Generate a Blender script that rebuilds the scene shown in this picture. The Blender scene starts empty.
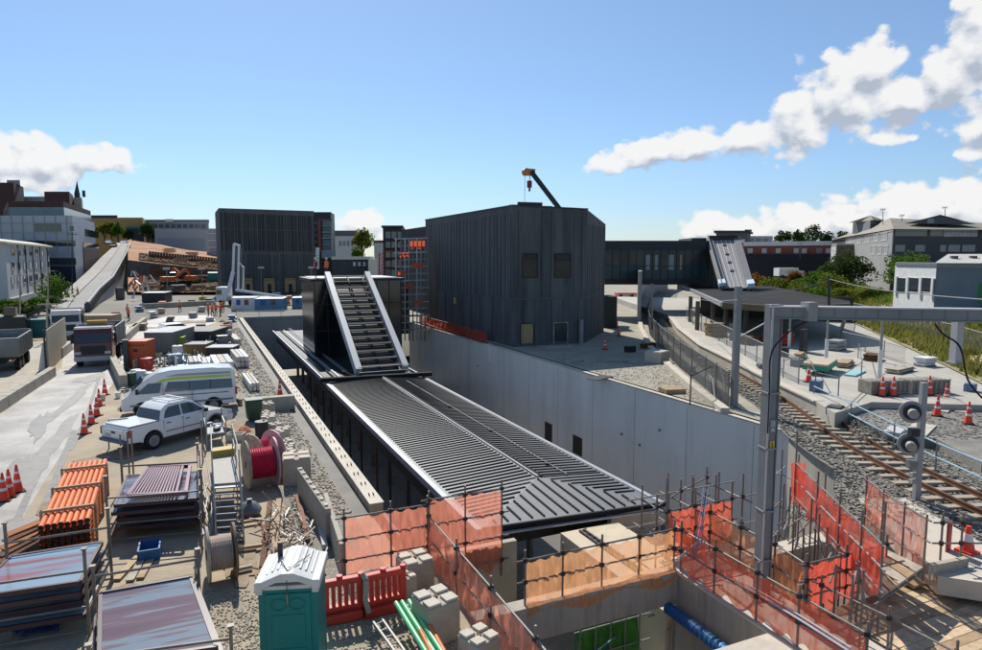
import bpy, bmesh, math, random
from mathutils import Vector, Matrix
random.seed(7)
PI=math.pi
sc=bpy.context.scene
C=sc.collection
# ------------------------------------------------------------ camera, sky, sun
FPX,CX,CY,CAMH=654.7,491.0,325.0,8.0
PITCH=math.atan(67/FPX); YAW=math.atan(294/math.hypot(FPX,67))
cd=bpy.data.cameras.new('camera'); cam=bpy.data.objects.new('camera',cd); C.objects.link(cam)
cam.location=(0,0,CAMH); cam.rotation_euler=(PI/2-PITCH,0,-YAW)
cd.sensor_width=36; cd.lens=FPX/982*36; cd.clip_start=.2; cd.clip_end=9000
sc.camera=cam
SUN_EL=math.radians(43); SUN_AZ=math.radians(5)          # azimuth from +Y towards +X
sd=bpy.data.lights.new('sun','SUN'); sun=bpy.data.objects.new('sun',sd); C.objects.link(sun)
sd.energy=5.0; sd.angle=math.radians(.55); sd.color=(1,.955,.88)
S=Vector((math.sin(SUN_AZ)*math.cos(SUN_EL),math.cos(SUN_AZ)*math.cos(SUN_EL),math.sin(SUN_EL)))
sun.rotation_euler=S.to_track_quat('Z','Y').to_euler()
sc.view_settings.view_transform='Standard'; sc.view_settings.look='None'
sc.view_settings.gamma=1; sc.view_settings.use_curve_mapping=False
sc.view_settings.exposure=0.15

sY,cY=math.sin(YAW),math.cos(YAW)
_f=(sY*math.cos(PITCH),cY*math.cos(PITCH),-math.sin(PITCH)); _r=(cY,-sY,0); _u=(sY*math.sin(PITCH),cY*math.sin(PITCH),math.cos(PITCH))
def ray(px,py):
    a=(px-CX)/FPX; b=(CY-py)/FPX
    return Vector([_f[i]+a*_r[i]+b*_u[i] for i in range(3)])
def G(px,py,z=0.):
    r=ray(px,py); t=(z-CAMH)/r.z; return Vector((r.x*t,r.y*t,z))
def P(px,py,d):                       # point a given distance ahead
    r=ray(px,py); t=d/(r.x*sY+r.y*cY); return Vector((r.x*t,r.y*t,CAMH+r.z*t))
def atX(px,py,X):
    r=ray(px,py); t=X/r.x; return Vector((X,r.y*t,CAMH+r.z*t))
def atY(px,py,Y):
    r=ray(px,py); t=Y/r.y; return Vector((r.x*t,Y,CAMH+r.z*t))
def dep(v): return v.x*sY+v.y*cY

w=bpy.data.worlds.new('World'); sc.world=w; w.use_nodes=True
nt=w.node_tree; nt.nodes.clear()
class NB:
    def __init__(s,nt): s.nt=nt
    def n(s,t,**k):
        o=s.nt.nodes.new(t)
        for a,b in k.items(): setattr(o,a,b)
        return o
    def m(s,op,a,b=None,c=None,clamp=False):
        o=s.n('ShaderNodeMath',operation=op,use_clamp=clamp)
        for i,v in enumerate((a,b,c)):
            if v is None: continue
            if isinstance(v,(int,float)): o.inputs[i].default_value=v
            else: s.nt.links.new(v,o.inputs[i])
        return o.outputs[0]
    def l(s,a,b): s.nt.links.new(a,b)
def azel(px,py):
    r=ray(px,py).normalized(); return math.atan2(r.x,r.y),math.asin(r.z)
BLOBS=[(606,165,34,13,0),(650,155,44,18,-8),(700,146,52,21,-5),(752,138,52,22,-10),(800,122,48,34,-30),(842,92,46,48,-25),(872,66,40,38,0),
 (905,98,50,34,0),(950,82,50,44,0),(982,40,44,56,0),(1010,110,60,44,0),(1050,60,80,70,0),(888,140,30,9,0),(975,154,26,9,0),
 (705,228,30,16,0),(748,230,46,18,0),(795,226,52,24,0),(845,220,50,28,0),(905,214,56,30,0),(965,206,60,34,0),(1040,200,80,40,0),
 (-10,158,60,34,0),(38,160,54,30,0),(92,158,50,16,0),(20,182,55,12,0),(362,222,26,14,0),(400,236,26,9,0),(-120,150,90,40,0),(1200,150,110,60,0)]
def sky():
    b=NB(nt)
    tc=b.n('ShaderNodeTexCoord'); sp=b.n('ShaderNodeSeparateXYZ'); b.l(tc.outputs['Generated'],sp.inputs[0])
    az=b.m('ARCTAN2',sp.outputs[0],sp.outputs[1]); el=b.m('ARCSINE',sp.outputs[2])
    def field(daz,de):
        a=b.m('ADD',az,daz); e=b.m('ADD',el,de)
        cv=b.n('ShaderNodeCombineXYZ'); b.l(a,cv.inputs[0]); b.l(b.m('MULTIPLY',e,1.25),cv.inputs[1])
        n1=b.n('ShaderNodeTexNoise'); n1.inputs['Scale'].default_value=17; n1.inputs['Detail'].default_value=9; n1.inputs['Roughness'].default_value=.64
        b.l(cv.outputs[0],n1.inputs['Vector'])
        vo=b.n('ShaderNodeTexVoronoi',feature='SMOOTH_F1'); vo.inputs['Scale'].default_value=46; vo.inputs['Smoothness'].default_value=.6
        # billows: voronoi warped by noise
        wv=b.n('ShaderNodeVectorMath',operation='SCALE'); wv.inputs['Scale'].default_value=.035; b.l(n1.outputs['Color'],wv.inputs[0])
        av=b.n('ShaderNodeVectorMath',operation='ADD'); b.l(cv.outputs[0],av.inputs[0]); b.l(wv.outputs[0],av.inputs[1]); b.l(av.outputs[0],vo.inputs['Vector'])
        n2=b.n('ShaderNodeTexNoise'); n2.inputs['Scale'].default_value=5.5; n2.inputs['Detail'].default_value=2; b.l(cv.outputs[0],n2.inputs['Vector'])
        f=None
        for (x,y,rx,ry,rot) in BLOBS:
            a0,e0=azel(x,y); a1,e1=azel(x+5,y); k=(a1-a0)/5; a2,e2=azel(x,y-5); k2=(e2-e0)/5
            t=math.radians(rot); co,si=math.cos(t),math.sin(t); R1,R2=rx*k*1.1,ry*k2*1.15
            da=b.m('SUBTRACT',a,a0); dl=b.m('SUBTRACT',e,e0)
            u=b.m('ADD',b.m('MULTIPLY',da,co/R1),b.m('MULTIPLY',dl,-si/R1))
            v=b.m('ADD',b.m('MULTIPLY',da,si/R2),b.m('MULTIPLY',dl,co/R2))
            q=b.m('SUBTRACT',1,b.m('SQRT',b.m('ADD',b.m('MULTIPLY',u,u),b.m('MULTIPLY',v,v))))
            if y>135 and y<200 and x>560 : q=b.m('SUBTRACT',q,b.m('MAXIMUM',b.m('MULTIPLY',v,-.25),0))
            f=q if f is None else b.m('SMOOTH_MAX',f,q,.12)
        f=b.m('ADD',b.m('ADD',f,.06),b.m('MULTIPLY',b.m('SUBTRACT',n1.outputs[0],.5),1.35))
        f=b.m('SUBTRACT',f,b.m('MULTIPLY',b.m('SUBTRACT',vo.outputs['Distance'],.33),.60))
        f=b.m('ADD',f,b.m('MULTIPLY',b.m('SUBTRACT',n2.outputs[0],.5),.35))
        return f
    f0=field(0,0); f1=field(.004,.020)
    dens=b.n('ShaderNodeMapRange',interpolation_type='SMOOTHSTEP'); b.l(f0,dens.inputs[0]); dens.inputs[1].default_value=.08; dens.inputs[2].default_value=.36
    lit=b.m('ADD',b.m('MULTIPLY',b.m('SUBTRACT',f0,f1),1.35),.66,clamp=True)
    lit=b.m('SUBTRACT',lit,b.m('MULTIPLY',b.m('MAXIMUM',b.m('SUBTRACT',f1,.55),0),.35),clamp=True)
    cr=b.n('ShaderNodeValToRGB'); b.l(lit,cr.inputs[0])
    e=cr.color_ramp.elements; e[0].position=.10; e[0].color=(.48,.53,.62,1); e[1].position=.95; e[1].color=(.98,.97,.96,1)
    x=e.new(.5); x.color=(.74,.77,.83,1)
    sk=b.n('ShaderNodeTexSky',sky_type='NISHITA'); sk.sun_disc=False; sk.sun_elevation=SUN_EL; sk.sun_rotation=SUN_AZ
    sk.altitude=200; sk.air_density=1.0; sk.dust_density=.15; sk.ozone_density=1.0
    sc1=b.n('ShaderNodeMixRGB',blend_type='MULTIPLY'); sc1.inputs[0].default_value=1; b.l(sk.outputs[0],sc1.inputs[1]); tr=b.n('ShaderNodeValToRGB'); b.l(b.m('MULTIPLY',el,2.0),tr.inputs[0]); q=tr.color_ramp.elements; q[0].position=0; q[0].color=(.50,.58,.76,1); q[1].position=.85; q[1].color=(.86,.92,.96,1); x=q.new(.25); x.color=(.64,.75,.90,1); b.l(tr.outputs[0],sc1.inputs[2])
    mul=b.n('ShaderNodeVectorMath',operation='SCALE'); b.l(cr.outputs[0],mul.inputs[0]); mul.inputs['Scale'].default_value=7.3
    mx=b.n('ShaderNodeMixRGB'); b.l(b.m('MULTIPLY',dens.outputs[0],.95),mx.inputs[0]); b.l(sc1.outputs[0],mx.inputs[1]); b.l(mul.outputs[0],mx.inputs[2])
    bg=b.n('ShaderNodeBackground'); b.l(mx.outputs[0],bg.inputs[0]); bg.inputs[1].default_value=.118
    o=b.n('ShaderNodeOutputWorld'); b.l(bg.outputs[0],o.inputs[0])
sky()

# ------------------------------------------------------------ materials
_MC={}
def M(name,*a,**k):
    if name not in _MC: _MC[name]=_M(name,*a,**k)
    return _MC[name]
def _M(name,col,rough=.75,var=.18,scale=2.,metal=0,bump=0,bscale=None,dirt=None,damt=.5,dscale=1.,streak=0,spec=.4,dlo=.47):
    m=bpy.data.materials.new(name); m.use_nodes=True; t=m.node_tree; b=NB(t); p=t.nodes['Principled BSDF']
    p.inputs['Roughness'].default_value=rough; p.inputs['Metallic'].default_value=metal; p.inputs['Specular IOR Level'].default_value=spec
    tc=b.n('ShaderNodeTexCoord').outputs['Object']
    n=b.n('ShaderNodeTexNoise'); n.inputs['Scale'].default_value=scale; n.inputs['Detail'].default_value=7; n.inputs['Roughness'].default_value=.62
    if streak: mq=b.n('ShaderNodeMapping'); mq.inputs['Scale'].default_value=(1,1,streak); b.l(tc,mq.inputs[0]); b.l(mq.outputs[0],n.inputs['Vector'])
    else: b.l(tc,n.inputs['Vector'])
    mr=b.n('ShaderNodeMapRange'); b.l(n.outputs[0],mr.inputs[0]); mr.inputs[1].default_value=.3; mr.inputs[2].default_value=.7; mr.inputs[3].default_value=1-var; mr.inputs[4].default_value=1+var
    v=b.n('ShaderNodeVectorMath',operation='SCALE'); v.inputs[0].default_value=col; b.l(mr.outputs[0],v.inputs['Scale'])
    out=v.outputs[0]
    if dirt:
        n2=b.n('ShaderNodeTexNoise'); n2.inputs['Scale'].default_value=dscale; n2.inputs['Detail'].default_value=9; n2.inputs['Roughness'].default_value=.7
        if streak:
            mp=b.n('ShaderNodeMapping'); mp.inputs['Scale'].default_value=(1,1,streak); b.l(tc,mp.inputs[0]); b.l(mp.outputs[0],n2.inputs['Vector'])
        else: b.l(tc,n2.inputs['Vector'])
        r2=b.n('ShaderNodeMapRange'); b.l(n2.outputs[0],r2.inputs[0]); r2.inputs[1].default_value=dlo; r2.inputs[2].default_value=.66; r2.inputs[4].default_value=damt
        mx=b.n('ShaderNodeMixRGB'); b.l(r2.outputs[0],mx.inputs[0]); b.l(out,mx.inputs[1]); mx.inputs[2].default_value=(*dirt,1); out=mx.outputs[0]
    b.l(out,p.inputs['Base Color'])
    if bump:
        nb=b.n('ShaderNodeTexNoise'); nb.inputs['Scale'].default_value=bscale or scale*6; nb.inputs['Detail'].default_value=6; b.l(tc,nb.inputs['Vector'])
        bp=b.n('ShaderNodeBump'); bp.inputs['Strength'].default_value=bump; bp.inputs['Distance'].default_value=.05; b.l(nb.outputs[0],bp.inputs['Height']); b.l(bp.outputs[0],p.inputs['Normal'])
    return m
def stones(name,cols,scale,bump=.8,rough=.9):
    m=bpy.data.materials.new(name); m.use_nodes=True; t=m.node_tree; b=NB(t); p=t.nodes['Principled BSDF']; p.inputs['Roughness'].default_value=rough
    tc=b.n('ShaderNodeTexCoord').outputs['Object']
    vo=b.n('ShaderNodeTexVoronoi'); vo.inputs['Scale'].default_value=scale; b.l(tc,vo.inputs['Vector'])
    cr=b.n('ShaderNodeValToRGB'); e=cr.color_ramp.elements; e[0].color=(*cols[0],1); e[1].color=(*cols[-1],1)
    for i,c in enumerate(cols[1:-1]): x=e.new((i+1)/(len(cols)-1)); x.color=(*c,1)
    sep=b.n('ShaderNodeSeparateColor'); b.l(vo.outputs['Color'],sep.inputs[0])
    n=b.n('ShaderNodeTexNoise'); n.inputs['Scale'].default_value=.7; n.inputs['Detail'].default_value=8; b.l(tc,n.inputs['Vector'])
    b.l(b.m('ADD',b.m('MULTIPLY',sep.outputs[0],.6),b.m('MULTIPLY',b.m('SUBTRACT',n.outputs[0],.3),1.)),cr.inputs[0])
    b.l(cr.outputs[0],p.inputs['Base Color'])
    bp=b.n('ShaderNodeBump'); bp.inputs['Strength'].default_value=bump; bp.inputs['Distance'].default_value=.05; b.l(vo.outputs['Distance'],bp.inputs['Height']); bp.invert=True
    b.l(bp.outputs[0],p.inputs['Normal']); return m
def glassm(name,col,rough=.08,spec=.9,var=.3,scale=.6):
    return M(name,col,rough,var,scale,spec=spec)
def netm(name,col,alpha,scale=None):
    m=bpy.data.materials.new(name); m.use_nodes=True; t=m.node_tree; b=NB(t); t.nodes.clear()
    tc=b.n('ShaderNodeTexCoord').outputs['Object']
    mp=b.n('ShaderNodeMapping'); mp.inputs['Scale'].default_value=(5,5,1.2); b.l(tc,mp.inputs[0]); n=b.n('ShaderNodeTexNoise'); n.inputs['Scale'].default_value=1.6; n.inputs['Detail'].default_value=8; n.inputs['Roughness'].default_value=.65; b.l(mp.outputs[0],n.inputs['Vector'])
    d=b.n('ShaderNodeBsdfDiffuse'); tl=b.n('ShaderNodeBsdfTranslucent')
    v=b.n('ShaderNodeVectorMath',operation='SCALE'); v.inputs[0].default_value=col; b.l(b.m('ADD',b.m('MULTIPLY',n.outputs[0],.5),.75),v.inputs['Scale'])
    b.l(v.outputs[0],d.inputs[0]); b.l(v.outputs[0],tl.inputs[0])
    a=b.n('ShaderNodeMixShader'); a.inputs[0].default_value=.5; b.l(d.outputs[0],a.inputs[1]); b.l(tl.outputs[0],a.inputs[2])
    tr=b.n('ShaderNodeBsdfTransparent'); ms=b.n('ShaderNodeMixShader')
    al=b.m('ADD',b.m('MULTIPLY',b.m('SUBTRACT',n.outputs[0],.5),.8),alpha,clamp=True)
    if scale:
        sp=b.n('ShaderNodeSeparateXYZ'); b.l(tc,sp.inputs[0])
        hx=b.m('ADD',sp.outputs[0],sp.outputs[1])
        g1=b.m('GREATER_THAN',b.m('FRACT',b.m('MULTIPLY',b.m('ADD',hx,sp.outputs[2]),scale)),1-alpha*.5)
        g2=b.m('GREATER_THAN',b.m('FRACT',b.m('MULTIPLY',b.m('SUBTRACT',hx,sp.outputs[2]),scale)),1-alpha*.5)
        al=b.m('MAXIMUM',g1,g2)
    b.l(al,ms.inputs[0]); b.l(tr.outputs[0],ms.inputs[1]); b.l(a.outputs[0],ms.inputs[2])
    o=b.n('ShaderNodeOutputMaterial'); b.l(ms.outputs[0],o.inputs[0]); return m
def leafm(name,c1,c2,c3):
    m=bpy.data.materials.new(name); m.use_nodes=True; t=m.node_tree; b=NB(t); p=t.nodes['Principled BSDF']; p.inputs['Roughness'].default_value=.6
    tc=b.n('ShaderNodeTexCoord').outputs['Object']
    n=b.n('ShaderNodeTexNoise'); n.inputs['Scale'].default_value=1.3; n.inputs['Detail'].default_value=8; n.inputs['Roughness'].default_value=.75; b.l(tc,n.inputs['Vector'])
    cr=b.n('ShaderNodeValToRGB'); e=cr.color_ramp.elements; e[0].position=.32; e[0].color=(*c1,1); e[1].position=.7; e[1].color=(*c3,1); x=e.new(.5); x.color=(*c2,1)
    b.l(n.outputs[0],cr.inputs[0]); b.l(cr.outputs[0],p.inputs['Base Color']); p.inputs['Specular IOR Level'].default_value=.12; p.inputs['Roughness'].default_value=.85
    tl=b.n('ShaderNodeBsdfTranslucent'); b.l(cr.outputs[0],tl.inputs[0]); ms=b.n('ShaderNodeMixShader'); ms.inputs[0].default_value=.38; b.l(p.outputs[0],ms.inputs[1]); b.l(tl.outputs[0],ms.inputs[2]); b.l(ms.outputs[0],t.nodes['Material Output'].inputs[0])
    return m
conc=M('concrete',(.42,.375,.30),.85,.14,1.3,bump=.25,bscale=18,dirt=(.23,.20,.16),damt=.55,dscale=.9)
concl=M('pale_concrete',(.56,.50,.41),.85,.10,1.1,bump=.15,bscale=20,dirt=(.36,.32,.27),damt=.5,dscale=1.2)
concs=M('streaked_concrete',(.40,.36,.30),.85,.12,1.6,bump=.2,bscale=14,dirt=(.20,.17,.13),damt=.6,dscale=3.2,streak=.12)
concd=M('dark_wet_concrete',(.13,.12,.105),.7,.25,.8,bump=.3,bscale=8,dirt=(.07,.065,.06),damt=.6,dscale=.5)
wallw=M('painted_precast',(.84,.80,.73),.38,.05,.35,bump=.04,bscale=3,dirt=(.66,.62,.56),damt=.7,dscale=.45,streak=.2)
steelg=M('grey_steel',(.20,.205,.21),.45,.12,3,metal=.3)
galv=M('galvanised_steel',(.30,.30,.29),.55,.18,5,metal=.2,dirt=(.25,.2,.16),damt=.35,dscale=6)
tubem=M('scaffold_tube',(.20,.185,.17),.55,.25,6,metal=.25,dirt=(.24,.11,.05),damt=.45,dscale=7)
dark=M('dark_metal',(.025,.027,.03),.5,.2,2)
black=M('black_rubber',(.018,.018,.018),.8,.2,5)
rust=M('rusty_steel',(.15,.065,.03),.9,.35,5,dirt=(.06,.035,.025),damt=.7,dscale=3)
railtop=M('rail_steel',(.17,.09,.055),.5,.25,5,metal=.2)
white=M('white_paint',(.80,.80,.79),.28,.03,1.2,spec=.5,dirt=(.62,.60,.56),damt=.25,dscale=2)
whitem=M('white_matt',(.72,.72,.70),.6,.06,1.5,dirt=(.5,.47,.42),damt=.35,dscale=2)
cream=M('cream_render',(.58,.54,.45),.8,.06,1)
maroon=M('maroon_paint',(.10,.012,.016),.25,.1,2,spec=.6)
orange=M('orange_plastic',(.72,.17,.035),.5,.14,2.5)
redp=M('red_plastic',(.55,.045,.03),.5,.15,2.5)
conem=M('cone_plastic',(.80,.07,.03),.5,.08,4)
refl=M('reflective_white',(.75,.75,.75),.4,.05,4)
hiv=M('hi_vis_orange',(.85,.16,.04),.7,.1,8)
navy=M('navy_cloth',(.03,.035,.06),.9,.1,8)
skin=M('skin',(.38,.22,.15),.6,.05,8)
tealp=M('teal_plastic',(.0,.19,.175),.5,.08,2,dirt=(.02,.10,.095),damt=.4,dscale=4)
loow=M('white_plastic',(.62,.62,.60),.5,.05,3,dirt=(.45,.43,.4),damt=.4,dscale=5)
green=M('dark_green_plastic',(.03,.075,.045),.5,.15,3)
pipeg=M('green_pipe',(.10,.50,.22),.35,.08,2)
wood=M('timber',(.42,.29,.17),.8,.25,4,dirt=(.22,.14,.08),damt=.5,dscale=3)
woodg=M('grey_timber',(.44,.38,.30),.85,.25,3,dirt=(.15,.13,.11),damt=.6,dscale=2.5)
ply=M('plywood',(.42,.28,.14),.7,.2,2,dirt=(.25,.16,.08),damt=.4,dscale=2)
cable=M('pink_red_cable',(.55,.02,.06),.35,.15,9)
glassd=glassm('dark_glass',(.03,.038,.045),.05,1.0)
glassb=glassm('blue_glass',(.06,.11,.15),.15)
glasst=glassm('teal_glass',(.02,.05,.055),.06)
roofg=M('grey_roof_sheet',(.15,.155,.16),.55,.08,.6,metal=.15,spec=.5)
rooflt=M('pale_flashing',(.48,.49,.50),.35,.08,.8,metal=.3)
precb=M('black_precast',(.084,.085,.088),.75,.38,1.3,bump=.15,bscale=5,dirt=(.13,.135,.14),damt=.7,dscale=1.1,streak=.10)
precb2=M('charcoal_board',(.10,.10,.103),.8,.25,.8,dirt=(.16,.15,.135),damt=.6,dscale=1.4,streak=.08)
brown=M('brown_brick',(.07,.034,.03),.8,.15,1)
brick=M('red_brick',(.22,.07,.05),.8,.2,1.2)
bluep=M('pale_blue_panel',(.36,.40,.44),.5,.08,.2,dirt=(.27,.31,.36),damt=.4,dscale=.3)
greyw=M('grey_render',(.33,.33,.33),.8,.08,.5)
lgrey=M('light_grey_render',(.50,.50,.49),.8,.06,.5)
yell=M('ochre_render',(.40,.27,.10),.8,.08,.4)
slate=M('slate_roof',(.10,.105,.115),.7,.15,1)
tanroof=M('tan_roof',(.26,.23,.18),.8,.15,.6)
teal=M('teal_paint',(.02,.16,.16),.5,.1,1)
blue=M('blue_paint',(.02,.12,.32),.5,.15,2)
yel=M('yellow_paint',(.6,.35,.02),.5,.1,2)
earth=M('orange_earth',(.40,.20,.09),.95,.35,.12,bump=.5,bscale=.6,dirt=(.20,.13,.08),damt=.75,dscale=.16)
grnm=M('bright_green_sheet',(.10,.38,.03),.5,.15,2)
copper=M('glass_bronze',(.16,.05,.05),.2,.2,2,spec=.6)
netR=netm('red_netting',(.90,.17,.08),.74); netP=netm('pink_red_netting',(.92,.33,.21),.65); netO=netm('orange_netting',(.90,.45,.21),.66)
netRd=netm('dense_red_netting',(.90,.13,.08),.80)
chain=netm('chain_link',(.25,.26,.25),.26,11)
weld=netm('weld_mesh',(.35,.36,.36),.34,7)
shade=netm('grey_shade_cloth',(.16,.16,.15),.78)
foilA=leafm('leaves_deep',(.03,.05,.015),(.05,.08,.02),(.09,.12,.03))
foilB=leafm('leaves_yellowgreen',(.07,.10,.015),(.14,.17,.02),(.27,.26,.035))
foilC=leafm('leaves_bright',(.05,.10,.015),(.08,.16,.02),(.16,.24,.03))
foilD=leafm('leaves_autumn',(.10,.04,.015),(.22,.09,.02),(.16,.14,.03))
grassm=leafm('dry_grass',(.11,.13,.025),(.22,.22,.05),(.36,.30,.11))
bark=M('bark',(.10,.075,.05),.9,.2,3)

# ------------------------------------------------------------ builders
def tag(o,label=None,cat=None,group=None,kind=None):
    if label: o['label']=label
    if cat: o['category']=cat
    if group: o['group']=group
    if kind: o['kind']=kind
    return o
class MB:
    def __init__(s): s.v=[]; s.f=[]; s.mi=[]
    def add(s,vs,fs,mi=0):
        k=len(s.v); s.v+= [tuple(v) for v in vs]; s.f+=[tuple(i+k for i in f) for f in fs]; s.mi+=[mi]*len(fs); return s
    def box(s,x0,x1,y0,y1,z0,z1,mi=0):
        return s.add([(x0,y0,z0),(x1,y0,z0),(x1,y1,z0),(x0,y1,z0),(x0,y0,z1),(x1,y0,z1),(x1,y1,z1),(x0,y1,z1)],
          [(0,3,2,1),(4,5,6,7),(0,1,5,4),(1,2,6,5),(2,3,7,6),(3,0,4,7)],mi)
    def cb(s,cx,cy,z0,sx,sy,h,rz=0,mi=0):
        c,t=math.cos(rz),math.sin(rz); vs=[]
        for z in (z0,z0+h):
            for a,b in ((-1,-1),(1,-1),(1,1),(-1,1)):
                x,y=a*sx/2,b*sy/2; vs.append((cx+x*c-y*t,cy+x*t+y*c,z))
        return s.add(vs,[(0,3,2,1),(4,5,6,7),(0,1,5,4),(1,2,6,5),(2,3,7,6),(3,0,4,7)],mi)
    def bar(s,a,b,w,h=None,mi=0,up=(0,0,1)):
        h=h or w; a=Vector(a); b=Vector(b); d=(b-a).normalized(); u=Vector(up)
        if abs(d.dot(u))>.98: u=Vector((0,1,0))
        r=d.cross(u).normalized(); u=r.cross(d); vs=[]
        for p in (a,b):
            for i,j in ((-1,-1),(1,-1),(1,1),(-1,1)): vs.append(p+r*(i*w/2)+u*(j*h/2))
        return s.add(vs,[(0,3,2,1),(4,5,6,7),(0,1,5,4),(1,2,6,5),(2,3,7,6),(3,0,4,7)],mi)
    def tube(s,a,b,r,n=8,r2=None,mi=0,cap=True):
        a=Vector(a); b=Vector(b); d=(b-a).normalized(); u=Vector((0,0,1)) if abs(d.z)<.95 else Vector((1,0,0))
        e1=d.cross(u).normalized(); e2=d.cross(e1); vs=[]; r2=r if r2 is None else r2
        for p,q in ((a,r),(b,r2)):
            for i in range(n): t=2*PI*i/n; vs.append(p+e1*(q*math.cos(t))+e2*(q*math.sin(t)))
        fs=[(i,(i+1)%n,n+(i+1)%n,n+i) for i in range(n)]
        if cap: fs+=[tuple(range(n-1,-1,-1)),tuple(range(n,2*n))]
        return s.add(vs,fs,mi)
    def path(s,pts,r,n=6,mi=0):
        for a,b in zip(pts,pts[1:]): s.tube(a,b,r,n,mi=mi)
        return s
    def prism(s,pts,z0,z1,mi=0):           # pts xy; z0,z1 number or list
        n=len(pts); Z0=z0 if isinstance(z0,(list,tuple)) else [z0]*n; Z1=z1 if isinstance(z1,(list,tuple)) else [z1]*n
        vs=[(p[0],p[1],z) for p,z in zip(pts,Z0)]+[(p[0],p[1],z) for p,z in zip(pts,Z1)]
        return s.add(vs,[tuple(range(n-1,-1,-1)),tuple(range(n,2*n))]+[(i,(i+1)%n,n+(i+1)%n,n+i) for i in range(n)],mi)
    def ext(s,pts,y0,y1,mi=0,tum=None):   # side profile in xz, extruded in y ; tum(z)->inset
        n=len(pts); tum=tum or (lambda z:0)
        vs=[(x,y0+tum(z),z) for x,z in pts]+[(x,y1-tum(z),z) for x,z in pts]
        return s.add(vs,[tuple(range(n)),tuple(range(2*n-1,n-1,-1))]+[(i,n+i,n+(i+1)%n,(i+1)%n) for i in range(n)],mi)
    def quad(s,a,b,c,d,mi=0): return s.add([a,b,c,d],[(0,1,2,3)],mi)
    def lathe(s,prof,cx,cy,z0=0,n=16,mi=0):
        vs=[]; 
        for r,z in prof:
            for i in range(n): t=2*PI*i/n; vs.append((cx+r*math.cos(t),cy+r*math.sin(t),z0+z))
        k=len(prof); fs=[(j*n+i,j*n+(i+1)%n,(j+1)*n+(i+1)%n,(j+1)*n+i) for j in range(k-1) for i in range(n)]
        fs+=[tuple(range(n-1,-1,-1)),tuple(range((k-1)*n,k*n))]
        return s.add(vs,fs,mi)
    def fb(s,A,B,u0,u1,z0,z1,d0,d1,mi=0):  # box on a facade A->B: u along, d outward
        A=Vector((A[0],A[1])); B=Vector((B[0],B[1])); e=(B-A).normalized(); nn=Vector((e.y,-e.x))
        q=[A+e*u0+nn*d0,A+e*u1+nn*d0,A+e*u1+nn*d1,A+e*u0+nn*d1]
        if d1>d0: q=[q[3],q[2],q[1],q[0]]
        vs=[(p.x,p.y,z0) for p in q]+[(p.x,p.y,z1) for p in q]
        return s.add(vs,[(0,3,2,1),(4,5,6,7),(0,1,5,4),(1,2,6,5),(2,3,7,6),(3,0,4,7)],mi)
    def build(s,name,mat,parent=None,world=True,smooth=False,bevel=0,kind=None):
        me=bpy.data.meshes.new(name); vs=s.v
        if parent is not None and world:
            inv=PM[parent.name].inverted(); vs=[tuple(inv@Vector(v)) for v in s.v]
        elif parent is None and world and s.v and kind!='structure':
            xs=[v[0] for v in vs]; ys=[v[1] for v in vs]; o0=Vector(((min(xs)+max(xs))/2,(min(ys)+max(ys))/2,min(v[2] for v in vs)))
            vs=[tuple(Vector(v)-o0) for v in vs]
        me.from_pydata(vs,[],s.f)
        ms=mat if isinstance(mat,(list,tuple)) else [mat]
        for m in ms: me.materials.append(m)
        if len(ms)>1:
            for p,i in zip(me.polygons,s.mi): p.material_index=i
        if smooth:
            for p in me.polygons: p.use_smooth=True
        me.update()
        o=bpy.data.objects.new(name,me); C.objects.link(o)
        if parent is not None: o.parent=parent; PM[o.name]=PM[parent.name]
        elif world and s.v and kind!='structure': o.location=o0
        if parent is None: PM[o.name]=Matrix.Translation(o.location)
        if smooth:
            try: me.set_sharp_from_angle(angle=math.radians(35))
            except Exception: pass
        if bevel:
            md=o.modifiers.new('bevel','BEVEL'); md.width=bevel; md.segments=2; md.limit_method='ANGLE'; md.angle_limit=math.radians(40)
        if kind: o['kind']=kind
        return o
PM={}
def T(name,label,cat,loc=(0,0,0),rz=0,group=None):
    o=bpy.data.objects.new(name,None); C.objects.link(o); o.empty_display_size=.3
    o.location=loc; o.rotation_euler=(0,0,rz); PM[o.name]=Matrix.Translation(Vector(loc))@Matrix.Rotation(rz,4,'Z')
    return tag(o,label,cat,group)
def children(o): return [c for c in bpy.data.objects if c.parent==o]
def dup(src,loc,rz,label=None,group=None):
    r=src.copy(); C.objects.link(r); r.location=loc; r.rotation_euler=(0,0,rz)
    if label: r['label']=label
    if group: r['group']=group
    for ch in KIDS(src):
        c=ch.copy(); C.objects.link(c); c.parent=r
        for g in KIDS(ch): d=g.copy(); C.objects.link(d); d.parent=c
    return r
def KIDS(o): return list(o.children)
def struct(name,mb,mat): return mb.build(name,mat,kind='structure')
def sheet(name,rects,z,mat):
    m=MB()
    for x0,x1,y0,y1 in rects: m.quad((x0,y0,z),(x1,y0,z),(x1,y1,z),(x0,y1,z))
    return struct(name,m,mat)
def onf(A,B,px,py):                 # pixel -> (u,z) on the vertical plane A-B
    A=Vector((A[0],A[1])); B=Vector((B[0],B[1])); e=(B-A).normalized(); nn=Vector((e.y,-e.x)); r=ray(px,py)
    t=nn.dot(A)/(nn.x*r.x+nn.y*r.y); p=Vector((r.x*t,r.y*t)); return (p-A).dot(e),CAMH+r.z*t
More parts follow.
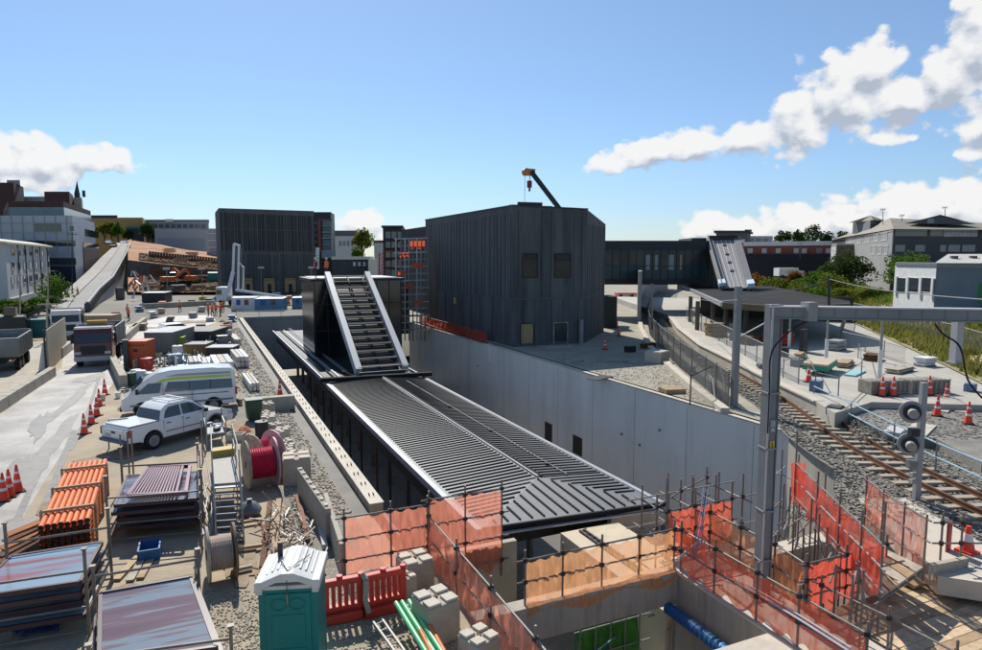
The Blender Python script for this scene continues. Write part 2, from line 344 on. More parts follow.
def net(name,pts_top,pts_bot,mat,parent,wr=.05,nu=26,nv=8):   # draped net between two polylines
    m=MB(); ph=random.random()*9
    def lerp(pl,t):
        t*=len(pl)-1; i=min(int(t),len(pl)-2); return Vector(pl[i]).lerp(Vector(pl[i+1]),t-i)
    a=Vector(pts_top[0]); b=Vector(pts_top[-1]); d=(b-a); nn=Vector((d.y,-d.x,0)).normalized() if d.length>0 else Vector((0,1,0))
    for j in range(nv+1):
        for i in range(nu+1):
            u=i/nu; v=j/nv; p=lerp(pts_top,u).lerp(lerp(pts_bot,u),v)
            q=wr*(math.sin(u*23+ph+v*3)*.5+math.sin(u*51+ph*2-v*7)*.3+math.sin(v*9+u*6+ph)*.4+random.uniform(-.3,.3))*(.3+.7*math.sin(PI*min(max(v,.0),1)))
            p=p+nn*q+Vector((0,0,-.09*abs(math.sin(u*9+ph)) if j==0 else (.12*math.sin(u*13+ph) if j==nv else 0)))
            m.v.append(tuple(p))
    for j in range(nv):
        for i in range(nu): k=j*(nu+1)+i; m.f.append((k,k+1,k+nu+2,k+nu+1)); m.mi.append(0)
    return m.build(name,mat,parent,smooth=True)
def tubes(parent,name,segs,r=.024,mat=None,n=7):
    for a,b in segs: MB().tube(a,b,r,n).build(name,mat or tubem,parent,smooth=True)
def crown(m,c,rx,ry,rz,n,s,seed=0,clumps=14):
    clumps=max(clumps,30); n=int(n*1.25)
    R=random.Random(seed); cl=[]
    for i in range(clumps):
        th=R.uniform(0,2*PI); z=R.uniform(-.75,1); q=math.sqrt(max(0,1-z*z)); k=R.uniform(.25,.8)
        cl.append((c[0]+rx*q*k*math.cos(th),c[1]+ry*q*k*math.sin(th),c[2]+rz*z*k,R.uniform(.25,.45)))
    for i in range(n):
        a=R.choice(cl); v=Vector((R.gauss(0,1),R.gauss(0,1),R.gauss(0,1))).normalized()*R.uniform(.6,1.05)
        p=Vector((a[0]+v.x*rx*a[3],a[1]+v.y*ry*a[3],a[2]+v.z*rz*a[3]))
        d1=Vector((R.gauss(0,1),R.gauss(0,1),R.gauss(0,.6))).normalized(); d2=d1.cross(Vector((R.gauss(0,1),R.gauss(0,1),R.gauss(0,1)))).normalized()
        q=s*R.uniform(.6,1.3); m.add([p-d1*q,p+d2*q*.6,p+d1*q,p-d2*q*.6],[(0,1,2,3)])
def tree(name,label,cat,base,h,rx,mat,n=900,s=.3,group=None,seed=1,trunk=.3,rz=None,limbs=5):
    t=T(name,label,cat,base,0,group); R=random.Random(seed); rz=rz or h*(1-trunk)/2; cz=h-rz
    m=MB(); m.tube((0,0,0),(0.05*h*R.uniform(-1,1),0,cz),.035*h,8,.02*h)
    for i in range(limbs): th=i*2*PI/limbs+R.random(); m.tube((0,0,h*trunk*.8),(rx*.6*math.cos(th),rx*.6*math.sin(th),cz+R.uniform(-.2,.6)*rz),.016*h,6,.005*h)
    m.build('trunk',bark,t,world=False)
    m=MB(); crown(m,(0,0,cz),rx,rx,rz,n,s,seed,18); m.build('crown',mat,t,world=False)
    return t
ORD='nearest second third fourth fifth sixth seventh eighth ninth tenth eleventh twelfth thirteenth fourteenth fifteenth'.split()
# ------------------------------------------------------------ setting: ground and track
gravel=stones('gravel',[(.17,.155,.125),(.29,.265,.215),(.42,.385,.32)],20)
ballast=stones('ballast',[(.09,.083,.07),(.19,.175,.15),(.32,.295,.25)],11,1)
groundm=M('site_concrete_ground',(.40,.325,.225),.9,.14,.35,bump=.35,bscale=9,dirt=(.25,.21,.155),damt=.75,dscale=.42,dlo=.43)
roadm=M('washed_road',(.40,.375,.34),.62,.14,.5,bump=.2,bscale=7,dirt=(.17,.155,.14),damt=.85,dscale=.36,dlo=.40)
fargr=M('far_ground',(.22,.20,.17),.95,.3,.05,dirt=(.10,.12,.05),damt=.6,dscale=.02)
yardm=M('yard_gravel',(.33,.30,.235),.95,.25,.6,bump=.7,bscale=12,dirt=(.36,.34,.28),damt=.4,dscale=.35)
platm=M('platform_concrete',(.44,.41,.35),.8,.12,.5,bump=.1,bscale=12,dirt=(.34,.31,.27),damt=.5,dscale=.6)
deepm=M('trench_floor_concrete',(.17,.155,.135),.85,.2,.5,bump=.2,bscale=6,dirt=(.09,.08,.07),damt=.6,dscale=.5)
sheet('site_ground',[(-60,4.15,-20,90.3)],0,groundm)
sheet('far_ground',[(-900,1500,90.3,3500),(-900,-60,-200,90.3)],0,fargr)
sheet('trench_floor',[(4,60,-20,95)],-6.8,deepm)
def polysheet(name,pts,z,mat,th=None):
    m=MB(); n=len(pts)
    if th: m.prism(pts,z-th,z)
    else: m.add([(p[0],p[1],z) for p in pts],[tuple(range(n))])
    return struct(name,m,mat)
sheet('yard_ground',[(23.35,1500,19,400)],.5,yardm)
# washed haul road on the left and pale wash area further up
polysheet('haul_road',[G(-60,560),G(22,520),G(70,440),G(122,372),G(128,340),(-3.4,75),(2,88),(1.5,100),(-4,101),(-12,75),(-9.4,56),(-9.5,41),(-16,30),(-16,14),(-6.5,12)],.006,roadm)
polysheet('gravel_strip',[(2.0,62),(1.3,36),(1.9,29),(2.3,21),(2.6,14),(4.14,14),(4.14,88),(2.3,88)],.008,gravel)
polysheet('gravel_bed',[G(118,392),G(150,400),G(240,372),G(240,350),G(150,352),G(128,372)],.010,gravel)
polysheet('side_lane',[(-9.9,30),(-9.9,56),(-11,70),(-24,75),(-24,30)],.012,conc)

# far left hill road
def strip(name,L,R,mat,lift=0):
    m=MB(); v=[]
    for a,b in zip(L,R): v+=[Vector(a)+Vector((0,0,lift)),Vector(b)+Vector((0,0,lift))]
    return struct(name,m.add(v,[(2*i,2*i+1,2*i+3,2*i+2) for i in range(len(L)-1)]),mat)
hz=[(66,316,97),(76,298,116),(90,284,140),(101,272,165),(112,258,195),(119,248,225),(122,243,250)]
hr=[(88,306,97),(99,294,116),(113,281,140),(119,271,165),(126,258,195),(130,248,225),(131,243,250)]
Z=lambda d:CAMH-(.5 if d<98 else 0)
HL=[P(x,y,d) for x,y,d in hz]; HR=[P(x,y,d) for x,y,d in hr]
for a,b in zip(HL,HR): q=(a.z+b.z)/2; a.z=b.z=q
FP=[P(x,y,d) for x,y,d in [(44,318,97),(60,300,116),(76,286,140),(88,273,165),(101,259,195),(112,249,225),(117,243,250)]]
for a,b in zip(FP,HL): a.z=b.z+.15
roadf=M('hill_asphalt',(.24,.235,.22),.8,.15,.15)
strip('hill_road',HL,HR,roadf); strip('hill_footpath',FP,[a+Vector((0,0,.15)) for a in HL],M('footpath_grey',(.33,.31,.28),.85,.15,.3))
m=MB()
for L in ([a-Vector((0,0,.05)) for a in FP],):
    for a,b in zip(L,L[1:]): m.quad((a.x,a.y,-1),(b.x,b.y,-1),b,a)
for a,b in zip(HR,HR[1:]): m.quad((a.x,a.y,-1),(b.x,b.y,-1),(b.x,b.y,b.z-.05),(a.x,a.y,a.z-.05))
struct('hill_embankment',m,greyw)
t=T('road_balustrade','dark concrete balustrade along the right edge of the steep hill road','balustrade',tuple(HR[0]))
m=MB(); 
for a,b in zip(HR,HR[1:]): m.bar(a+Vector((0,0,1.25)),b+Vector((0,0,1.25)),.35,.3); m.bar(a+Vector((0,0,.15)),b+Vector((0,0,.15)),.4,.4)
m.build('coping',greyw,t)
dst=M('dark_stone',(.10,.09,.08),.9,.3,1)
for a,b in zip(HR,HR[1:]):
    k=max(2,int((b-a).length/2.0))
    for i in range(k): p=a.lerp(b,i/k); MB().cb(p.x,p.y,p.z,.9,.35,1.15).build('baluster',dst,t)
# excavated terraces
rows=[(292,142,0),(286,150,.8),(277,163,0),(262,166,0),(260,176,0),(254,190,0),(250,215,0),(243,240,0)]
cols=[128,148,160,175,190,205,222,240,262]
m=MB(); R=random.Random(3)
slope={292:0,286:0,277:.02,262:.10,260:.11,254:.13,250:.12,243:.16}
for (y,d,_) in rows:
    for x in cols:
        p=P(x,y+slope[y]*(x-148)+R.uniform(-.6,.6),d); m.v.append(tuple(p))
nc=len(cols)
for j in range(len(rows)-1):
    for i in range(nc-1): k=j*nc+i; m.f.append((k,k+1,k+nc+1,k+nc)); m.mi.append(1 if j==2 else 0)
struct('excavated_terraces',m,[earth,M('retaining_face',(.11,.09,.07),.9,.3,.5,dirt=(.25,.15,.09),damt=.5,dscale=.3)])
t=T('pile_retaining_wall','dark bored pile retaining wall with waler beams holding the orange excavation','retaining wall',tuple(P(150,277,162)))
for y0,y1,dd in ((263,277,161),(251,259,181)):
    m=MB()
    for i in range(26):
        x=150+i*2.8; a=P(x,y1+.1*(x-148),dd); b=P(x,y0+.1*(x-148),dd); m.tube(a,b,.32,8)
    m.build('pile_row',M('pile_concrete',(.13,.10,.08),.9,.3,.6,dirt=(.28,.14,.07),damt=.5,dscale=.3),t)
    m=MB(); m.bar(P(149,(y0+y1)/2,dd-.8),P(222,(y0+y1)/2+8,dd-.8),.5,.6); m.build('waler_beam',rust,t)

# --- railway on the right
TC=[G(x,y,.5) for x,y in [(1110,560),(982,512),(860,450),(800,407),(740,372),(690,338),(668,318),(658,303),(663,292)]]
def smooth_line(pts,n=8):
    out=[]
    for i in range(len(pts)-1):
        p0=pts[max(i-1,0)];p1=pts[i];p2=pts[i+1];p3=pts[min(i+2,len(pts)-1)]
        for k in range(n):
            t=k/n; out.append(.5*((2*p1)+(p2-p0)*t+(2*p0-5*p1+4*p2-p3)*t*t+(-p0+3*p1-3*p2+p3)*t**3))
    return out+[pts[-1]]
TL=smooth_line([p.copy() for p in TC],10)
def off(line,d,z):
    o=[]
    for i,p in enumerate(line):
        a=line[max(i-1,0)]; b=line[min(i+1,len(line)-1)]; t=(b-a).normalized(); n=Vector((t.y,-t.x,0)); q=p+n*d; q.z=z; o.append(q)
    return o
strip('track_ballast',off(TL,-2.2,.53),off(TL,3.2,.53),ballast)
t=T('railway_track','single rusty railway track curving away on pale sleepers','railway track',tuple(TL[10]))
for sgn in (-1,1):
    m=MB(); L=off(TL,sgn*.56,.80)
    for a,b in zip(L,L[1:]): m.bar(a-Vector((0,0,.07)),b-Vector((0,0,.07)),.05,.13,mi=0); m.bar(a,b,.075,.04,mi=1); m.bar(a-Vector((0,0,.135)),b-Vector((0,0,.135)),.15,.03)
    m.build('rail',[rust,railtop],t)
acc=0; slp=[]; prev=TL[0]
for p,q in zip(TL,TL[1:]):
    L=(q-p).length; 
    while acc<L: r=p.lerp(q,acc/L); slp.append((r,(q-p).normalized())); acc+=.68
    acc-=L
slp=[x for x in slp if x[0].y>8][:100]
slm=M('pale_sleeper',(.40,.34,.26),.85,.2,3,dirt=(.2,.13,.08),damt=.5,dscale=3)
for r,d in slp:
    n=Vector((d.y,-d.x,0)); m=MB(); a=r-n*1.2; b=r+n*1.2; a.z=b.z=.585; m.bar(a,b,.25,.16); m.build('sleeper',slm,t)
# embankment terrain and right hand ground
def wp(x,y,z): q=G(x,y,z); return (q.x,q.y)
PE=[G(817,402,1.3),G(770,380,1.3),G(735,362,1.3),G(700,345,1.3),G(678,328,1.3),G(668,315,1.3)]
edge=[tuple(G(1060,425,1.3)[:2]),tuple(G(982,385,1.3)[:2]),tuple(G(920,354,1.3)[:2]),tuple(G(870,331,1.3)[:2]),(74,60),(92,84)]
plat=[(p.x,p.y) for p in [G(835,413,1.3)]+PE]+[(66,96),(82,80)]+[(e[0]+.8,e[1]-.3) for e in edge[1:5]][::-1]+[tuple(G(1018,403.5,1.3)[:2]),tuple(G(982,405,1.3)[:2]),tuple(G(872,402,1.3)[:2])]
polysheet('far_platform',plat,1.3,platm,.9)
kb=MB(); 
for a,b in zip(PE,PE[1:]): kb.bar(a+Vector((.25,.1,-.02)),b+Vector((.25,.1,-.02)),.5,.08)
struct('platform_edge_coping',kb,concl)
# embankment mesh right
m=MB(); R=random.Random(5); N=26; K=12
def bankh(j): return 1.25+2.4*(1/(1+math.exp(-(j-3.2)*.9)))
def le(t): t*=len(edge)-1; i=min(int(t),len(edge)-2); a=Vector(edge[i]); return a.lerp(Vector(edge[i+1]),t-i)
for j in range(K+1):
    for i in range(N+1):
        e=le(i/N); q=e+Vector((.82,-.57))*(j*1.9); hgt=bankh(j)+R.uniform(-.2,.2)*(j>0)
        m.v.append((q.x,q.y,hgt))
for j in range(K):
    for i in range(N): k=j*(N+1)+i; m.f.append((k,k+1,k+N+2,k+N+1)); m.mi.append(0)
struct('embankment',m,M('embankment_soil',(.27,.235,.13),.95,.3,.3,bump=.6,bscale=4,dirt=(.17,.19,.05),damt=.8,dscale=.15))
polysheet('upper_ground',[(44,-10),(120,-60),(260,-30),(300,160),(150,140),(110,74),(78,28),(56,8)],3.5,fargr)
# pale spoil mound on the slope & gravel area by the cones
polysheet('ballast_apron',[wp(835,415,.9),wp(982,424,.9),wp(1100,430,.9),(40,4),(21.5,4),(21.5,8),(23.4,13.5),wp(950,480,.9),wp(880,440,.9)],.56,ballast)
pad=[wp(838,410,1.),wp(870,396,1.),wp(925,397,1.),wp(1060,400,1.),wp(1100,470,1),wp(982,462,1.),wp(935,438,1),wp(885,430,1)]
m=MB(); m.prism(pad,.5,1.0); struct('gravel_pad',m,M('compacted_gravel',(.22,.205,.18),.95,.2,1.2,bump=.6,bscale=14,dirt=(.30,.28,.24),damt=.5,dscale=.6))

# ------------------------------------------------------------ trench structure
t=T('trench_parapet_wall','long pale concrete parapet wall running beside the trench','retaining wall',(4.85,50,-6.8))
MB().box(4.65,5.05,19.7,90,-6.8,.3).build('wall_body',conc,t)
MB().box(4.62,5.08,19.66,90,.3,.33).build('wall_top',M('capping_concrete',(.60,.54,.44),.85,.1,1.2,dirt=(.40,.35,.28),damt=.5,dscale=1),t)
rb=MB()
for i in range(60):
    y=20.4+i*1.12
    for dx in (-.07,.07):
        for dy in (-.06,.06): rb.tube((4.85+dx,y+dy,.33),(4.85+dx,y+dy,.41),.014,5)
rb.build('starter_bars',rust,t)
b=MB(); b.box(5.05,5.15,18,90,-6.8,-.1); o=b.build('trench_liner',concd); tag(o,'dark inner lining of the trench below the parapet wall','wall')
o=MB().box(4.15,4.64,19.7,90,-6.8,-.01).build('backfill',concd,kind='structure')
t=T('white_retaining_wall','long white painted retaining wall along the right side of the trench','retaining wall',(23.2,46,-6.8))
MB().box(23.1,23.5,18.5,52.55,-6.8,.42).build('wall_panel',wallw,t)
MB().box(23.1,23.5,52.6,76,-6.8,.30).build('wall_panel',wallw,t)
MB().box(22.98,23.10,51.9,53.0,-1.1,.44).build('pilaster',wallw,t)
MB().box(23.06,23.54,18.46,52.5,.42,.50).build('coping',concl,t)
MB().box(23.06,23.54,52.65,76,.30,.37).build('coping',concl,t)
for (x0,y0,x1,y1) in ((545,421,552,443),(573,434,582,457)):
    a=atX(x0,y0,23.1); b_=atX(x1,y1,23.1)
    MB().box(23.085,23.2,min(a.y,b_.y),max(a.y,b_.y),b_.z,a.z-.02).build('opening',M('brown_door',(.05,.038,.028),.8,.2,3),t)
for px,py in ((458,387),(430,370),(622,434),(640,445),(478,366),(660,430)):
    a=atX(px,py,23.1); m=MB(); m.tube((23.02,a.y,a.z),(23.12,a.y,a.z),.07,8); m.build('fixing',steelg,t)
for y in (22,26.5,31,35.5,40,44.5,49,57,62,67,72):
    MB().box(23.094,23.102,y-.012,y+.012,-6.7,.3).build('panel_joint',M('joint_grey',(.26,.265,.28),.8,.05,1),t)
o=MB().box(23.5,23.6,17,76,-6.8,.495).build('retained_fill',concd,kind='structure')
t=T('trench_end_wall','grey precast cross wall at the far end of the trench','wall',(14,90.5,-6.8))
MB().box(4.6,23.6,90.4,90.9,-6.8,.35).build('wall_panel',greyw,t)
for i in range(5): MB().box(5.6+i*3.4,5.8+i*3.4,90.2,90.4,-6.8,.2).build('pilaster',greyw,t)
# slab in front of the canopy
o=MB().box(10.9,13.2,13.12,18.6,-2.9,-1.3).build('concourse_slab',M('clean_slab',(.60,.50,.36),.85,.06,1,dirt=(.45,.37,.27),damt=.6,dscale=.9)); tag(o,'sunlit beige concrete slab in front of the ribbed canopy','slab')
o=MB().box(13.2,15.4,18.95,19.2,-6.8,-1.2).build('canopy_end_wall',concl); tag(o,'pale concrete end wall under the near right corner of the canopy','wall')
o=MB().box(13.2,15.2,13.12,18.95,-2.9,-2.0).build('lower_slab',concl); tag(o,'lower pale concrete slab step beside the sunlit beige slab','slab')
PX=0
t=T('drainage_channel','dark rebar lined channel running along the beige slab','channel',(11.8,17,-1.3))
for dx in (0,.18): MB().box(11.5+dx,11.56+dx,13.4,18.4,-1.3,-1.22).build('channel_edge',dark,t)
R=random.Random(4)
for i in range(17): y=13.6+i*.3; MB().bar((11.58,y,-1.27),(11.75+R.random()*.1,y+R.uniform(-.1,.1),-1.26),.035,.03).build('rebar_chair',dark,t)
for (x,y,sx,sy) in ((14.0,16.8,.6,.7),(13.9,14.2,.5,.6)): o=MB().box(x,x+sx,y,y+sy,-2.0,-1.96).build('cover_plate',ply); tag(o,'plywood cover plate lying on the beige slab, %s one'%('farther' if y>15 else 'nearer'),'cover plate')

# ------------------------------------------------------------ canopy
CZ=-1.0; CXL,CXR,CY0,CY1=8.1,15.4,18.75,47.2; RX=12.15
t=T('platform_canopy','large dark grey ribbed metal canopy roof over the island platform','canopy',((CXL+CXR)/2,33,-6.8))
HIP=22.6
def czt(x): return CZ+ (.22*(x-CXL)/(RX-CXL) if x<RX else .22*(CXR-x)/(CXR-RX))
fr=lambda x: 19.25 if x<9.6 else 19.25-(x-9.6)/(5.8)*.5
m=MB()
m.add([(CXL+.2,CY1,CZ),(CXL+.2,CY0+.6,CZ),(RX,HIP,CZ+.22),(RX,CY1,CZ+.22)],[(0,1,2,3)])
m.add([(CXR-.1,CY0,CZ),(CXR-.1,CY1,CZ),(RX,CY1,CZ+.22),(RX,HIP,CZ+.22)],[(0,1,2,3)])
m.add([(CXL+.2,CY0+.6,CZ),(CXR-.1,CY0,CZ),(RX,HIP,CZ+.22)],[(0,1,2)])
m.build('roof_sheet',roofg,t)
rm=M('dark_rib',(.022,.023,.025),.85,.1,2,spec=.15); ribs=[]
# ribs: across the roof on both slopes; near end they turn to run along Y on the hip
ys=[]; y=20.2
while y<46.9: ys.append(y); y+=.34
farribs=MB()
def rib(a,b,w=.075,h=.035):
    if a[1]>33.5: farribs.bar(a,b,w,h)
    else: MB().bar(a,b,w,h).build('rib',rm,t)
for y in ys:
    xl0=CXL+.35; xl1=RX-.1 if y>HIP else None
    if y>HIP:
        rib((xl0,y,CZ+.03),(RX-.12,y,CZ+.24)); rib((RX+.12,y-.1,CZ+.24),(CXR-.3,y-.1,CZ+.03))
    else:
        f=(y-CY0)/(HIP-CY0)
        xe=CXL+.2+(RX-CXL-.2)*((y-CY0-.6)/(HIP-CY0-.6))
        if xe>xl0+.2: MB().bar((xl0,y,CZ+.03),(xe-.08,y,CZ+.03+.19*max(0,(xe-CXL)/(RX-CXL))),.075,.04).build('rib',rm,t)
        xr=CXR-.1-(CXR-RX-.1)*f
        if xr<CXR-.6: MB().bar((xr+.1,y,CZ+.03+.19*(CXR-xr)/(CXR-RX)),(CXR-.3,y,CZ+.03),.075,.04).build('rib',rm,t)
x=CXL+.8
while x<CXR-.4:
    if x<RX: ye=CY0+.6+(HIP-CY0-.6)*(x-CXL-.2)/(RX-CXL-.2); y0=CY0+.6-(x-CXL)/(CXR-CXL)*.6
    else: ye=CY0+(HIP-CY0)*(CXR-.1-x)/(CXR-RX-.1); y0=CY0+.05
    if ye-y0>.5: MB().bar((x,y0+.25,CZ+.04),(x,ye-.1,czt(x)+.02),.07,.04,).build('rib',rm,t)
    x+=.45
o=farribs.build('far_rib_field',rm,t); o['kind']='stuff'
m=MB(); m.bar((RX,HIP,CZ+.27),(RX,CY1,CZ+.27),.07,.05); m.build('ridge_flashing',lgrey,t)
m=MB(); m.bar((RX+.16,HIP,CZ+.25),(RX+.16,CY1,CZ+.25),.14,.05); m.build('ridge_gutter',rm,t)
m=MB(); m.box(CXL,CXL+.18,CY0+.5,CY1,CZ-.02,CZ+.05); m.build('left_gutter',rooflt,t)
m=MB(); m.box(CXL-.05,CXL,CY0+.5,CY1,CZ-.22,CZ+.06); m.build('left_fascia',rooflt,t)
m=MB(); m.box(CXR-.18,CXR,CY0,CY1,CZ-.2,CZ+.04); m.build('right_fascia',rooflt,t)
m=MB(); m.bar((CXL,CY0+.58,CZ-.04),(CXR,CY0-.02,CZ-.04),.1,.16); m.build('front_fascia',rm,t)
m=MB(); m.bar((CXL,CY0+.46,CZ-.18),(CXR,CY0-.14,CZ-.18),.14,.05); m.build('front_drip_edge',rooflt,t)
m=MB(); m.bar((13.45,22.5,CZ+.2),(13.45,45,CZ+.2),.03,.03)
m.build('safety_line',galv,t)
for y in (24,30,36,42): MB().cb(13.45,y,CZ+.1,.3,.08,.12).build('safety_anchor',rm,t)
m=MB(); m.box(CXL,CXR,CY0+.7,80,CZ-.75,CZ-.3); m.build('soffit',dark,t)
for yy in range(22,80,4):
    for xx in (10.2,13.6): MB().tube((xx,yy,-6.0),(xx,yy,CZ-.4),.16,10).build('column',steelg,t,smooth=True)
# strip + far part of canopy past the stair
m=MB(); m.bar((CXL-.35,47.5,CZ+.25),(15.9,46.7,CZ+.25),.5,.28); m.build('cross_gutter',rm,t)
t=T('far_platform_canopy','dark far half of the platform canopy beyond the stair foot','canopy',(11.7,62,-6.8))
MB().box(CXL+.3,CXR-.3,47.6,84,CZ-.25,CZ+.02).build('roof_sheet',M('black_roof',(.035,.037,.04),.4,.2,.6),t)
for x,mt in ((CXL+.05,rooflt),(CXL+.9,rm),(CXL+1.3,rooflt),(CXR-.1,rooflt)): MB().box(x-.06,x+.06,47.6,84,CZ-.2,CZ+.14).build('edge_flashing',mt,t)
for i,x in enumerate((CXL+1.9,CXL+2.1)): MB().tube((x,50,CZ+.3),(x,84,CZ+.3),.03,6).build('pipe_run',galv,t)
o=MB().box(8.6,15.0,16,84,-6.8,-5.8).build('island_platform',conc); tag(o,'shadowed island platform under the canopy','platform')
t=T('trench_props','row of thin steel props standing under the left edge of the canopy','props',(8,40,-6.8),)
for i in range(11):
    y=24+i*3.1+(i*i%3)*.5; MB().tube((8.25,y,-6.8),(8.25,y,CZ-.35),.06,6).build('prop',rust if i%3==0 else dark,t)
R=random.Random(11)
for i in range(14):
    y=21+i*2.6; x=R.uniform(6,7.9); h=R.uniform(.5,1.6); tt=T('stillage',ORD[i]+' material pallet from the near end on the dark trench floor, '+['red','grey','dark grey'][i%3],'pallet',(x,y,-6.8),R.random(),'pallets on the trench floor')
    MB().cb(0,0,.12,1.1,.8,h).build('load',[redp,greyw,dark][i%3],tt,world=False)
    for q in (-.35,0,.35): MB().cb(q*1.1,0,0,.12,.8,.12).build('runner',wood,tt,world=False)

# ------------------------------------------------------------ lift box and louvred stair
BZ=6.15; 
t=T('glass_station_box','black glazed station box standing on the platform canopy','building',(14.6,63,-6.8))
MB().box(9.35,17.5,60,67,-1.2,BZ-.25).build('glazed_wall',glassm('black_glass',(.010,.013,.016),.12),t)
MB().box(9.15,17.8,59.8,67.2,BZ-.25,BZ).build('roof_edge',dark,t)
MB().box(9.6,17.3,60.3,66.8,BZ,BZ+.06).build('roof_deck',rooflt,t)
MB().box(15.5,22.9,75,80,-1,5.2).build('rear_wall',glassm('black_glass_rear',(.015,.018,.022),.15),t)
for i in range(8): x=9.45+i*1.14; MB().box(x,x+.06,59.93,60,-1.1,BZ-.3).build('mullion',dark,t)
for z in (1.4,3.8): MB().box(9.35,17.5,59.94,60,z,z+.07).build('transom',dark,t)
t=T('louvred_stair','sloping stair roof with pale side beams and louvred steel blades','stair',(12.4,48.3,CZ))
y0,z0,y1,z1=47.9,CZ+.55,59.9,BZ+.35; X0,X1=10.62,14.22
for x in (X0,X1): MB().bar((x,y0,z0),(x,y1,z1),.46,.66,up=(0,0,1)).build('side_beam',M('zinc_beam',(.56,.56,.55),.4,.05,1,metal=.1),t)
lv=M('louvre_steel',(.075,.065,.055),.85,.2,3,spec=.15)
nb=15
for i in range(nb):
    f=(i+.5)/nb; y=y0+(y1-y0)*f; z=z0+(z1-z0)*f
    m=MB(); m.bar((X0+.3,y,z+.1),(X1-.3,y,z+.1),.28,.07,up=(0,-.35,1)); m.build('louvre_blade',lv,t)
    MB().bar((X0+.3,y+.2,z-.22),(X1-.3,y+.2,z-.22),.05,.05).build('tie_bar',steelg,t)
for x in (X0+.45,X1-.45,(X0+X1)/2): MB().bar((x,y0,z0-.28),(x,y1,z1-.28),.10,.14).build('stringer',dark,t)
MB().bar((X0+.1,47.8,CZ+.3),(X1-.1,47.8,CZ+.3),.35,.45).build('stair_foot',dark,t)
m=MB(); 
m.add([(X0+.3,y0,z0-.6),(X1-.3,y0,z0-.6),(X1-.3,y1,z1-.6),(X0+.3,y1,z1-.6)],[(0,1,2,3)]); m.build('stair_underside',dark,t)
tubes(t,'foot_rail',[((X0-.1,47.3,CZ+h),(X1+.1,47.3,CZ+h)) for h in (.6,1.0)],.03,galv)

# ------------------------------------------------------------ main black building
t=T('black_station_building','large black precast concrete station building with two square upper windows','building',(28,52,.5))
c0=(24.1,49.5); c1=(31.35,49.5); c2=(37.9,56.4); cl=(24.1,72.4)
ZT=12.2
m=MB(); m.prism([c0,c1,c2,(38,74),cl],.0,[ZT+.1,ZT,ZT-.8,ZT-.5,ZT+.1]); m.build('wall',precb,t)
m=MB(); m.prism([(cl[0]-.06,cl[1]),(c0[0]-.06,c0[1]-.07),(c1[0]+.03,c1[1]-.07),(c1[0]+.1,c1[1]),(c0[0]+.1,c0[1]+.1),(cl[0]+.1,cl[1]+.1)],[ZT+.09,ZT+.09,ZT,ZT,ZT+.09,ZT+.09],[ZT+.21,ZT+.21,ZT+.12,ZT+.12,ZT+.21,ZT+.21]); m.build('parapet_cap',dark,t)
R=random.Random(8)
def ribsf(A,B,z0,z1,n,name,mat,w=.03,skip=()):
    L=(Vector(B)-Vector(A)).length
    for i in range(n):
        u=L*(i+.5+R.uniform(-.22,.22))/n
        if any(a<u<b for a,b in skip): continue
        MB().fb(A,B,u,u+w*R.uniform(.6,1.8),z0,z1,0,.025).build('board_joint',mat,t)
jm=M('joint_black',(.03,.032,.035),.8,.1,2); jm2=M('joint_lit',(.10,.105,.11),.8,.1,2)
ribsf(cl,c0,4.6,ZT-.5,26,'board_joints',jm); ribsf(cl,c0,.5,4.5,9,'board_joints',jm); ribsf(c0,c1,.5,4.5,5,'board_joints',jm)
ribsf(c0,c1,4.6,ZT-.2,9,'board_joints',jm,skip=((.8,2.5),(3.7,5.6))); ribsf(c1,c2,.5,ZT-1.2,12,'board_joints',jm)
for a,b in ((cl,c0),(c0,c1),(c1,c2)):
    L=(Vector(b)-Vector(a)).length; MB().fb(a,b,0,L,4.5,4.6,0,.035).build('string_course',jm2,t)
def winf(t,A,B,x0,y0,x1,y1,mat,fm,name='window',d=.05,fw=.07,pane='pane'):
    u0,za=onf(A,B,x0,(y0+y1)/2); u1,_=onf(A,B,x1,(y0+y1)/2); um=(x0+x1)/2; _,z1=onf(A,B,um,y0); _,z0=onf(A,B,um,y1)
    u0,u1=min(u0,u1),max(u0,u1); z0,z1=min(z0,z1),max(z0,z1)
    m=MB(); m.fb(A,B,u0-fw,u1+fw,z1,z1+fw,0,d); m.fb(A,B,u0-fw,u1+fw,z0-fw,z0,0,d); m.fb(A,B,u0-fw,u0,z0,z1,0,d); m.fb(A,B,u1,u1+fw,z0,z1,0,d)
    f=m.build(name,fm,t); g=MB().fb(A,B,u0,u1,z0,z1,0,d*.4).build(pane,mat,f); return f
wg=glassm('warm_reflection_glass',(.045,.042,.028),.3,.3)
MB().fb(c0,c1,0,7.2,.5,.75,0,.04).build('splash_band',jm2,t); winf(t,c0,c1,523,254,537,277,wg,jm); winf(t,c0,c1,555,254,570,277,wg,jm); winf(t,c0,c1,526,254.5,536,258,dark,jm,name='upper_pane',pane='dark_pane',d=.09); winf(t,c0,c1,555.5,254.5,569.5,260,dark,jm,name='upper_pane',pane='dark_pane',d=.09)  # darker pane across the top of each upper window
winf(t,c0,c1,521,324,533,352,ply,jm,name='door',pane='plywood_panel'); winf(t,c0,c1,554,323,567,351,glassd,woodg,name='door',pane='door_leaf')
winf(t,cl,c0,453,297,457,304,ply,jm)
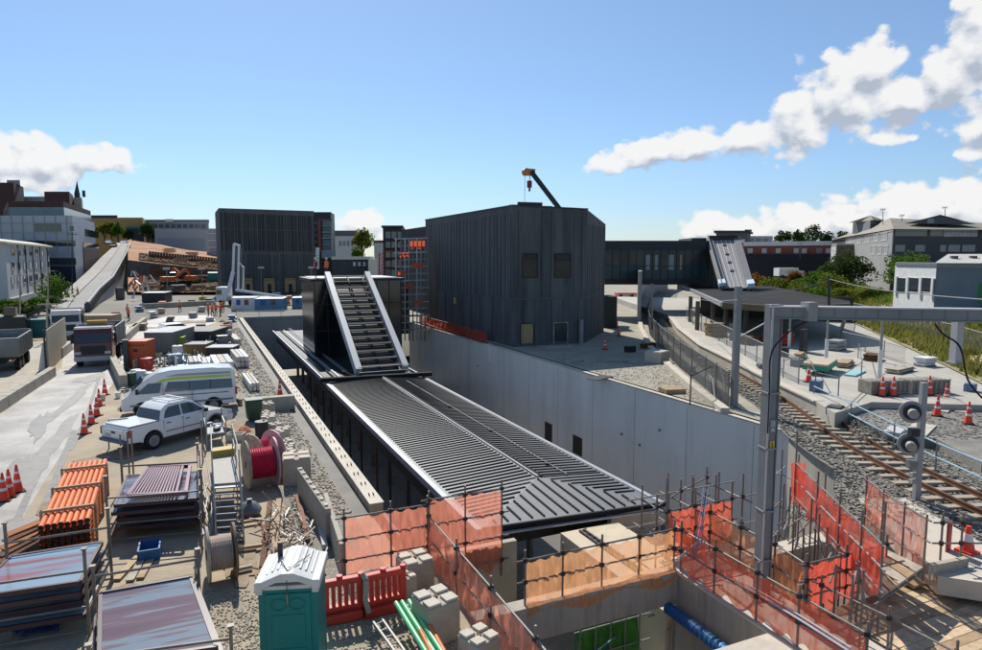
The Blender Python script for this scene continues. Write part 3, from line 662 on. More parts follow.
o=T('roof_plant_box','dark angular plant box on the roof of the black building','roof plant',(27,55,ZT-.3)); MB().prism([(26.5,54.3),(30.3,53.9),(31,56.5),(27.5,57.2)],ZT-.6,[ZT+.6,ZT+.6,ZT+.7,ZT+.9]).build('casing',precb,o); MB().prism([(27.2,54.8),(29.6,54.5),(30,56),(27.9,56.4)],ZT+.6,ZT+.95).build('cap',dark,o)
o=MB().box(30.5,30.8,49.0,49.3,.5,2.6).build('site_post',galv); tag(o,'short pale post at the foot of the black building corner','post')
# skirting slab / debris before the black building
for i,(x,y,sx,sy,h) in enumerate(((27.5,47.6,2.6,.8,.12),(31,47.4,1.4,.5,.1))):
    o=MB().cb(x,y,.5,sx,sy,h,0).build('timber_mat',woodg); tag(o,['wide','narrow'][i]+' timber mat on the ground at the foot of the black building','mat')
# mobile crane behind
t=T('mobile_crane','orange headed crane boom rising behind the black building','crane',tuple(P(575,300,80)))
a=P(531,171.5,80); b=P(562,212,80); c=P(583,240,82)
MB().bar(c,b,.7,.8).build('boom_base',M('crane_orange',(.62,.20,.04),.5,.1,2),t); MB().bar(b,a,.45,.55).build('boom_tip',dark,t)
h=P(526,172,80); m=MB(); m.bar(a+Vector((.5,0,-.1)),h,.55,.8); m.tube(h+Vector((0,-.3,0)),h+Vector((0,.3,0)),.45,12); m.build('boom_head',yel if 0 else M('crane_head',(.55,.20,.05),.5,.1,2),t)
k=P(529.5,185,80); MB().tube(P(530,175,80),k,.04,6).build('hoist_rope',dark,t); MB().tube(P(525,174,80),P(524.5,208,80),.025,5).build('whip_line',dark,t)
m=MB(); m.tube(k+Vector((0,0,.5)),k-Vector((0,0,.3)),.3,10); m.tube(k-Vector((0,0,.3)),k-Vector((0,0,.75)),.13,8); m.build('hook_block',M('hook_red',(.22,.04,.03),.5,.1,2),t)

# footbridge
A=P(596,283,84); B_=P(708,283,84); 
t=T('glazed_footbridge','dark glazed footbridge spanning from the black building to the far platform','footbridge',(A.x,A.y,4.8)); A2=(A.x,A.y); B2=(B_.x,B_.y); L=(Vector(B2)-Vector(A2)).length
m=MB().fb(A2,B2,-.5,L,9.0,10.2,-4,0); m.build('roof_band',dark,t)
MB().fb(A2,B2,-.5,L,4.6,5.3,-4,0).build('floor_beam',dark,t)
MB().fb(A2,B2,-.5,L,5.3,9.0,-3.9,-.1).build('glazing',M('bridge_glass',(.022,.036,.042),.25,.35,.35,dirt=(.10,.085,.045),damt=.6,dscale=.18,spec=.35),t)  # brownish reflection painted into the glass colour
for i in range(15): u=i*L/14-.02; MB().fb(A2,B2,u,u+.09,5.3,9.0,-.1,-.03).build('mullion',dark,t)
MB().fb(A2,B2,0,L,6.95,7.05,-.1,-.04).build('transom',dark,t)
for i in range(14): MB().fb(A2,B2,i*L/14+.1,(i+1)*L/14-.05,5.35,6.95,-.1,-.07).build('lower_pane',M('teal_pane',(.025,.055,.065),.3,.3,.5,spec=.35) if i==0 else bpy.data.materials['teal_pane'],t)
for x0,x1 in ((646,650),(655,658),(668,674),(680,682)):
    u0,_=onf(A2,B2,x0,262); u1,_=onf(A2,B2,x1,262); MB().fb(A2,B2,u0,u1,6.5,8.4,-.095,-.05).build('interior_panel',[glassd,greyw,steelg,greyw][(x0//5)%4],t)
A=P(690,290,86); B_=P(722,290,86); A2=(A.x,A.y); B2=(B_.x,B_.y); L=(Vector(B2)-Vector(A2)).length
t=T('far_stair_tower','dark glazed tower at the right end of the footbridge','tower',(A.x,A.y,4.2)); MB().fb(A2,B2,0,L,3.6,10.6,-6,0).build('glazed_wall',M('tower_glass',(.018,.035,.038),.3,.3,.5,spec=.35),t)
for i in range(4): MB().fb(A2,B2,i*L/3-.05,i*L/3+.05,3.6,10.3,0,.06).build('mullion',dark,t)
for z in (6,8): MB().fb(A2,B2,0,L,z,z+.1,0,.05).build('transom',dark,t)
# far ribbed stair roof
t=T('ribbed_stair_roof','ribbed grey sloping stair roof with white panels at the foot, on the far platform','stair',tuple(P(730,290,58)))
bl,br=P(722,289.5,75),P(752,288.5,73.5); tl,tr=P(708,240,86),P(738,240,84.5)
tz=(tl.z+tr.z)/2; tl.z=tr.z=tz; bz=(bl.z+br.z)/2; bl.z=br.z=bz
up=(tl-bl).cross(br-bl).normalized(); up=up if up.z>0 else -up
def sp(u,v,h=0): return bl.lerp(br,u).lerp(tl.lerp(tr,u),v)+up*h
stm=M('stair_grey',(.36,.34,.32),.45,.08,1,metal=.2)
m=MB(); m.add([sp(0,0,0),sp(1,0,0),sp(1,1,0),sp(0,1,0),sp(0,0,-.5),sp(1,0,-.5),sp(1,1,-.5),sp(0,1,-.5)],[(0,1,2,3),(7,6,5,4),(0,4,5,1),(1,5,6,2),(2,6,7,3),(3,7,4,0)]); m.build('roof_slab',dark,t)
for u in (.045,.955): MB().bar(sp(u,0,.12),sp(u,1,.12),.80,.5,up=up).build('side_beam',M('stair_side',(.22,.21,.20),.5,.08,1),t)
MB().bar(sp(0,0,.1),sp(0,1,.1),.12,1.4,up=up).build('side_cladding',galv,t)
for i in range(11): u=.14+i*.072; MB().bar(sp(u,.0,.1),sp(u,.97,.1),.20,.16,up=up).build('rib',stm if i%2 else M('stair_rib_pale',(.50,.47,.44),.5,.05,1),t)
for i,v in enumerate((.30,.47,.64,.84)): MB().bar(sp(.47,v,.22),sp(.52,v+.03,.22),.35,.1,up=up).build('roof_vent',dark,t)
for u in (.02,.98): MB().bar(sp(u,0,.45),sp(u,.08,.4),.75,.6,up=up).build('foot_panel',M('cyan_white_panel',(.70,.85,.92),.5,.03,1),t)
MB().bar(sp(0,1.0,.2),sp(1,1.0,.2),.7,.8).build('top_flashing',dark,t)
# far canopy over right platform
t=T('far_side_canopy','low dark canopy roof over the far platform','canopy',(48,50,1.3))
cp=[G(684,286,4.3),G(722,303,4.3),G(775,306.5,4.3),G(850,304,4.3),G(850,301,4.3),G(770,286,4.3)]
cp=[(p.x,p.y) for p in cp]
MB().prism(cp,3.95,4.3).build('roof_sheet',M('dark_canopy',(.028,.028,.03),.9,.2,1,dirt=(.06,.055,.045),damt=.5,dscale=.3,spec=.1),t)
a,b=Vector((*cp[0],4.2)),Vector((*cp[1],4.2)); MB().bar(a+Vector((-.1,-.1,.0)),b+Vector((-.1,-.1,.0)),.25,.35).build('edge_gutter',rooflt,t)
a,b=Vector((*cp[1],4.1)),Vector((*cp[2],4.1)); c=Vector((*cp[3],4.1)); 
for p,q in ((a,b),(b,c)): MB().bar(p,q,.2,.5).build('timber_fascia',M('tan_fascia',(.16,.12,.07),.7,.1,1),t)
for px,py,z in ((697,330,0),(712,332,0),(725,336,0),(745,338,0),(770,340,0),(790,340,0),(690,322,0)):
    g=G(px,py,1.3); MB().cb(g.x,g.y,1.3,.28,.28,2.7).build('column',concd,t)
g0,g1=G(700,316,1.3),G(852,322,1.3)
o=MB().fb((g0.x,g0.y),(g1.x,g1.y),0,(g1-g0).length,1.3,3.9,-.3,0).build('platform_shade_wall',M('painted_shade_wall',(.06,.05,.045),.8,.3,.5)); tag(o,'dark wall added as shade under the far platform canopy','wall')  # dark wall paints in the shade under the far canopy
# ------------------------------------------------------------ background buildings
def bldg(name,label,cat,pts,top,mat,base=-1,group=None,roof=None,rh=.4,ov=.3,tops=None):
    """pts: (px,depth) of footprint, near faces first; top: (px,py,depth) that fixes the eave height"""
    W=[P(x,300,d) for x,d in pts]; W=[(p.x,p.y) for p in W]; zt=P(*top).z
    cx=sum(p[0] for p in W)/len(W); cy=sum(p[1] for p in W)/len(W)
    t=T(name,label,cat,(cx,cy,base),0,group); MB().prism(W,base,zt).build('wall',mat,t)
    if roof: 
        W2=[(cx+(x-cx)*(1+ov/20),cy+(y-cy)*(1+ov/20)) for x,y in W]; MB().prism(W2,zt,zt+rh).build('roof',roof,t)
    return t,W,zt
# white three storey apartment house, far left
t,W,zt=bldg('apartment_house','white three storey apartment house with rows of narrow windows at the far left','building',[(-60,104),(9,104),(52,143),(20,160),(-70,130)],(9,243.5,104),lgrey)
a,b=Vector((*W[1],zt)),Vector((*W[2],zt))
m=MB(); c=Vector((*W[0],zt)); d=Vector((*W[4],zt)); e=Vector((*W[3],zt))
m.prism([(a.x+.4,a.y-.8),(b.x+.8,b.y),(e.x,e.y),(d.x,d.y),(c.x,c.y-.8)],zt,[zt+.3,zt+.3,zt+2.2,zt+2.2,zt+.3+1.0]); m.build('roof',cream,t)
for r_,(yt,yb) in enumerate(((248,255),(262.5,270),(277,284.5))):
    for i in range(7):
        f=(i+.4)/7.2; x=9+ (52-9)*f; k=1-f*.27; yy0=258-(258-yt)*(1 if 1 else 1)*(1-f*.26); yy1=258-(258-yb)*(1-f*.26)
        winf(t,W[1],W[2],x,yy0,x+2.6*k,yy1,glassd,greyw,fw=.12,d=.1)
for i in range(5):
    x=18+i*7.3; u,_=onf(W[1],W[2],x,260); MB().fb(W[1],W[2],u,u+.18,-1,zt,0,.15).build('downpipe',dark,t)
u0,_=onf(W[1],W[2],9,260); L=(Vector(W[2])-Vector(W[1])).length
MB().fb(W[1],W[2],0,L*.8,-1,1.6,0,.5).build('plinth',greyw,t)
# office building
t,W,zt=bldg('office_block','pale blue clad office block with dark window bands and brown top storey','building',[(-70,160),(77.5,160),(99,192),(60,215),(-60,190)],(60,215.5,160),bluep)
L1=(Vector(W[1])-Vector(W[0])).length; L2=(Vector(W[2])-Vector(W[1])).length
def band(A,B,x0,y0,x1,y1,mat,name,d=.15):
    u0,_=onf(A,B,x0,(y0+y1)/2); u1,_=onf(A,B,x1,(y0+y1)/2); _,z1=onf(A,B,x0,y0); _,z0=onf(A,B,x0,y1); MB().fb(A,B,min(u0,u1),max(u0,u1),min(z0,z1),max(z0,z1),0,d).build(name,mat,t)
band(W[0],W[1],-20,240.5,75.5,246,glassd,'window_band'); band(W[0],W[1],-20,258,76,265,glassd,'window_band')
band(W[0],W[1],35,223,61,231.5,glassd,'window'); band(W[0],W[1],70,226,74,231,glassd,'window')
band(W[0],W[1],-20,266,76.5,300,M('navy_wall',(.03,.035,.06),.8,.2,1),'lower_wall'); 
for y in (232.5,223): band(W[0],W[1],-20,y,77,y+.4,greyw,'panel_joint',.2)
band(W[1],W[2],85,229,98,236,glassd,'window'); band(W[1],W[2],83,242,98,247,glassd,'window_band'); band(W[1],W[2],84,248,99,285,brown,'lower_wall')
for x in range(-10,75,11): u,_=onf(W[0],W[1],x,230); z=zt; MB().fb(W[0],W[1],u,u+.08,zt-9,zt,0,.18).build('panel_joint',greyw,t)
up_,W2,z2=bldg('x','x','x',[(15,163),(69.5,163),(96,196),(60,214),(10,195)],(50,201.3,163),brown,base=zt)
bpy.data.objects.remove(KIDS(up_)[0]); bpy.data.objects.remove(up_)
MB().prism(W2,zt+2.2,z2).build('upper_storey',brown,t); MB().prism([(x*.995,y*.998) for x,y in W2],zt,zt+2.2).build('upper_glazing',glassb,t)
def sm(name,label,cat,pts,top,mat,base,**k): return bldg(name,label,cat,pts,top,mat,base,**k)[0]
sm('brown_tower','wide dark brown tower block at the left edge of the skyline','building',[(-60,230),(22,230),(31.5,245),(31,262),(-60,262)],(10,182.5,230),brown,-1)
t=sm('roof_plant_room','pale plant room on top of the wide brown tower','plant room',[(15.5,236),(28.5,236),(28.5,246),(15.5,246)],(20,180,236),greyw,P(10,183,230).z)
sm('rear_tower','narrow brown tower block behind the office block','building',[(51.5,225),(76,225),(80,240),(52,240)],(60,191.5,225),brown,-1)
sm('stair_block','low pale block linking the two brown towers','building',[(30,250),(53,250),(53,262),(30,262)],(40,196.5,250),lgrey,-1)
t=sm('cream_block','cream rendered block with a dark flue behind the office block','building',[(80,235),(88,235),(89,250),(80,250)],(84,197.5,235),cream,-1)
g=P(84,197,238); MB().tube(g,g+Vector((0,0,2.3)),.5,8).build('flue',dark,t)
t=T('church_spire','thin dark spire rising above the brown tower','spire',tuple(P(77,193,260))); g=P(77,193,260); m=MB(); m.tube(g-Vector((0,0,12)),g,1.0,8); m.tube(g,P(77,181,260),.9,8,.05); m.build('spire_body',dark,t)
# hill top
t,W,zt=bldg('blue_roof_hall','low hall with dark blue roof at the crest of the hill','building',[(96,290),(122,290),(122,310),(92,310)],(110,218,290),yell,-1,roof=M('navy_roof',(.04,.045,.08),.7,.1,1),rh=1.2)
t,W,zt=bldg('yellow_shop_building','ochre building with a teal shopfront at the top of the hill road','building',[(121,280),(147,280),(150,300),(122,300)],(135,217.5,280),yell,-1)
u0,_=onf(W[0],W[1],127,230); u1,_=onf(W[0],W[1],144,230); MB().fb(W[0],W[1],u0,u1,12,P(135,228,280).z,0,.3).build('shopfront',M('dark_teal_shop',(.02,.05,.06),.5,.2,1),t); MB().fb(W[0],W[1],u0,u1,P(135,229,280).z,P(135,227,280).z,0,1.2).build('awning',teal,t)
t,W,zt=bldg('long_white_wall_building','long low building with a plain pinkish white wall beyond the excavation','building',[(158,255),(213,268),(214,290),(158,280)],(160,228.5,255),M('pinkish_render',(.42,.38,.37),.8,.05,.4),-1)
u0,_=onf(W[0],W[1],158.5,240); u1,_=onf(W[0],W[1],205,240); MB().fb(W[0],W[1],u0,u1,4,P(160,238,255).z,0,.15).build('lower_panel',M('grey_violet_render',(.30,.30,.33),.8,.05,.4),t)
t,W,zt=bldg('grey_office','grey office with stepped roof line behind the long white wall','building',[(149,300),(212,300),(212,320),(149,320)],(150,221,300),greyw,-1,roof=slate,rh=.6)
for i in range(9): u,_=onf(W[0],W[1],153+i*6,226); MB().fb(W[0],W[1],u,u+2,P(150,228,300).z,P(150,224,300).z,0,.1).build('window',glassb,t)
sm('roof_box','pale roof box on the grey office','plant room',[(169,298),(177,298),(177,306),(169,306)],(172,219,298),whitem,P(170,222,300).z)
sm('sloping_roof_house','dark roofed house behind the left black hall','building',[(180,310),(211,310),(211,325),(180,325)],(190,223.5,310),slate,-1)
t,W,zt=bldg('pale_blue_block','pale blue block with thin white floor bands beside the left black hall','building',[(211,235),(228,235),(228,255),(211,255)],(215,228.5,235),bluep,-1)
for y in (233,240,247): _,z=onf(W[0],W[1],214,y); MB().fb(W[0],W[1],0,3,z-.3,z,0,.5).build('balcony_band',whitem,t)
# left black hall
t=T('black_hall','big dark board clad hall with plywood covered doorways','building',tuple(P(270,290,145)))
a=P(222,290,138); b=P(316,290,150); a=(a.x,a.y); b=(b.x,b.y); zl=P(222,208,138).z; zr=P(316,211,150).z
e=(Vector(b)-Vector(a)).normalized(); n=Vector((-e.y,e.x)); a2=Vector(a)+n*16; b2=Vector(b)+n*16; a2.x-=0
MB().prism([a,b,tuple(b2),(P(219,290,141).x,P(219,290,141).y+6)],-1,[zl,zr,zr-.4,zl-.4]).build('wall',precb2,t); L=(Vector(b)-Vector(a)).length
R=random.Random(2)
for z0_,z1_,nn in ((9.5,18,48),(3.2,9.4,40)):
    mt=M('board_dark',(.030,.031,.033),.8,.2,2) if z0_>5 else M('board_pale',(.085,.083,.08),.8,.2,2)
    for i in range(nn): u=L*(i+R.random()*.7)/nn; MB().fb(a,b,u,u+.10*R.uniform(.6,2),z0_,z1_-.6,0,.10).build('board',mt,t)
for z in (3.1,9.4,14): MB().fb(a,b,0,L,z,z+.12,0,.13).build('string_course',M('board_joint',(.11,.11,.11),.8,.1,1),t)
MB().fb(a,b,-.1,L,zr,zl+.1,.0,.12) 
for x0,x1 in ((242,253),(263,275),(284,296)):
    f=winf(t,a,b,x0,278,x1,292,ply,dark,name='doorway',pane='plywood_panel',d=.3); 
    u0,_=onf(a,b,(x0+x1)/2-1.5,285); u1,_=onf(a,b,(x0+x1)/2+2,285); _,z=onf(a,b,x0,284); MB().fb(a,b,u0,u1,-1,z,.12,.2).build('door_leaf',dark,t)
# apartment tower beside it
t,W,zt=bldg('apartment_tower','narrow black and red apartment tower with glazed balconies','building',[(313,172),(333,172),(336.5,182),(318,186)],(320,212,172),dark,-1)
def pan(x0,y0,x1,y1,mat,name,d=.2):
    u0,_=onf(W[0],W[1],x0,(y0+y1)/2); u1,_=onf(W[0],W[1],x1,(y0+y1)/2); _,z1=onf(W[0],W[1],x0,y0); _,z0=onf(W[0],W[1],x0,y1); return MB().fb(W[0],W[1],u0,u1,z0,z1,0,d).build(name,mat,t)
pan(318,219,321,252,brick,'red_panel'); pan(321,219,332,221,brick,'red_panel')
for i in range(5): y=221+i*6.2; pan(323,y,332,y+4.6,M('balcony_glass',(.10,.17,.19),.15,.2,1,spec=.8),'balcony_glass',.3); pan(322.4,y+4.6,332.6,y+5.4,greyw,'floor_edge',.45); pan(315,y+.5,317,y+3.6,glassb,'window')
pan(322,251,336,258,M('lower_panel_blue',(.22,.28,.33),.4,.1,1),'lower_panel',.4)
t=T('white_chute','stacked white rubbish chute hanging beside the left black hall','chute',tuple(P(317,270,150)))
for i in range(8): g=P(317.3,269-i*2.7,150); MB().tube(g,g+Vector((0,0,.55)),.42,10,.5).build('chute_section',whitem,t)
# middle distance between the two black buildings
t,W,zt=bldg('pale_terrace','pale terrace building with long roof behind the round tree','building',[(335,230),(362,230),(362,245),(335,245)],(350,236,230),lgrey,-1,roof=slate,rh=.8)
for i in range(4): u,_=onf(W[0],W[1],339+i*4,240); MB().fb(W[0],W[1],u,u+.8,P(340,246,230).z,P(340,241,230).z,0,.1).build('window',glassd,t)
sm('grey_terrace','dark terrace at the back below the cloud, behind the pale terrace','building',[(334,260),(358,260),(358,270),(334,270)],(340,230.5,260),slate,-1)
sm('small_red_house','small red roofed house right of the round tree','building',[(375,240),(386,240),(386,250),(375,250)],(380,243,240),lgrey,-1,roof=brick,rh=1)
t,W,zt=bldg('low_dark_office','low dark office with cream roof edge and a row of small windows','building',[(333,150),(371,152),(374,165),(333,165)],(350,259.5,150),M('dark_office',(.05,.055,.06),.8,.2,1),-1,roof=cream,rh=.7,ov=.5)
for i in range(4): 
    x=353+i*5; u,_=onf(W[0],W[1],x,264); _,z=onf(W[0],W[1],x,266); MB().fb(W[0],W[1],u,u+.6,z,z+.9,0,.1).build('window',lgrey,t)
sm('cream_shed','small cream shed right of the low dark office','shed',[(369,148),(378,148),(378,156),(369,156)],(372,259,148),cream,-1)
tree('round_tree','round dark green tree standing between the two black buildings','tree',tuple(P(363,262,205)),10.5,3.4,foilB,1500,.42,seed=4)
tree('small_tree','small bright green bush like tree in front of the round tree','tree',tuple(P(357,262,190)),4.4,2.2,foilC,700,.3,seed=6,trunk=.15)
# scaffolded black apartment
t,W,zt=bldg('black_apartment_block','black apartment block with flat overhanging roof beside the big black building','building',[(384,110),(403,110),(405,122),(388,124)],(390,227.5,110),M('black_clad',(.035,.038,.042),.6,.3,.8),-1,roof=dark,rh=.3,ov=2.5)
W0,W1=W[0],W[1]
for r_ in range(5):
    for q in range(3):
        x=386+q*6; y=232+r_*9.5; winf(t,W0,W1,x,y,x+4.2,y+6,glassb if (r_+q)%2 else glassd,greyw,fw=.05)
for y in (241,251,260): u=0; _,z=onf(W0,W1,390,y); MB().fb(W0,W1,0,(Vector(W1)-Vector(W0)).length,z-.1,z+.1,0,.5).build('balcony',dark if y!=251 else brick,t)
t,W,zt=bldg('black_link_block','black block linking the apartment to the big black building, behind scaffolding','building',[(402,100),(428,88),(430,100),(405,112)],(410,230,100),M('black_clad_b',(.022,.024,.028),.7,.3,.8),-1)
t=T('building_scaffold','tall tube scaffold with red mesh wrapped against the side of the big black building','scaffold',tuple(P(412,330,72)))
sx=[396,401,405,409,413,417,421,425]; 
for x in sx:
    for d in (74,71): 
        a_=P(x,338,d); a_.z=-1.0; b_=P(x,238,d); MB().tube(a_,b_,.07,6).build('standard',[lgrey,galv,tubem][x%3],t)
for k in range(14):
    y=330-k*7
    for d in (74,71): MB().tube(P(394,y,d),P(427,y-1,d),.065,5).build('ledger',lgrey if k%2 else galv,t)
    if k%2==0: a_,b_=P(396,y,74),P(426,y,71.5); MB().bar(a_,b_,1.1,.06).build('platform_board',woodg,t)
for (x0,y0,x1,y1) in ((410,240,425,248),(412,262,424,268),(405,283,412,288),(398,270,406,275),(414,300,424,305),(400,252,409,257)): net('mesh_sheet',[P(x0,y0,70.8),P(x1,y0,70.8)],[P(x0,y1,70.8),P(x1,y1,70.8)],netR,t,.04,10,4)
t=T('red_hoist_mast','red lattice hoist mast beside the black apartment block','hoist',tuple(P(381,285,100)))
for x in (379,383.5): a_=P(x,286,100); b_=P(x,253,100); MB().tube(a_,b_,.09,6).build('mast_leg',redp,t)
for k in range(9): MB().tube(P(379,285-k*3.6,100),P(383.5,281.5-k*3.6,100),.06,5).build('lattice',redp,t)
# right background
t,W,zt=bldg('rooftop_apartment','dark top floor apartment with thin overhanging roof above the ribbed stair','building',[(714,180),(745,180),(748,192),(716,192)],(730,232.5,180),slate,-1,roof=dark,rh=.5,ov=3)
for i in range(5): u,_=onf(W[0],W[1],717+i*6,241); _,z=onf(W[0],W[1],720,243); MB().fb(W[0],W[1],u,u+1,z,z+1.0,0,.1).build('window',glassb if i%2 else whitem,t)
sm('lift_overrun','small dark lift overrun on the rooftop apartment','plant room',[(742,183),(749,183),(749,190),(742,190)],(745,229.5,183),slate,P(740,232,183).z)
MB()
t,W,zt=bldg('white_framed_flats','row of white framed upper flats right of the rooftop apartment','building',[(747,190),(770,190),(770,205),(747,205)],(760,236,190),lgrey,-1)
for i in range(3): u,_=onf(W[0],W[1],749+i*7.3,240); _,z=onf(W[0],W[1],750,243); MB().fb(W[0],W[1],u,u+1.3,z,z+1.3,0,.1).build('window',glassd,t)
t,W,zt=bldg('red_brick_row','long red brick row with a white roof above the dark hoarding wall','building',[(742,150),(840,140),(842,160),(744,168)],(760,246,150),brick,-1,roof=whitem,rh=.9,ov=.3)
for x in (748,762,776,794,802,817,826): winf(t,W[0],W[1],x,248.5,x+4.5,253,glassb if x%2 else lgrey,lgrey,fw=.05)
MB().fb(W[0],W[1],0,(Vector(W[1])-Vector(W[0])).length,-1,P(780,254.5,148).z,0,.6).build('dark_lower_wall',M('black_hoarding',(.022,.024,.028),.8,.2,.3),t)
t,W,zt=bldg('brown_side_building','low brown brick building with a pale end wall','building',[(829,118),(834,115),(872,112),(872,125),(830,128)],(850,245.5,114),M('brown_render',(.17,.12,.09),.8,.1,1),-1,roof=greyw,rh=.3)
MB().fb(W[0],W[1],0,(Vector(W[1])-Vector(W[0])).length,-1,zt-.1,0,.1).build('end_wall',lgrey,t)
# big hall with turret
t=T('turreted_warehouse','big grey warehouse with hipped tan roof and a small square turret','building',tuple(P(895,262,95)))
A=P(845,262,122);B=P(892,262,88);D=P(1060,262,92); z=P(892,229.5,88).z
a,b,d=(A.x,A.y),(B.x,B.y),(D.x,D.y); bk=(D.x+14,D.y+24); bk2=(A.x+14,A.y+14)
MB().prism([a,b,d,bk,bk2],-1,z).build('wall',M('dark_warehouse',(.062,.06,.065),.8,.15,.5),t)
MB().fb(a,b,0,(B-A).length,-1,z-.05,0,.12).build('lit_face_sheet',M('warehouse_lit_face',(.30,.29,.28),.8,.08,.5),t)  # pale sheet paints the lit left face of the warehouse
e=Vector((1,0,0)); ctr=(A+B+D)/3+Vector((8,8,0)); 
def ovh(p,k=.6): v=Vector((p[0]-ctr.x,p[1]-ctr.y)).normalized()*k; return (p[0]+v.x,p[1]+v.y)
ev=[ovh(a),ovh(b),ovh(d),ovh(bk),ovh(bk2)]
r0=P(890,218,105); r1=P(985,224,108); ap=P(938,215.5,100)
m=MB(); vs=[(p[0],p[1],z+.05) for p in ev]+[tuple(r0),tuple(P(985,223,108))]; m.add(vs,[(0,1,5),(1,2,6,5),(2,3,6),(3,4,5,6),(4,0,5)]); m.add([(p[0],p[1],z-.25) for p in ev],[(0,1,2,3,4)])
m.build('roof',tanroof,t)
# gable dormer
g0,g1,gp=P(904,223.5,94),P(976,224.5,94),P(938,215.5,94); bk_=P(938,216,112)
m=MB(); m.add([g0,g1,gp],[(0,1,2)]); m.build('gable_wall',slate,t)
m=MB(); m.add([g0+Vector((0,-.3,0)),gp+Vector((0,-.3,.1)),bk_,g1+Vector((0,-.3,0))],[(0,1,2),(1,3,2)]); m.build('gable_roof',tanroof,t)
for x in (928,): winf(t,(g0.x,g0.y),(g1.x,g1.y),x,219.5,x+5,222.5,glassb,lgrey)
for i in range(5):
    f=i/5; x=848+f*42; yt=258-(258-232)*(.72+.28*f); yb=258-(258-239)*(.72+.28*f); winf(t,a,b,x,yt,x+7*(.8+.2*f),yb,glassb,whitem,fw=.08,d=.18)
for i in range(3): x=872+i*6.2; winf(t,a,b,x,246,x+4.6,254,glassd,whitem,fw=.08,d=.18)
for x0,x1 in ((895,927),(930,943)): winf(t,b,d,x0,230,x1,236,glassd,slate)
for i in range(8): winf(t,b,d,944+i*4.2,230,947.6+i*4.2,236,M('bright_glass',(.25,.27,.30),.2,.3,1),lgrey,fw=.05)
for x0,x1 in ((895,905),(915,925),(940,946),(948,960),(962,975)): winf(t,b,d,x0,245,x1,251.5,glassb,slate)
t=T('roof_turret','square turret with pyramid roof on the left end of the warehouse roof','turret',tuple(P(872,228,108))); 
ta,tb,td=P(862,228,112),P(870,228,107),P(883,228,109); zt_=P(870,220,107).z; 
MB().prism([(ta.x,ta.y),(tb.x,tb.y),(td.x,td.y),(td.x+.3,td.y+2.3),(ta.x+1,ta.y+2.5)],P(872,232,107).z,zt_).build('wall',M('turret_wall',(.16,.17,.17),.7,.1,1),t)
c=(tb+td)/2+Vector((0,1.2,0)); m=MB(); q=[(ta.x-.4,ta.y),(tb.x,tb.y-.5),(td.x+.4,td.y-.2),(td.x+.5,td.y+2.8),(ta.x+.5,ta.y+3)]; vs=[(x,y,zt_) for x,y in q]+[(c.x,c.y,P(873,215,108).z)]; m.add(vs,[(0,1,5),(1,2,5),(2,3,5),(3,4,5),(4,0,5),(4,3,2,1,0)]); m.build('roof',tanroof,t)
for k,(x,y,d_) in enumerate(((883,209,100),(945,207,100),(902,215,100),(800,243,140))):
    t=T('tv_aerial','tv aerial on the roof, %s'%['tallest one, behind the turret','above the warehouse gable peak','small one left of the gable','over the red brick row'][k],'aerial',tuple(P(x,y+14,d_)),0,'roof aerials'); MB().tube(P(x,y+16,d_),P(x,y,d_),.05,5).build('mast',steelg,t); MB().tube(P(x-3,y+1,d_),P(x+2.5,y,d_),.04,5).build('boom',steelg,t)
    for q in (-2,0,2): MB().tube(P(x+q,y+2,d_),P(x+q,y-1,d_),.03,4).build('element',steelg,t)
# white low building at right edge
t=T('white_workshop','low white workshop with three tall windows and a blue grey side','building',tuple(P(930,305,66)))
A=P(893,300,68);B=P(934,300,60);D=P(1010,300,58); a,b,d=(A.x,A.y),(B.x,B.y),(D.x,D.y); z=P(934,266,60).z; z2=P(893,267.5,68).z
MB().prism([a,b,d,(D.x+9,D.y+16),tuple(P(895,300,84)[:2])],2.4,z).build('wall',whitem,t)
MB().fb(b,d,0,6.6,2.4,z-.1,0,.1).build('blue_grey_cladding',M('blue_grey_clad',(.19,.22,.26),.6,.1,.5,dirt=(.25,.28,.30),damt=.4,dscale=.5),t)
MB().prism([ovh(a,.3),ovh(b,.3),ovh(d,.3),(D.x+9,D.y+16),tuple(P(895,300,84)[:2])],z,z+.25).build('roof_edge',steelg,t)
for x0,x1 in ((897,906),(909.5,919),(922,932)): winf(t,a,b,x0,278,x1,292,glassd,whitem,fw=.06)
winf(t,b,d,935,280,950,295,glassd,slate); winf(t,b,d,951,281,962,295,glassb,slate); u,_=onf(b,d,977.5,290); MB().fb(b,d,u,u+2.5,4,P(980,282,60).z,0,.12).build('green_door',M('green_door',(.05,.25,.08),.6,.1,1),t)
for x in (896,907.5,920.5,932.5): u,_=onf(a,b,x,285); MB().fb(a,b,u,u+.35,4.2,P(x,277,64).z,0,.15).build('pier',whitem,t)
t=T('pale_roof_shed','building with a large pale sheet roof behind the white workshop','building',tuple(P(960,264,72)))
pp=[P(934,262,70),P(1010,262,68),P(1030,262,84),P(955,262,84)]; MB().prism([(p.x,p.y) for p in pp],3,P(940,263.5,70).z).build('wall',lgrey,t)
zz=P(940,263.5,70).z; m=MB(); q=[(p.x,p.y,zz) for p in pp]; r_=[P(948,254,76),P(1020,254,75)]; m.add(q+[tuple(x) for x in r_],[(0,1,5,4),(2,3,4,5),(0,4,3),(1,2,5)]); m.build('roof',M('pale_sheet_roof',(.55,.51,.45),.6,.05,.5),t)
for x in (954,973): g=P(x,259,73); MB().tube(g-Vector((0,0,.4)),g+Vector((0,0,.35)),.4,8).build('roof_vent',slate,t)
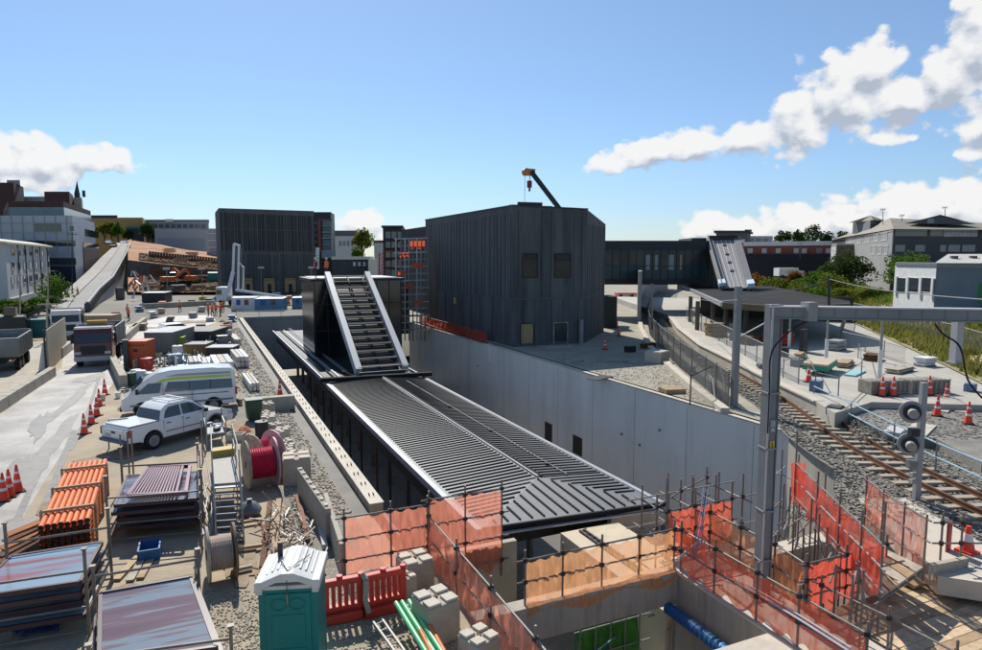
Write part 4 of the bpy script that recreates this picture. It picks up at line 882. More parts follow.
# trees on the horizon and shrubs on the bank
for k,(x,y,wd,h,sd) in enumerate(((782,241,13,7.5,1),(797,241,10,8,2),(812,241,15,10,3),(826,241,10,7,4),(842,241,13,7.5,5),(857,243,10,6,6),(765,242,10,5,8))):
    g=P(x,254,300); h+=3.5; wd*=1.35; tree('horizon_tree','dark broad tree on the skyline, %s'%['right of the ribbed stair','between two taller crowns','widest crown of the row','narrow crown right of the widest','left of the turret','tucked behind the warehouse','lowest, left end of the row'][k],'tree',(g.x,g.y,g.z),h,wd*.24,foilA,520,.6,'trees along the skyline',seed=sd,trunk=.25)
g=P(848,285,92); tree('dense_tree','dense dark green tree at the left of the white workshop','tree',(g.x-.5,g.y,3.4),5.6,3.9,foilA,3600,.2,seed=21,trunk=.05)
g=P(908,266,80); tree('lit_tree','rounded sunlit yellow green tree behind the white workshop','tree',(g.x,g.y,3.4),5.6,2.7,foilC,3000,.17,seed=22,trunk=.1)
g=P(825,285,95); tree('dark_shrub','dark shrub at the left foot of the dense tree','shrub',(g.x,g.y,3.2),3.2,2.6,foilA,1500,.18,seed=25,trunk=.05)
k=0
for (x,y,d_,h,r,mt,lab) in ((759,290,100,3.4,2.0,foilD,'rusty orange shrub right of the ribbed stair foot'),(770,291,98,2.8,2.2,foilB,'yellow green shrub right of the rusty orange one'),(783,290,96,2.6,2.4,foilB,'low yellowish shrub below the white truck'),(794,286,95,3.0,1.6,foilD,'orange brown shrub beside the white truck'),(806,292,90,3.0,2.4,foilC,'green shrub at the middle of the bank'),(818,288,90,3.2,2.6,foilC,'bright green shrub in front of the dark hoarding'),(832,290,86,3.0,2.2,foilB,'yellow green shrub near the black post'),(822,300,78,2.2,2.2,foilC,'low green shrub by the canopy end'),(845,300,76,2.2,2.0,foilB,'pale shrub below the dense tree'),(800,296,84,2.2,2.0,foilB,'shrub above the far canopy edge')):
    g=P(x,y,d_); tree('bank_shrub',lab,'shrub',(g.x,g.y,max(g.z-.6,1.2)),h,r,mt,1000,.17,'shrubs on the bank',seed=40+k,trunk=.05); k+=1
# grass over the bank: one object of tufts
m=MB(); R=random.Random(9)
for i in range(48000):
    a_=R.random(); j=R.uniform(.12,11.5)**1.0; e_=le(a_); q=e_+Vector((.82,-.57))*(j*1.9)
    hgt=bankh(j)
    if .22<a_<.36 and .8<j<4.5 and R.random()<.95: continue
    s_=R.uniform(.18,.6); t_=R.uniform(0,PI); dx,dy=s_*.35*math.cos(t_),s_*.35*math.sin(t_); lx,ly=R.uniform(-.2,.2),R.uniform(-.2,.2)
    m.add([(q.x-dx,q.y-dy,hgt-.2),(q.x+dx,q.y+dy,hgt-.2),(q.x+lx,q.y+ly,hgt+s_)],[(0,1,2)])
o=m.build('bank_grass',grassm,kind='stuff'); tag(o,'dry yellow green grass covering the bank','grass')
m=MB()
for i in range(14000):
    a_=R.uniform(.0,1); j=R.uniform(3,11.5); e_=le(a_); q=e_+Vector((.82,-.57))*(j*1.9); hgt=bankh(j)
    if .2<a_<.38 and j<5: continue
    nz=math.sin(q.x*.9)*math.cos(q.y*.7)+math.sin(q.x*.31+q.y*.4)
    if nz<-.3: continue
    s_=R.uniform(.15,.4); p=Vector((q.x,q.y,hgt+R.uniform(0,.55))); d1=Vector((R.gauss(0,1),R.gauss(0,1),R.gauss(0,.6))).normalized(); d2=d1.cross(Vector((R.gauss(0,1),R.gauss(0,1),R.gauss(0,1)))).normalized()
    m.add([p-d1*s_,p+d2*s_*.6,p+d1*s_,p-d2*s_*.6],[(0,1,2,3)])
o=m.build('bank_undergrowth',foilC,kind='stuff'); tag(o,'leafy green undergrowth on the bank','undergrowth')
# palms & trees on hill top, left shrubs
for k,(x,y,d_,h,r,mt,lab) in enumerate(((105,243,262,11,3.2,foilB,'leafy tree left of the ochre building'),(112,243,262,11,2.6,foilB,'taller tree in front of the ochre building'),(118,243,258,10,2.4,foilC,'tree at the left corner of the ochre building'),(148,246,258,12,3,foilA,'dark palm like tree right of the ochre building'),(153,247,262,9,3,foilA,'low dark tree beside the palm like tree'),(129,243,275,7,2.5,foilA,'dark tree under the teal awning'))):
    g=P(x,y,d_); tree('hilltop_tree',lab,'tree',(g.x,g.y,g.z-.5),h*.85,r,mt,650,.45,'trees at the top of the hill road',seed=60+k,trunk=.3)
for k,(x,y,d_,h,r,mt,lab) in enumerate(((56,300,108,5.5,3.0,foilC,'bright green bush at the corner of the apartment house'),(5,311,88,2.8,2.2,foilC,'bright hedge bush at the left edge'),(14,313,88,2.4,2.2,foilB,'yellowish bush right of the hedge bush'),(27,314,88,2.0,2,foilA,'dark bush in front of the apartment plinth'),(38,309,92,2.6,2.2,foilC,'pale green bush near the concrete street pole'),(47,308,100,2.4,2.,foilA,'dark bush below the bright green bush'))):
    g=P(x,y,d_); tree('hedge_bush',lab,'bush',(g.x,g.y,0),h,r,mt,900,.22,'bushes before the apartment house',seed=80+k,trunk=.03)
# ------------------------------------------------------------ foreground shaft
sheet('near_ground',[(4.15,5.3,-20,16.2),(4.15,4.66,16.2,19.8)],0,groundm)
m=MB(); m.box(5.1,5.3,-6,16.2,-6.8,-.01); m.box(4.15,8,16.1,16.3,-6.8,-.02); struct('shaft_ground_edge',m,conc)
o=MB().box(5.32,10.9,12.7,13.1,-.85,0).build('capping_beam',concs); tag(o,'stained concrete capping beam under the orange netted handrail','beam')
t=T('shaft_side_wall','concrete shaft wall carrying the grey portal mast','wall',(11.5,8,-6.8))
MB().box(10.9,11.15,4,12.7,-6.8,-.02).build('wall_body',concs,t); MB().box(11.15,12.6,4,13.4,-6.8,-.05).build('wall_body',concs,t); MB().box(10.88,12.6,4,13.4,-.05,0).build('wall_top',concl,t)
o=MB().box(6.6,10.9,8.6,9.75,-1,-.03).build('strut_beam',concl); tag(o,'pale concrete strut crossing the shaft at the bottom of the view','beam')
o=MB().box(12.9,16.6,12.4,12.95,-1.0,0).build('cross_beam',concl); tag(o,'pale concrete cross beam between the mast and the red walkway','beam')
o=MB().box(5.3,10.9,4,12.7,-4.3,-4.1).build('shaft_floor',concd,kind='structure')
o=T('green_formwork','bright green sheet hanging on tubes below the capping beam','formwork',(9.2,13.4,-4.1)); net('sheet',[(8.3,13.4,-.9),(10.2,13.4,-.9)],[(8.5,13.2,-2.6),(10.0,13.0,-2.9)],M('green_mesh',(.06,.22,.03),.8,.3,4),o,.12,20,8)
for x in (8.3,9.2,10.1): MB().tube((x,13.35,-4.1),(x,13.35,-.8),.03,7).build('tube',M('green_tube_b',(.03,.25,.08),.5,.1,1),o)
a,b=atX(668,608,10.62),atX(726,652,10.62); o=T('blue_duct','blue ribbed ventilation duct lying beside the shaft wall','duct',tuple(a)); MB().tube(a,b,.14,14).build('duct_body',blue,o,smooth=True)
for i in range(14): p=a.lerp(b,i/14); q=a.lerp(b,(i+.35)/14); MB().tube(p,q,.15,14).build('rib',M('duct_pale',(.05,.25,.5),.5,.1,1) if i>8 else blue,o,smooth=True)
t=T('shaft_scaffold','small galvanised tube scaffold standing in the shaft beside the green formwork','scaffold',(8.6,10.6,-4.1))
pts=[G(645,620,-2),G(665,618,-2),G(672,640,-2),G(690,636,-2)]
tubes(t,'standard',[(Vector((p.x,p.y,-4.1)),Vector((p.x,p.y,-1.6))) for p in pts],.025,galv)
tubes(t,'ledger',[(pts[i]+Vector((0,0,z)),pts[j]+Vector((0,0,z))) for i,j in ((0,1),(2,3),(0,2),(1,3)) for z in (.2,-.6)],.025,galv)
tubes(t,'brace',[(pts[0]+Vector((0,0,.3)),pts[3]+Vector((0,0,-.9)))],.025,M('green_tube',(.02,.25,.12),.5,.1,1))
for i,(x,y) in enumerate(((630,645),(655,640))):
    q=G(x,y,-2.2); o=MB().cb(q.x,q.y-.5,-4.1,.6,.5,1.5,.1).build('white_block',whitem); tag(o,'white topped block in the shaft, %s one'%['left','right'][i],'block','white blocks in the shaft')
a,b=G(598,650,-.9),G(632,615,-2.4); o=MB().path([a,a.lerp(b,.5)+Vector((0,0,-.15)),b],.018).build('blue_hose',M('pale_blue_hose',(.25,.42,.55),.5,.1,1)); tag(o,'pale blue hose hanging across the shaft','hose')

# nets and scaffolds of the foreground
def fence(name,label,pts,z0,h,netmat,rails=(1.0,.5),post_h=None,group=None,extra=.25,coup=True,netlow=0,wr=.05,nv=8,cat='netted fence'):
    P0=Vector(pts[0]); t=T(name,label,cat,(P0.x,P0.y,z0),0,group)
    for p in pts: MB().tube((p[0],p[1],z0-.25),(p[0],p[1],z0+h+extra),.026,8).build('post',tubem,t,smooth=True)
    for a,b in zip(pts,pts[1:]):
        for r in rails:
            a_=Vector((a[0],a[1],z0+h*r)); b_=Vector((b[0],b[1],z0+h*r)); d=(b_-a_).normalized()*.22; MB().tube(a_-d,b_+d,.024,8).build('rail',tubem,t,smooth=True)
        if netmat: net('netting',[(a[0],a[1],z0+h),(b[0],b[1],z0+h)],[(a[0],a[1],z0+netlow),(b[0],b[1],z0+netlow)],netmat,t,wr,22,nv)
    if coup:
        for p in pts:
            for r in rails: MB().cb(p[0],p[1],z0+h*r-.045,.095,.095,.09,.4).build('coupler',dark,t)
    return t
fence('net_screen','pink red debris netting screen on tube posts beside the red water barriers',[(3.1,16),(4.3,16),(5.3,16)],0,1.5,netP,(1.0,.62,.25),netlow=-.05)
fence('net_screen','tall red debris netting screen in front of the canopy, right of the long diagonal net',[(5.36,16.05),(6.4,16.05),(7.5,16.05)],-.7,2.3,netP,(1.0,.7,.4,.1),netlow=0)
fence('net_screen','long pink netting fence running diagonally down to the bottom edge past the concrete blocks',[(5.3,15.9),(5.28,13.8),(5.27,11.8),(5.25,9.8),(5.2,7.4)],0,1.22,netP,(1.0,.5),netlow=-.15,wr=.09,nv=12)
t=fence('netted_handrail','orange netted tube handrail standing on the stained capping beam',[(6.6,12.85),(7.6,12.85),(8.7,12.85),(9.8,12.85),(10.9,12.85)],0,1.08,netO,(1.0,.52),netlow=-.1,cat='handrail')
net('folded_net_hem',[(6.6,12.75,.12),(10.9,12.75,.16)],[(6.6,12.66,-.22),(10.9,12.66,-.18)],netO,t,.05,30,3)
fence('netted_handrail','tube handrail with red net along the shaft edge left of the mast',[(11.0,12.7),(11.0,11.5),(11.0,10.2),(11.0,9.1),(11.0,7.6)],0,1.1,netR,(1.0,.5),netlow=.02,cat='handrail',wr=.03)
fence('netted_handrail','orange netted handrail behind the foot of the grey portal mast',[(12.5,13.3),(12.5,12.2),(12.5,11.1),(12.3,10.05)],0,1.1,netO,(1.0,.5),netlow=-.05,cat='handrail',wr=.07)
fence('netted_handrail','red netted frame at the corner where the capping beam meets the shaft wall',[(11.1,13.35),(12.0,13.35),(13.3,13.35)],0,1.35,netR,(1.0,.55,.15),extra=.5,netlow=0,cat='handrail',wr=.08)
fence('netted_handrail','tube handrail without net between the corner frame and the white wall',[(11.0,13.7),(12.4,14.4),(13.9,15.0)],-.2,1.55,None,(1.0,.62),extra=.35,cat='handrail')
fence('net_screen','bright red netting panel across the end of the timber deck',[(12.25,9.98),(13.5,9.95),(14.85,9.92)],0,1.15,netRd,(1.0,.66,.33),netlow=0,wr=.04)
t=fence('tube_handrail','bare tube handrail at the left edge of the timber deck',[(12.4,9.7),(12.5,8.2),(12.5,6.9)],0,.75,None,(1.0,),cat='handrail')
a=[G(678,560,.5),G(700,545,.7),G(715,575,.25),G(750,590,.5),G(800,620,.7),G(850,652,.8)]
o=MB().path(smooth_line(a,6),.022).path(smooth_line([p+Vector((.06,.02,.05)) for p in a],6),.018).build('cable_bundle',M('pale_cable',(.45,.48,.52),.5,.1,2)); tag(o,'pale blue grey cable bundle sagging along the handrail below the mast','cable')
a=[G(706,490,1.9),G(702,520,1.5),G(697,545,1.),G(693,560,.6)]
o=MB().path(smooth_line(a,6),.016).path(smooth_line([p+Vector((.06,.0,.02)) for p in a],6),.012).path(smooth_line([p+Vector((-.05,.03,.06)) for p in a],6),.012).build('hanging_cable',M('blue_cable',(.12,.16,.26),.5,.3,9)); tag(o,'tangle of blue cable hanging from the corner scaffold post','cable')
# timber deck
decm=M('deck_timber',(.62,.46,.29),.85,.25,3,dirt=(.22,.16,.10),damt=.6,dscale=2)
t=T('timber_deck','weathered timber plank deck at the bottom right corner','deck',(14.5,7,-.2)); R=random.Random(5)
y=9.85; i=0
while y>4.2:
    x1=16.9+R.uniform(-.15,.1); MB().box(12.7,x1,y-.225,y,-.09+R.uniform(-.006,.006),-.005+R.uniform(-.008,.008)).build('plank',decm if i%4 else wood,t,bevel=.008); y-=.235; i+=1
MB().box(12.7,17,4,9.9,-.35,-.12).build('deck_joists',dark,t)
o=MB().cb(15.3,7.1,.0,.9,.7,.02,.2).build('plywood_offcut',M('ochre_ply',(.50,.33,.10),.7,.1,2)); tag(o,'ochre plywood offcut lying on the timber deck','board')
# walkway scaffold up to the right, built along the wall end
WL=[G(796,463,2.0),G(818,484,2.0),G(840,505,2.0),G(862,525,2.0),G(883,545,2.0)]; WR=[G(867,480,2.0),G(884,493,2.0),G(905,506,2.),G(927,519,2.0)]
t=T('netted_walkway','red netted scaffold walkway between the white wall end and the timber deck','walkway',(17,13,.5))
for k,p in enumerate(WL):
    MB().tube((p.x,p.y,-1.2 if k<4 else -.3),(p.x,p.y,2.35+(.6 if k in(0,4) else 0)),.026,8).build('standard',tubem,t,smooth=True)
for k,p in enumerate(WR): MB().tube((p.x,p.y,.5),(p.x,p.y,2.1),.024,8).build('standard',tubem,t,smooth=True)
for pl,n_ in ((WL,'l'),(WR,'r')):
    for dz in (0,-.5,-1.0):
        for a,b in zip(pl,pl[1:]): d=(b-a).normalized()*.15; MB().tube(a-d+Vector((0,0,dz)),b+d+Vector((0,0,dz)),.024,7).build('rail',galv if dz==-.5 else tubem,t,smooth=True)
for a,b in zip(WL,WL[1:]): net('netting',[a,b],[a-Vector((0,0,1.15)),b-Vector((0,0,1.15))],netRd,t,.05,14,7)
for a,b in zip(WR,WR[1:]): net('netting',[a+Vector((0,0,.1)),b+Vector((0,0,.05))],[a-Vector((0,0,1.15)),b-Vector((0,0,1.2))],netP,t,.07,14,7)
dz=Vector((0,0,-1.15)); e0=WL[0]+dz; e1=WL[-1]+dz; f0=WR[0]+Vector((-.9,.7,-1.15)); f1=WR[-1]+dz
for k in range(5):
    a=e0.lerp(f0,(k+.08)/5); b=e1.lerp(f1,(k+.08)/5); c=e0.lerp(f0,(k+.94)/5); d=e1.lerp(f1,(k+.94)/5)
    m=MB(); m.add([a,b,d,c,a-Vector((0,0,.06)),b-Vector((0,0,.06)),d-Vector((0,0,.06)),c-Vector((0,0,.06))],[(0,1,2,3),(7,6,5,4),(0,4,5,1),(1,5,6,2),(2,6,7,3),(3,7,4,0)]); m.build('deck_board',wood if k%2 else woodg,t)
for k in range(7):
    f=k/6; a=e0.lerp(e1,f)-Vector((0,0,.1)); b=f0.lerp(f1,f)-Vector((0,0,.1)); MB().tube(a-(b-a)*.1,b,.025,7).build('transom',tubem,t,smooth=True)
for k in range(4): a=WL[k]+Vector((0,0,-1.1)); b=WL[k+1]+Vector((0,0,-2.6)); MB().tube(a,b,.022,6).build('brace',galv,t,smooth=True)
net('end_netting',[WL[0]+Vector((-.1,.1,.05)),(WL[0]+WR[0])/2+Vector((0,.8,.05))],[WL[0]-Vector((0.1,0,1.1)),(WL[0]+WR[0])/2-Vector((0,-.8,1.1))],netRd,t,.05,14,7)
t=T('scaffold_bay','bare tube scaffold bay against the end of the white wall','scaffold',(16.5,14.5,-2)); 
bp=[G(796,520,-.5),G(780,505,-.2),G(822,548,-.6),G(760,540,-.8)]
for p in bp: MB().tube((p.x,p.y,-3),(p.x,p.y,1.7),.025,7).build('standard',tubem,t,smooth=True)
for z in (-1.2,-.2,.9):
    for i,j in ((0,1),(0,2),(1,3)): a,b=bp[i],bp[j]; d=(b-a).normalized()*.4; MB().tube(Vector((a.x,a.y,z))-d,Vector((b.x,b.y,z))+Vector((d.x,d.y,0)),.024,7).build('ledger',tubem if z<0 else galv,t,smooth=True)
MB().tube((bp[1].x,bp[1].y,-1.5),(bp[0].x,bp[0].y,1.),.022,6).build('brace',galv,t,smooth=True)
# abutment slab beside the track
ab=[G(858,498,.6),G(905,498,.6),G(985,545,.6),G(1060,575,.6),G(1060,600,.6),G(985,583,.6),G(938,576,.6)]
m=MB(); m.prism([(p.x,p.y) for p in ab],.15,.6); o=m.build('bridge_abutment_slab',concl); tag(o,'pale concrete slab edge beside the railway track','slab')
el=off(TL,-2.0,0); m=MB(); pl=[(p.x,p.y) for p in el if p.y<20 and p.y>-10]; m.prism(pl+[(60,20),(60,-10)],-6.8,.5); struct('track_embankment_wall',m,concs)
t=fence('tube_handrail','short tube guard rail on the pale slab beside the red and white cone',[tuple(G(940,560,.6)[:2]),tuple(G(960,560,.6)[:2]),tuple(G(985,560,.6)[:2])],.6,.95,None,(1.0,.45),cat='handrail')
o=MB().cb(G(946,570,.6).x,G(946,570,.6).y,.6,1.3,.12,.22,-.1).build('toe_board',woodg); tag(o,'toe board at the foot of the short guard rail','board')
g=G(905,590,0); a,b=G(876,556,.35),G(920,586,.1)
o=MB().bar(a,b,.42,.08).build('scaffold_board',wood); tag(o,'loose timber board sloping down from the walkway to the deck','board')
# portal mast
t=T('portal_mast','grey steel overhead line portal with tall mast and horizontal beam','mast',(11.95,10.95,0))
mm=M('mast_grey',(.23,.24,.25),.45,.07,1.5,metal=.2,dirt=(.17,.175,.18),damt=.5,dscale=1.2); ml=M('mast_edge',(.50,.51,.52),.4,.06,2,metal=.2)
mx,my=11.95,10.95; ang=-.25
def loc2(a,b): return (mx+a*math.cos(ang)-b*math.sin(ang),my+a*math.sin(ang)+b*math.cos(ang))
def hcol(z0,z1,w=.27,d=.27):
    m=MB()
    for s_ in (-1,1): x,y=loc2(s_*w/2,0); m.cb(x,y,z0,.025,d,z1-z0,ang)
    m.cb(mx,my,z0,w-.03,.19,z1-z0,ang); return m
hcol(0,6.95).build('column',mm,t,bevel=.006)
x,y=loc2(-.12,-.15); MB().cb(x,y,0,.05,.02,6.9,ang).build('lit_edge_strip',ml,t)  # pale strip paints the light on the mast's left flange
MB().cb(mx,my,0,.6,.6,.05,ang).build('base_plate',mm,t)
for a_,b_ in ((-.3,-.3),(.3,-.3),(.3,.3),(-.3,.3)): x,y=loc2(a_,b_); MB().tube((x,y,.05),(x,y,.15),.03,6).build('anchor_bolt',galv,t)
for z in (.9,2.1,3.6,4.9): x,y=loc2(0,0); MB().cb(x,y,z,.32,.32,.04,ang).build('strap',galv,t,bevel=.004)
bx,by=Vector(P(765,308,dep(Vector((mx,my,0))))),Vector(P(990,313.5,14.3)); 
b0=Vector((mx-.1,my+.05,6.78)); b1=Vector((P(1080,317,13.6).x,P(1080,317,13.6).y,6.78))
m=MB(); m.bar(b0,b1,.26,.22); m.build('beam_web',mm,t)
for dz in (.13,-.13): MB().bar(b0+Vector((0,0,dz)),b1+Vector((0,0,dz)),.34,.03).build('beam_flange',mm if dz<0 else ml,t)
for i in range(1,14): p=b0.lerp(b1,i/14); MB().cb(p.x,p.y,6.64,.03,.31,.27,ang).build('stiffener',mm,t)
q=b0.lerp(b1,.62); q=Vector(P(958,322,14.35)); pd=P(958,362,14.35)
MB().tube((q.x,q.y,6.66),(q.x,q.y,pd.z),.0,4) ; MB().cb(q.x,q.y,pd.z,.17,.17,6.66-pd.z,ang).build('drop_post',ml,t); MB().cb(q.x,q.y,pd.z-.03,.26,.26,.03,ang).build('drop_plate',galv,t)
c=[Vector((mx-.17,my-.13,z)) for z in (4.0,5.0,5.8)]+[Vector((mx-.05,my-.3,6.2)),Vector((mx+.6,my-.35,6.55)),Vector((mx+1.4,my-.5,6.6))]
MB().path(smooth_line(c,5),.018).build('loose_cable',black,t)
c=[P(935,324,14.1),P(943,334,14.1),P(960,347,14.1),P(968,380,14.1),P(984,400,14.1)]; MB().path(smooth_line(c,5),.02).build('loose_cable',black,t)
bb=P(809,310,14.6); MB().cb(bb.x,bb.y,6.6,.22,.3,.42,ang).build('bracket_box',galv,t)
# small marks on the mast: white number plate with 31 and a yellow warning plate
x0,y0=loc2(.02,-.12); A2=(x0-.11*math.cos(ang),y0-.11*math.sin(ang)); B2=(x0+.11*math.cos(ang),y0+.11*math.sin(ang))
zc=atY(763,425,my).z; zd=atY(762,437,my).z
MB().fb(A2,B2,.03,.19,zc-.17,zc+.14,0,.012).build('number_plate',M('plate_blue_grey',(.20,.23,.25),.5,.05,1),t)
def seg(m,u,z,w,h,segs,th=.014):
    S_={'t':(0,w,h-th,h),'m':(0,w,h/2-th/2,h/2+th/2),'b':(0,w,0,th),'r':(w-th,w,0,h),'l':(0,th,0,h)}
    for k in segs: a,b,c,d=S_[k]; m.fb(A2,B2,u+a,u+b,z+c,z+d,.012,.016)
m=MB(); seg(m,.055,zc-.01,.10,.11,'tmb'); seg(m,.055,zc-.01,.10,.11,'r'); m.fb(A2,B2,.06,.16,zc-.13,zc-.11,.012,.016); m.fb(A2,B2,.10,.12,zc-.11,zc-.05,.012,.016); m.build('plate_marking',whitem,t)
MB().fb(A2,B2,.05,.17,zd-.30,zd-.08,0,.012).build('warning_plate',M('plate_yellow',(.62,.40,.05),.5,.05,1),t); MB().fb(A2,B2,.10,.12,zd-.26,zd-.12,.012,.016).build('warning_mark',dark,t)
# second mast, signal, line wires
t=T('line_mast','slim grey overhead line mast behind the portal','mast',(24.4,24.6,.5)); MB().cb(24.4,24.6,.5,.28,.28,6.1,-.3).build('column',mm,t); MB().bar((24.4,24.6,5.0-1.0),(26.6,23.9,5.2),.06).build('cantilever',galv,t); MB().cb(24.4,24.6,.5,.5,.5,.06,-.3).build('base_plate',mm,t)
MB().tube((24.4,24.6,5.9),(29.5,19.5,5.1),.02,5).build('stay_wire',galv,t)
t=T('line_mast','dark slim mast on the far side of the platform in front of the bank','mast',tuple(P(829,315,46))); a=P(829,318,46);b=P(829,276,46); MB().tube(a,b,.09,8).build('column',dark,t)
t=T('line_mast','small mast close to the fence left of the glazed tower','mast',tuple(P(652,330,58))); MB().tube(P(652,330,58),P(652,284,58),.1,8).build('column',steelg,t)
for k,(a,b) in enumerate((((829,279,46),(990,300,20)),((738,296,30),(829,280,46)),((690,296,55),(738,300,30)))): 
    A_,B_2=P(*a),P(*b); o=MB().path([A_.lerp(B_2,i/6)-Vector((0,0,.5*math.sin(PI*i/6)*.4)) for i in range(7)],.02,5).build('line_wire',steelg); tag(o,'thin overhead wire %s'%['from the dark slim mast to the right edge','between the slim grey mast and the dark mast','running left from the slim grey mast'][k],'wire')
t=T('railway_signal','railway signal post with two round backed lamps seen from the side','signal',(19.95,12.5,.5)); sx_,sy_=19.95,12.5
MB().cb(sx_,sy_,.5,.17,.17,3.75,-.4).build('post',M('signal_post',(.33,.33,.34),.5,.1,2,metal=.3),t,bevel=.01); MB().cb(sx_,sy_,.5,.45,.45,.08,-.4).build('base_plate',steelg,t)
vx=Vector((-.92,-.38,0)) ; tocam=Vector((-.62,-.78,0)).normalized()
for z in (3.35,2.35):
    c=Vector((sx_,sy_,z))+Vector((-.30,.12,0)); d=Vector((-.75,-.66,0)).normalized()
    MB().tube(c,c+d*.06,.34,24).build('backing_disc',M('disc_grey',(.30,.31,.34),.5,.05,2),t,smooth=True)
    MB().tube(c+d*.06,c+d*.14,.24,20).build('lamp_body',dark,t,smooth=True); MB().tube(c+d*.1,c+d*.42,.14,18).build('lamp_housing',galv,t,smooth=True); MB().bar(c,Vector((sx_,sy_,z)),.08).build('bracket',steelg,t)
for z in (2.75,1.75): c=Vector((sx_-.33,sy_+.0,z)); MB().cb(c.x,c.y,z-.12,.25,.2,.24,-.4).build('relay_box',dark if z>2 else steelg,t); MB().cb(c.x+.16,c.y,z-.03,.2,.06,.06,-.4).build('bracket',steelg,t)
for k in range(3): MB().cb(sx_-.25,sy_-.03,1.55-k*.2,.18,.18,.12,-.4).build('terminal_box',galv,t)

# fences of the railway
def meshfence(name,label,pts,h,mat,posts=True,step=2.4,pr_=.035,lean=0,pm=None,rail=True):
    L=[Vector(p) for p in pts]; t=T(name,label,'fence',tuple(L[0])); 
    for a,b in zip(L,L[1:]):
        m=MB(); m.add([a,b,b+Vector((lean,0,h)),a+Vector((lean,0,h))],[(0,1,2,3)]); m.build('mesh_panel',mat,t)
        if rail: MB().tube(a+Vector((lean,0,h)),b+Vector((lean,0,h)),.03,6).build('top_rail',pm or steelg,t)
        n=max(1,int((b-a).length/step))
        for i in range(n): p=a.lerp(b,i/n); MB().tube(p,p+Vector((lean,0,h+.1)),pr_,6).build('post',pm or steelg,t)
    return t
meshfence('trackside_fence','grey shade cloth fence on the left side of the track leading to the footbridge',[G(728,408,.5),G(705,388,.5),G(680,368,.5),G(662,350,.5),G(650,335,.5),G(647,318,.5),G(652,300,.5)],1.8,shade)
o=T('concrete_kerb_wall','low concrete kerb wall under the trackside fence','kerb',tuple(G(728,410,.5))); kp=[G(733,412,.5),G(700,388,.5),G(675,367,.5),G(655,348,.5),G(645,330,.5),G(642,315,.5)]
for a,b in zip(kp,kp[1:]): MB().bar(a+Vector((-.5,0,.12)),b+Vector((-.5,0,.12)),.45,.25).build('kerb_segment',concl,o)
meshfence('platform_fence','grey mesh fence along the edge of the far platform under the canopy',[G(800,388,1.3)+Vector((.8,.8,0)),G(770,373,1.3)+Vector((.8,.8,0)),G(735,352,1.3)+Vector((.8,.8,0)),G(705,335,1.3)+Vector((.8,.8,0)),G(685,320,1.3)+Vector((.8,.8,0))],1.4,weld,pm=galv)
meshfence('boundary_fence','long mesh fence at the foot of the grassy bank',[(41.5,15,1.3),(42.4,21,1.3),(50.4,29.5,1.3),(60,42,1.3),(72,58,1.3)],1.8,chain,pm=galv,step=3)
o=meshfence('broken_fence_panel','leaning mesh fence panel at the near end of the trackside fence',[G(690,405,.5),G(712,392,.5)],1.5,chain,pm=dark)
t=T('site_barrier','bent galvanised barrier frame leaning against the broken fence panel','barrier',tuple(G(706,402,.5)))
bp=[G(690,378,.5)+Vector((0,0,.1)),G(698,378,.5)+Vector((0,0,.9)),G(712,395,.5)+Vector((0,0,.9)),G(716,406,.5)]; tubes(t,'frame',list(zip(bp,bp[1:])),.03,galv); tubes(t,'leg',[(G(720,385,.5)+Vector((0,0,1)),G(730,408,.5))],.03,galv)
# blue grey handrail along the ballast
t=T('blue_handrail','pale blue two rail handrail crossing the ballast behind the signal','handrail',tuple(G(815,405,.5)))
hp=[G(813,408,.55),G(850,428,.55),G(893,452,.55),G(935,474,.55),G(982,497,.55),G(1030,520,.55)]
bm=M('pale_blue_tube',(.35,.50,.58),.4,.1,2,metal=.2)
for a,b in zip(hp,hp[1:]):
    for z in (1.1,.6): MB().tube(a+Vector((0,0,z)),b+Vector((0,0,z)),.03,7).build('rail',bm,t,smooth=True)
for p in hp: MB().tube(p,p+Vector((0,0,1.15)),.03,7).build('post',steelg,t)

# cones
def cone_mesh():
    t=T('traffic_cone','x','cone')
    MB().cb(0,0,0,.42,.42,.05).build('base',black,t,world=False,bevel=.01)
    MB().lathe([(.17,.05),(.15,.12),(.035,.95),(.02,.97)],0,0,0,14).build('cone_body',conem,t,world=False,smooth=True)
    MB().lathe([(.119,.36),(.093,.52)],0,0,0,14).build('reflective_band',refl,t,world=False,smooth=True)
    MB().lathe([(.079,.66),(.066,.74)],0,0,0,14).build('reflective_band',refl,t,world=False,smooth=True); return t
c0_=cone_mesh(); first=True
LC=[(4,501,0,'leftmost orange cone at the left edge of the haul road'),(10,497,0,'orange cone in the middle of the three by the pipe bundle'),(18,492,0,'rightmost of the three orange cones left of the pipe bundle'),
 (84.5,434,0,'nearest orange cone of the line left of the white pickup'),(91.5,424,0,'second cone of the line left of the white pickup'),(97,416,0,'third cone of the line, left of the van front'),(99.5,406,0,'fourth cone of the line along the haul road'),(105,395,0,'farthest cone of the line, behind the van front'),
 (280,396,0,'orange cone beside the trench parapet wall'),(605,349.5,.5,'orange cone in front of the black station building corner'),(619,336,.5,'orange cone in the shade under the footbridge'),(617,328,.5,'far orange cone under the footbridge beside the red vehicle'),
 (808.5,382,1.3,'orange cone on the far platform beside the green table'),(882,396,1.3,'left orange cone in front of the mesh crates'),(893,396,1.3,'orange cone at the middle of the left mesh crate'),(929,395,1.3,'orange cone at the right mesh crate'),(937,416,1.0,'dull red cone just right of the railway signal'),(946,403,1.0,'orange cone behind the dull red one near the signal'),(968,424,1.0,'orange cone standing alone at the right edge of the gravel pad')]
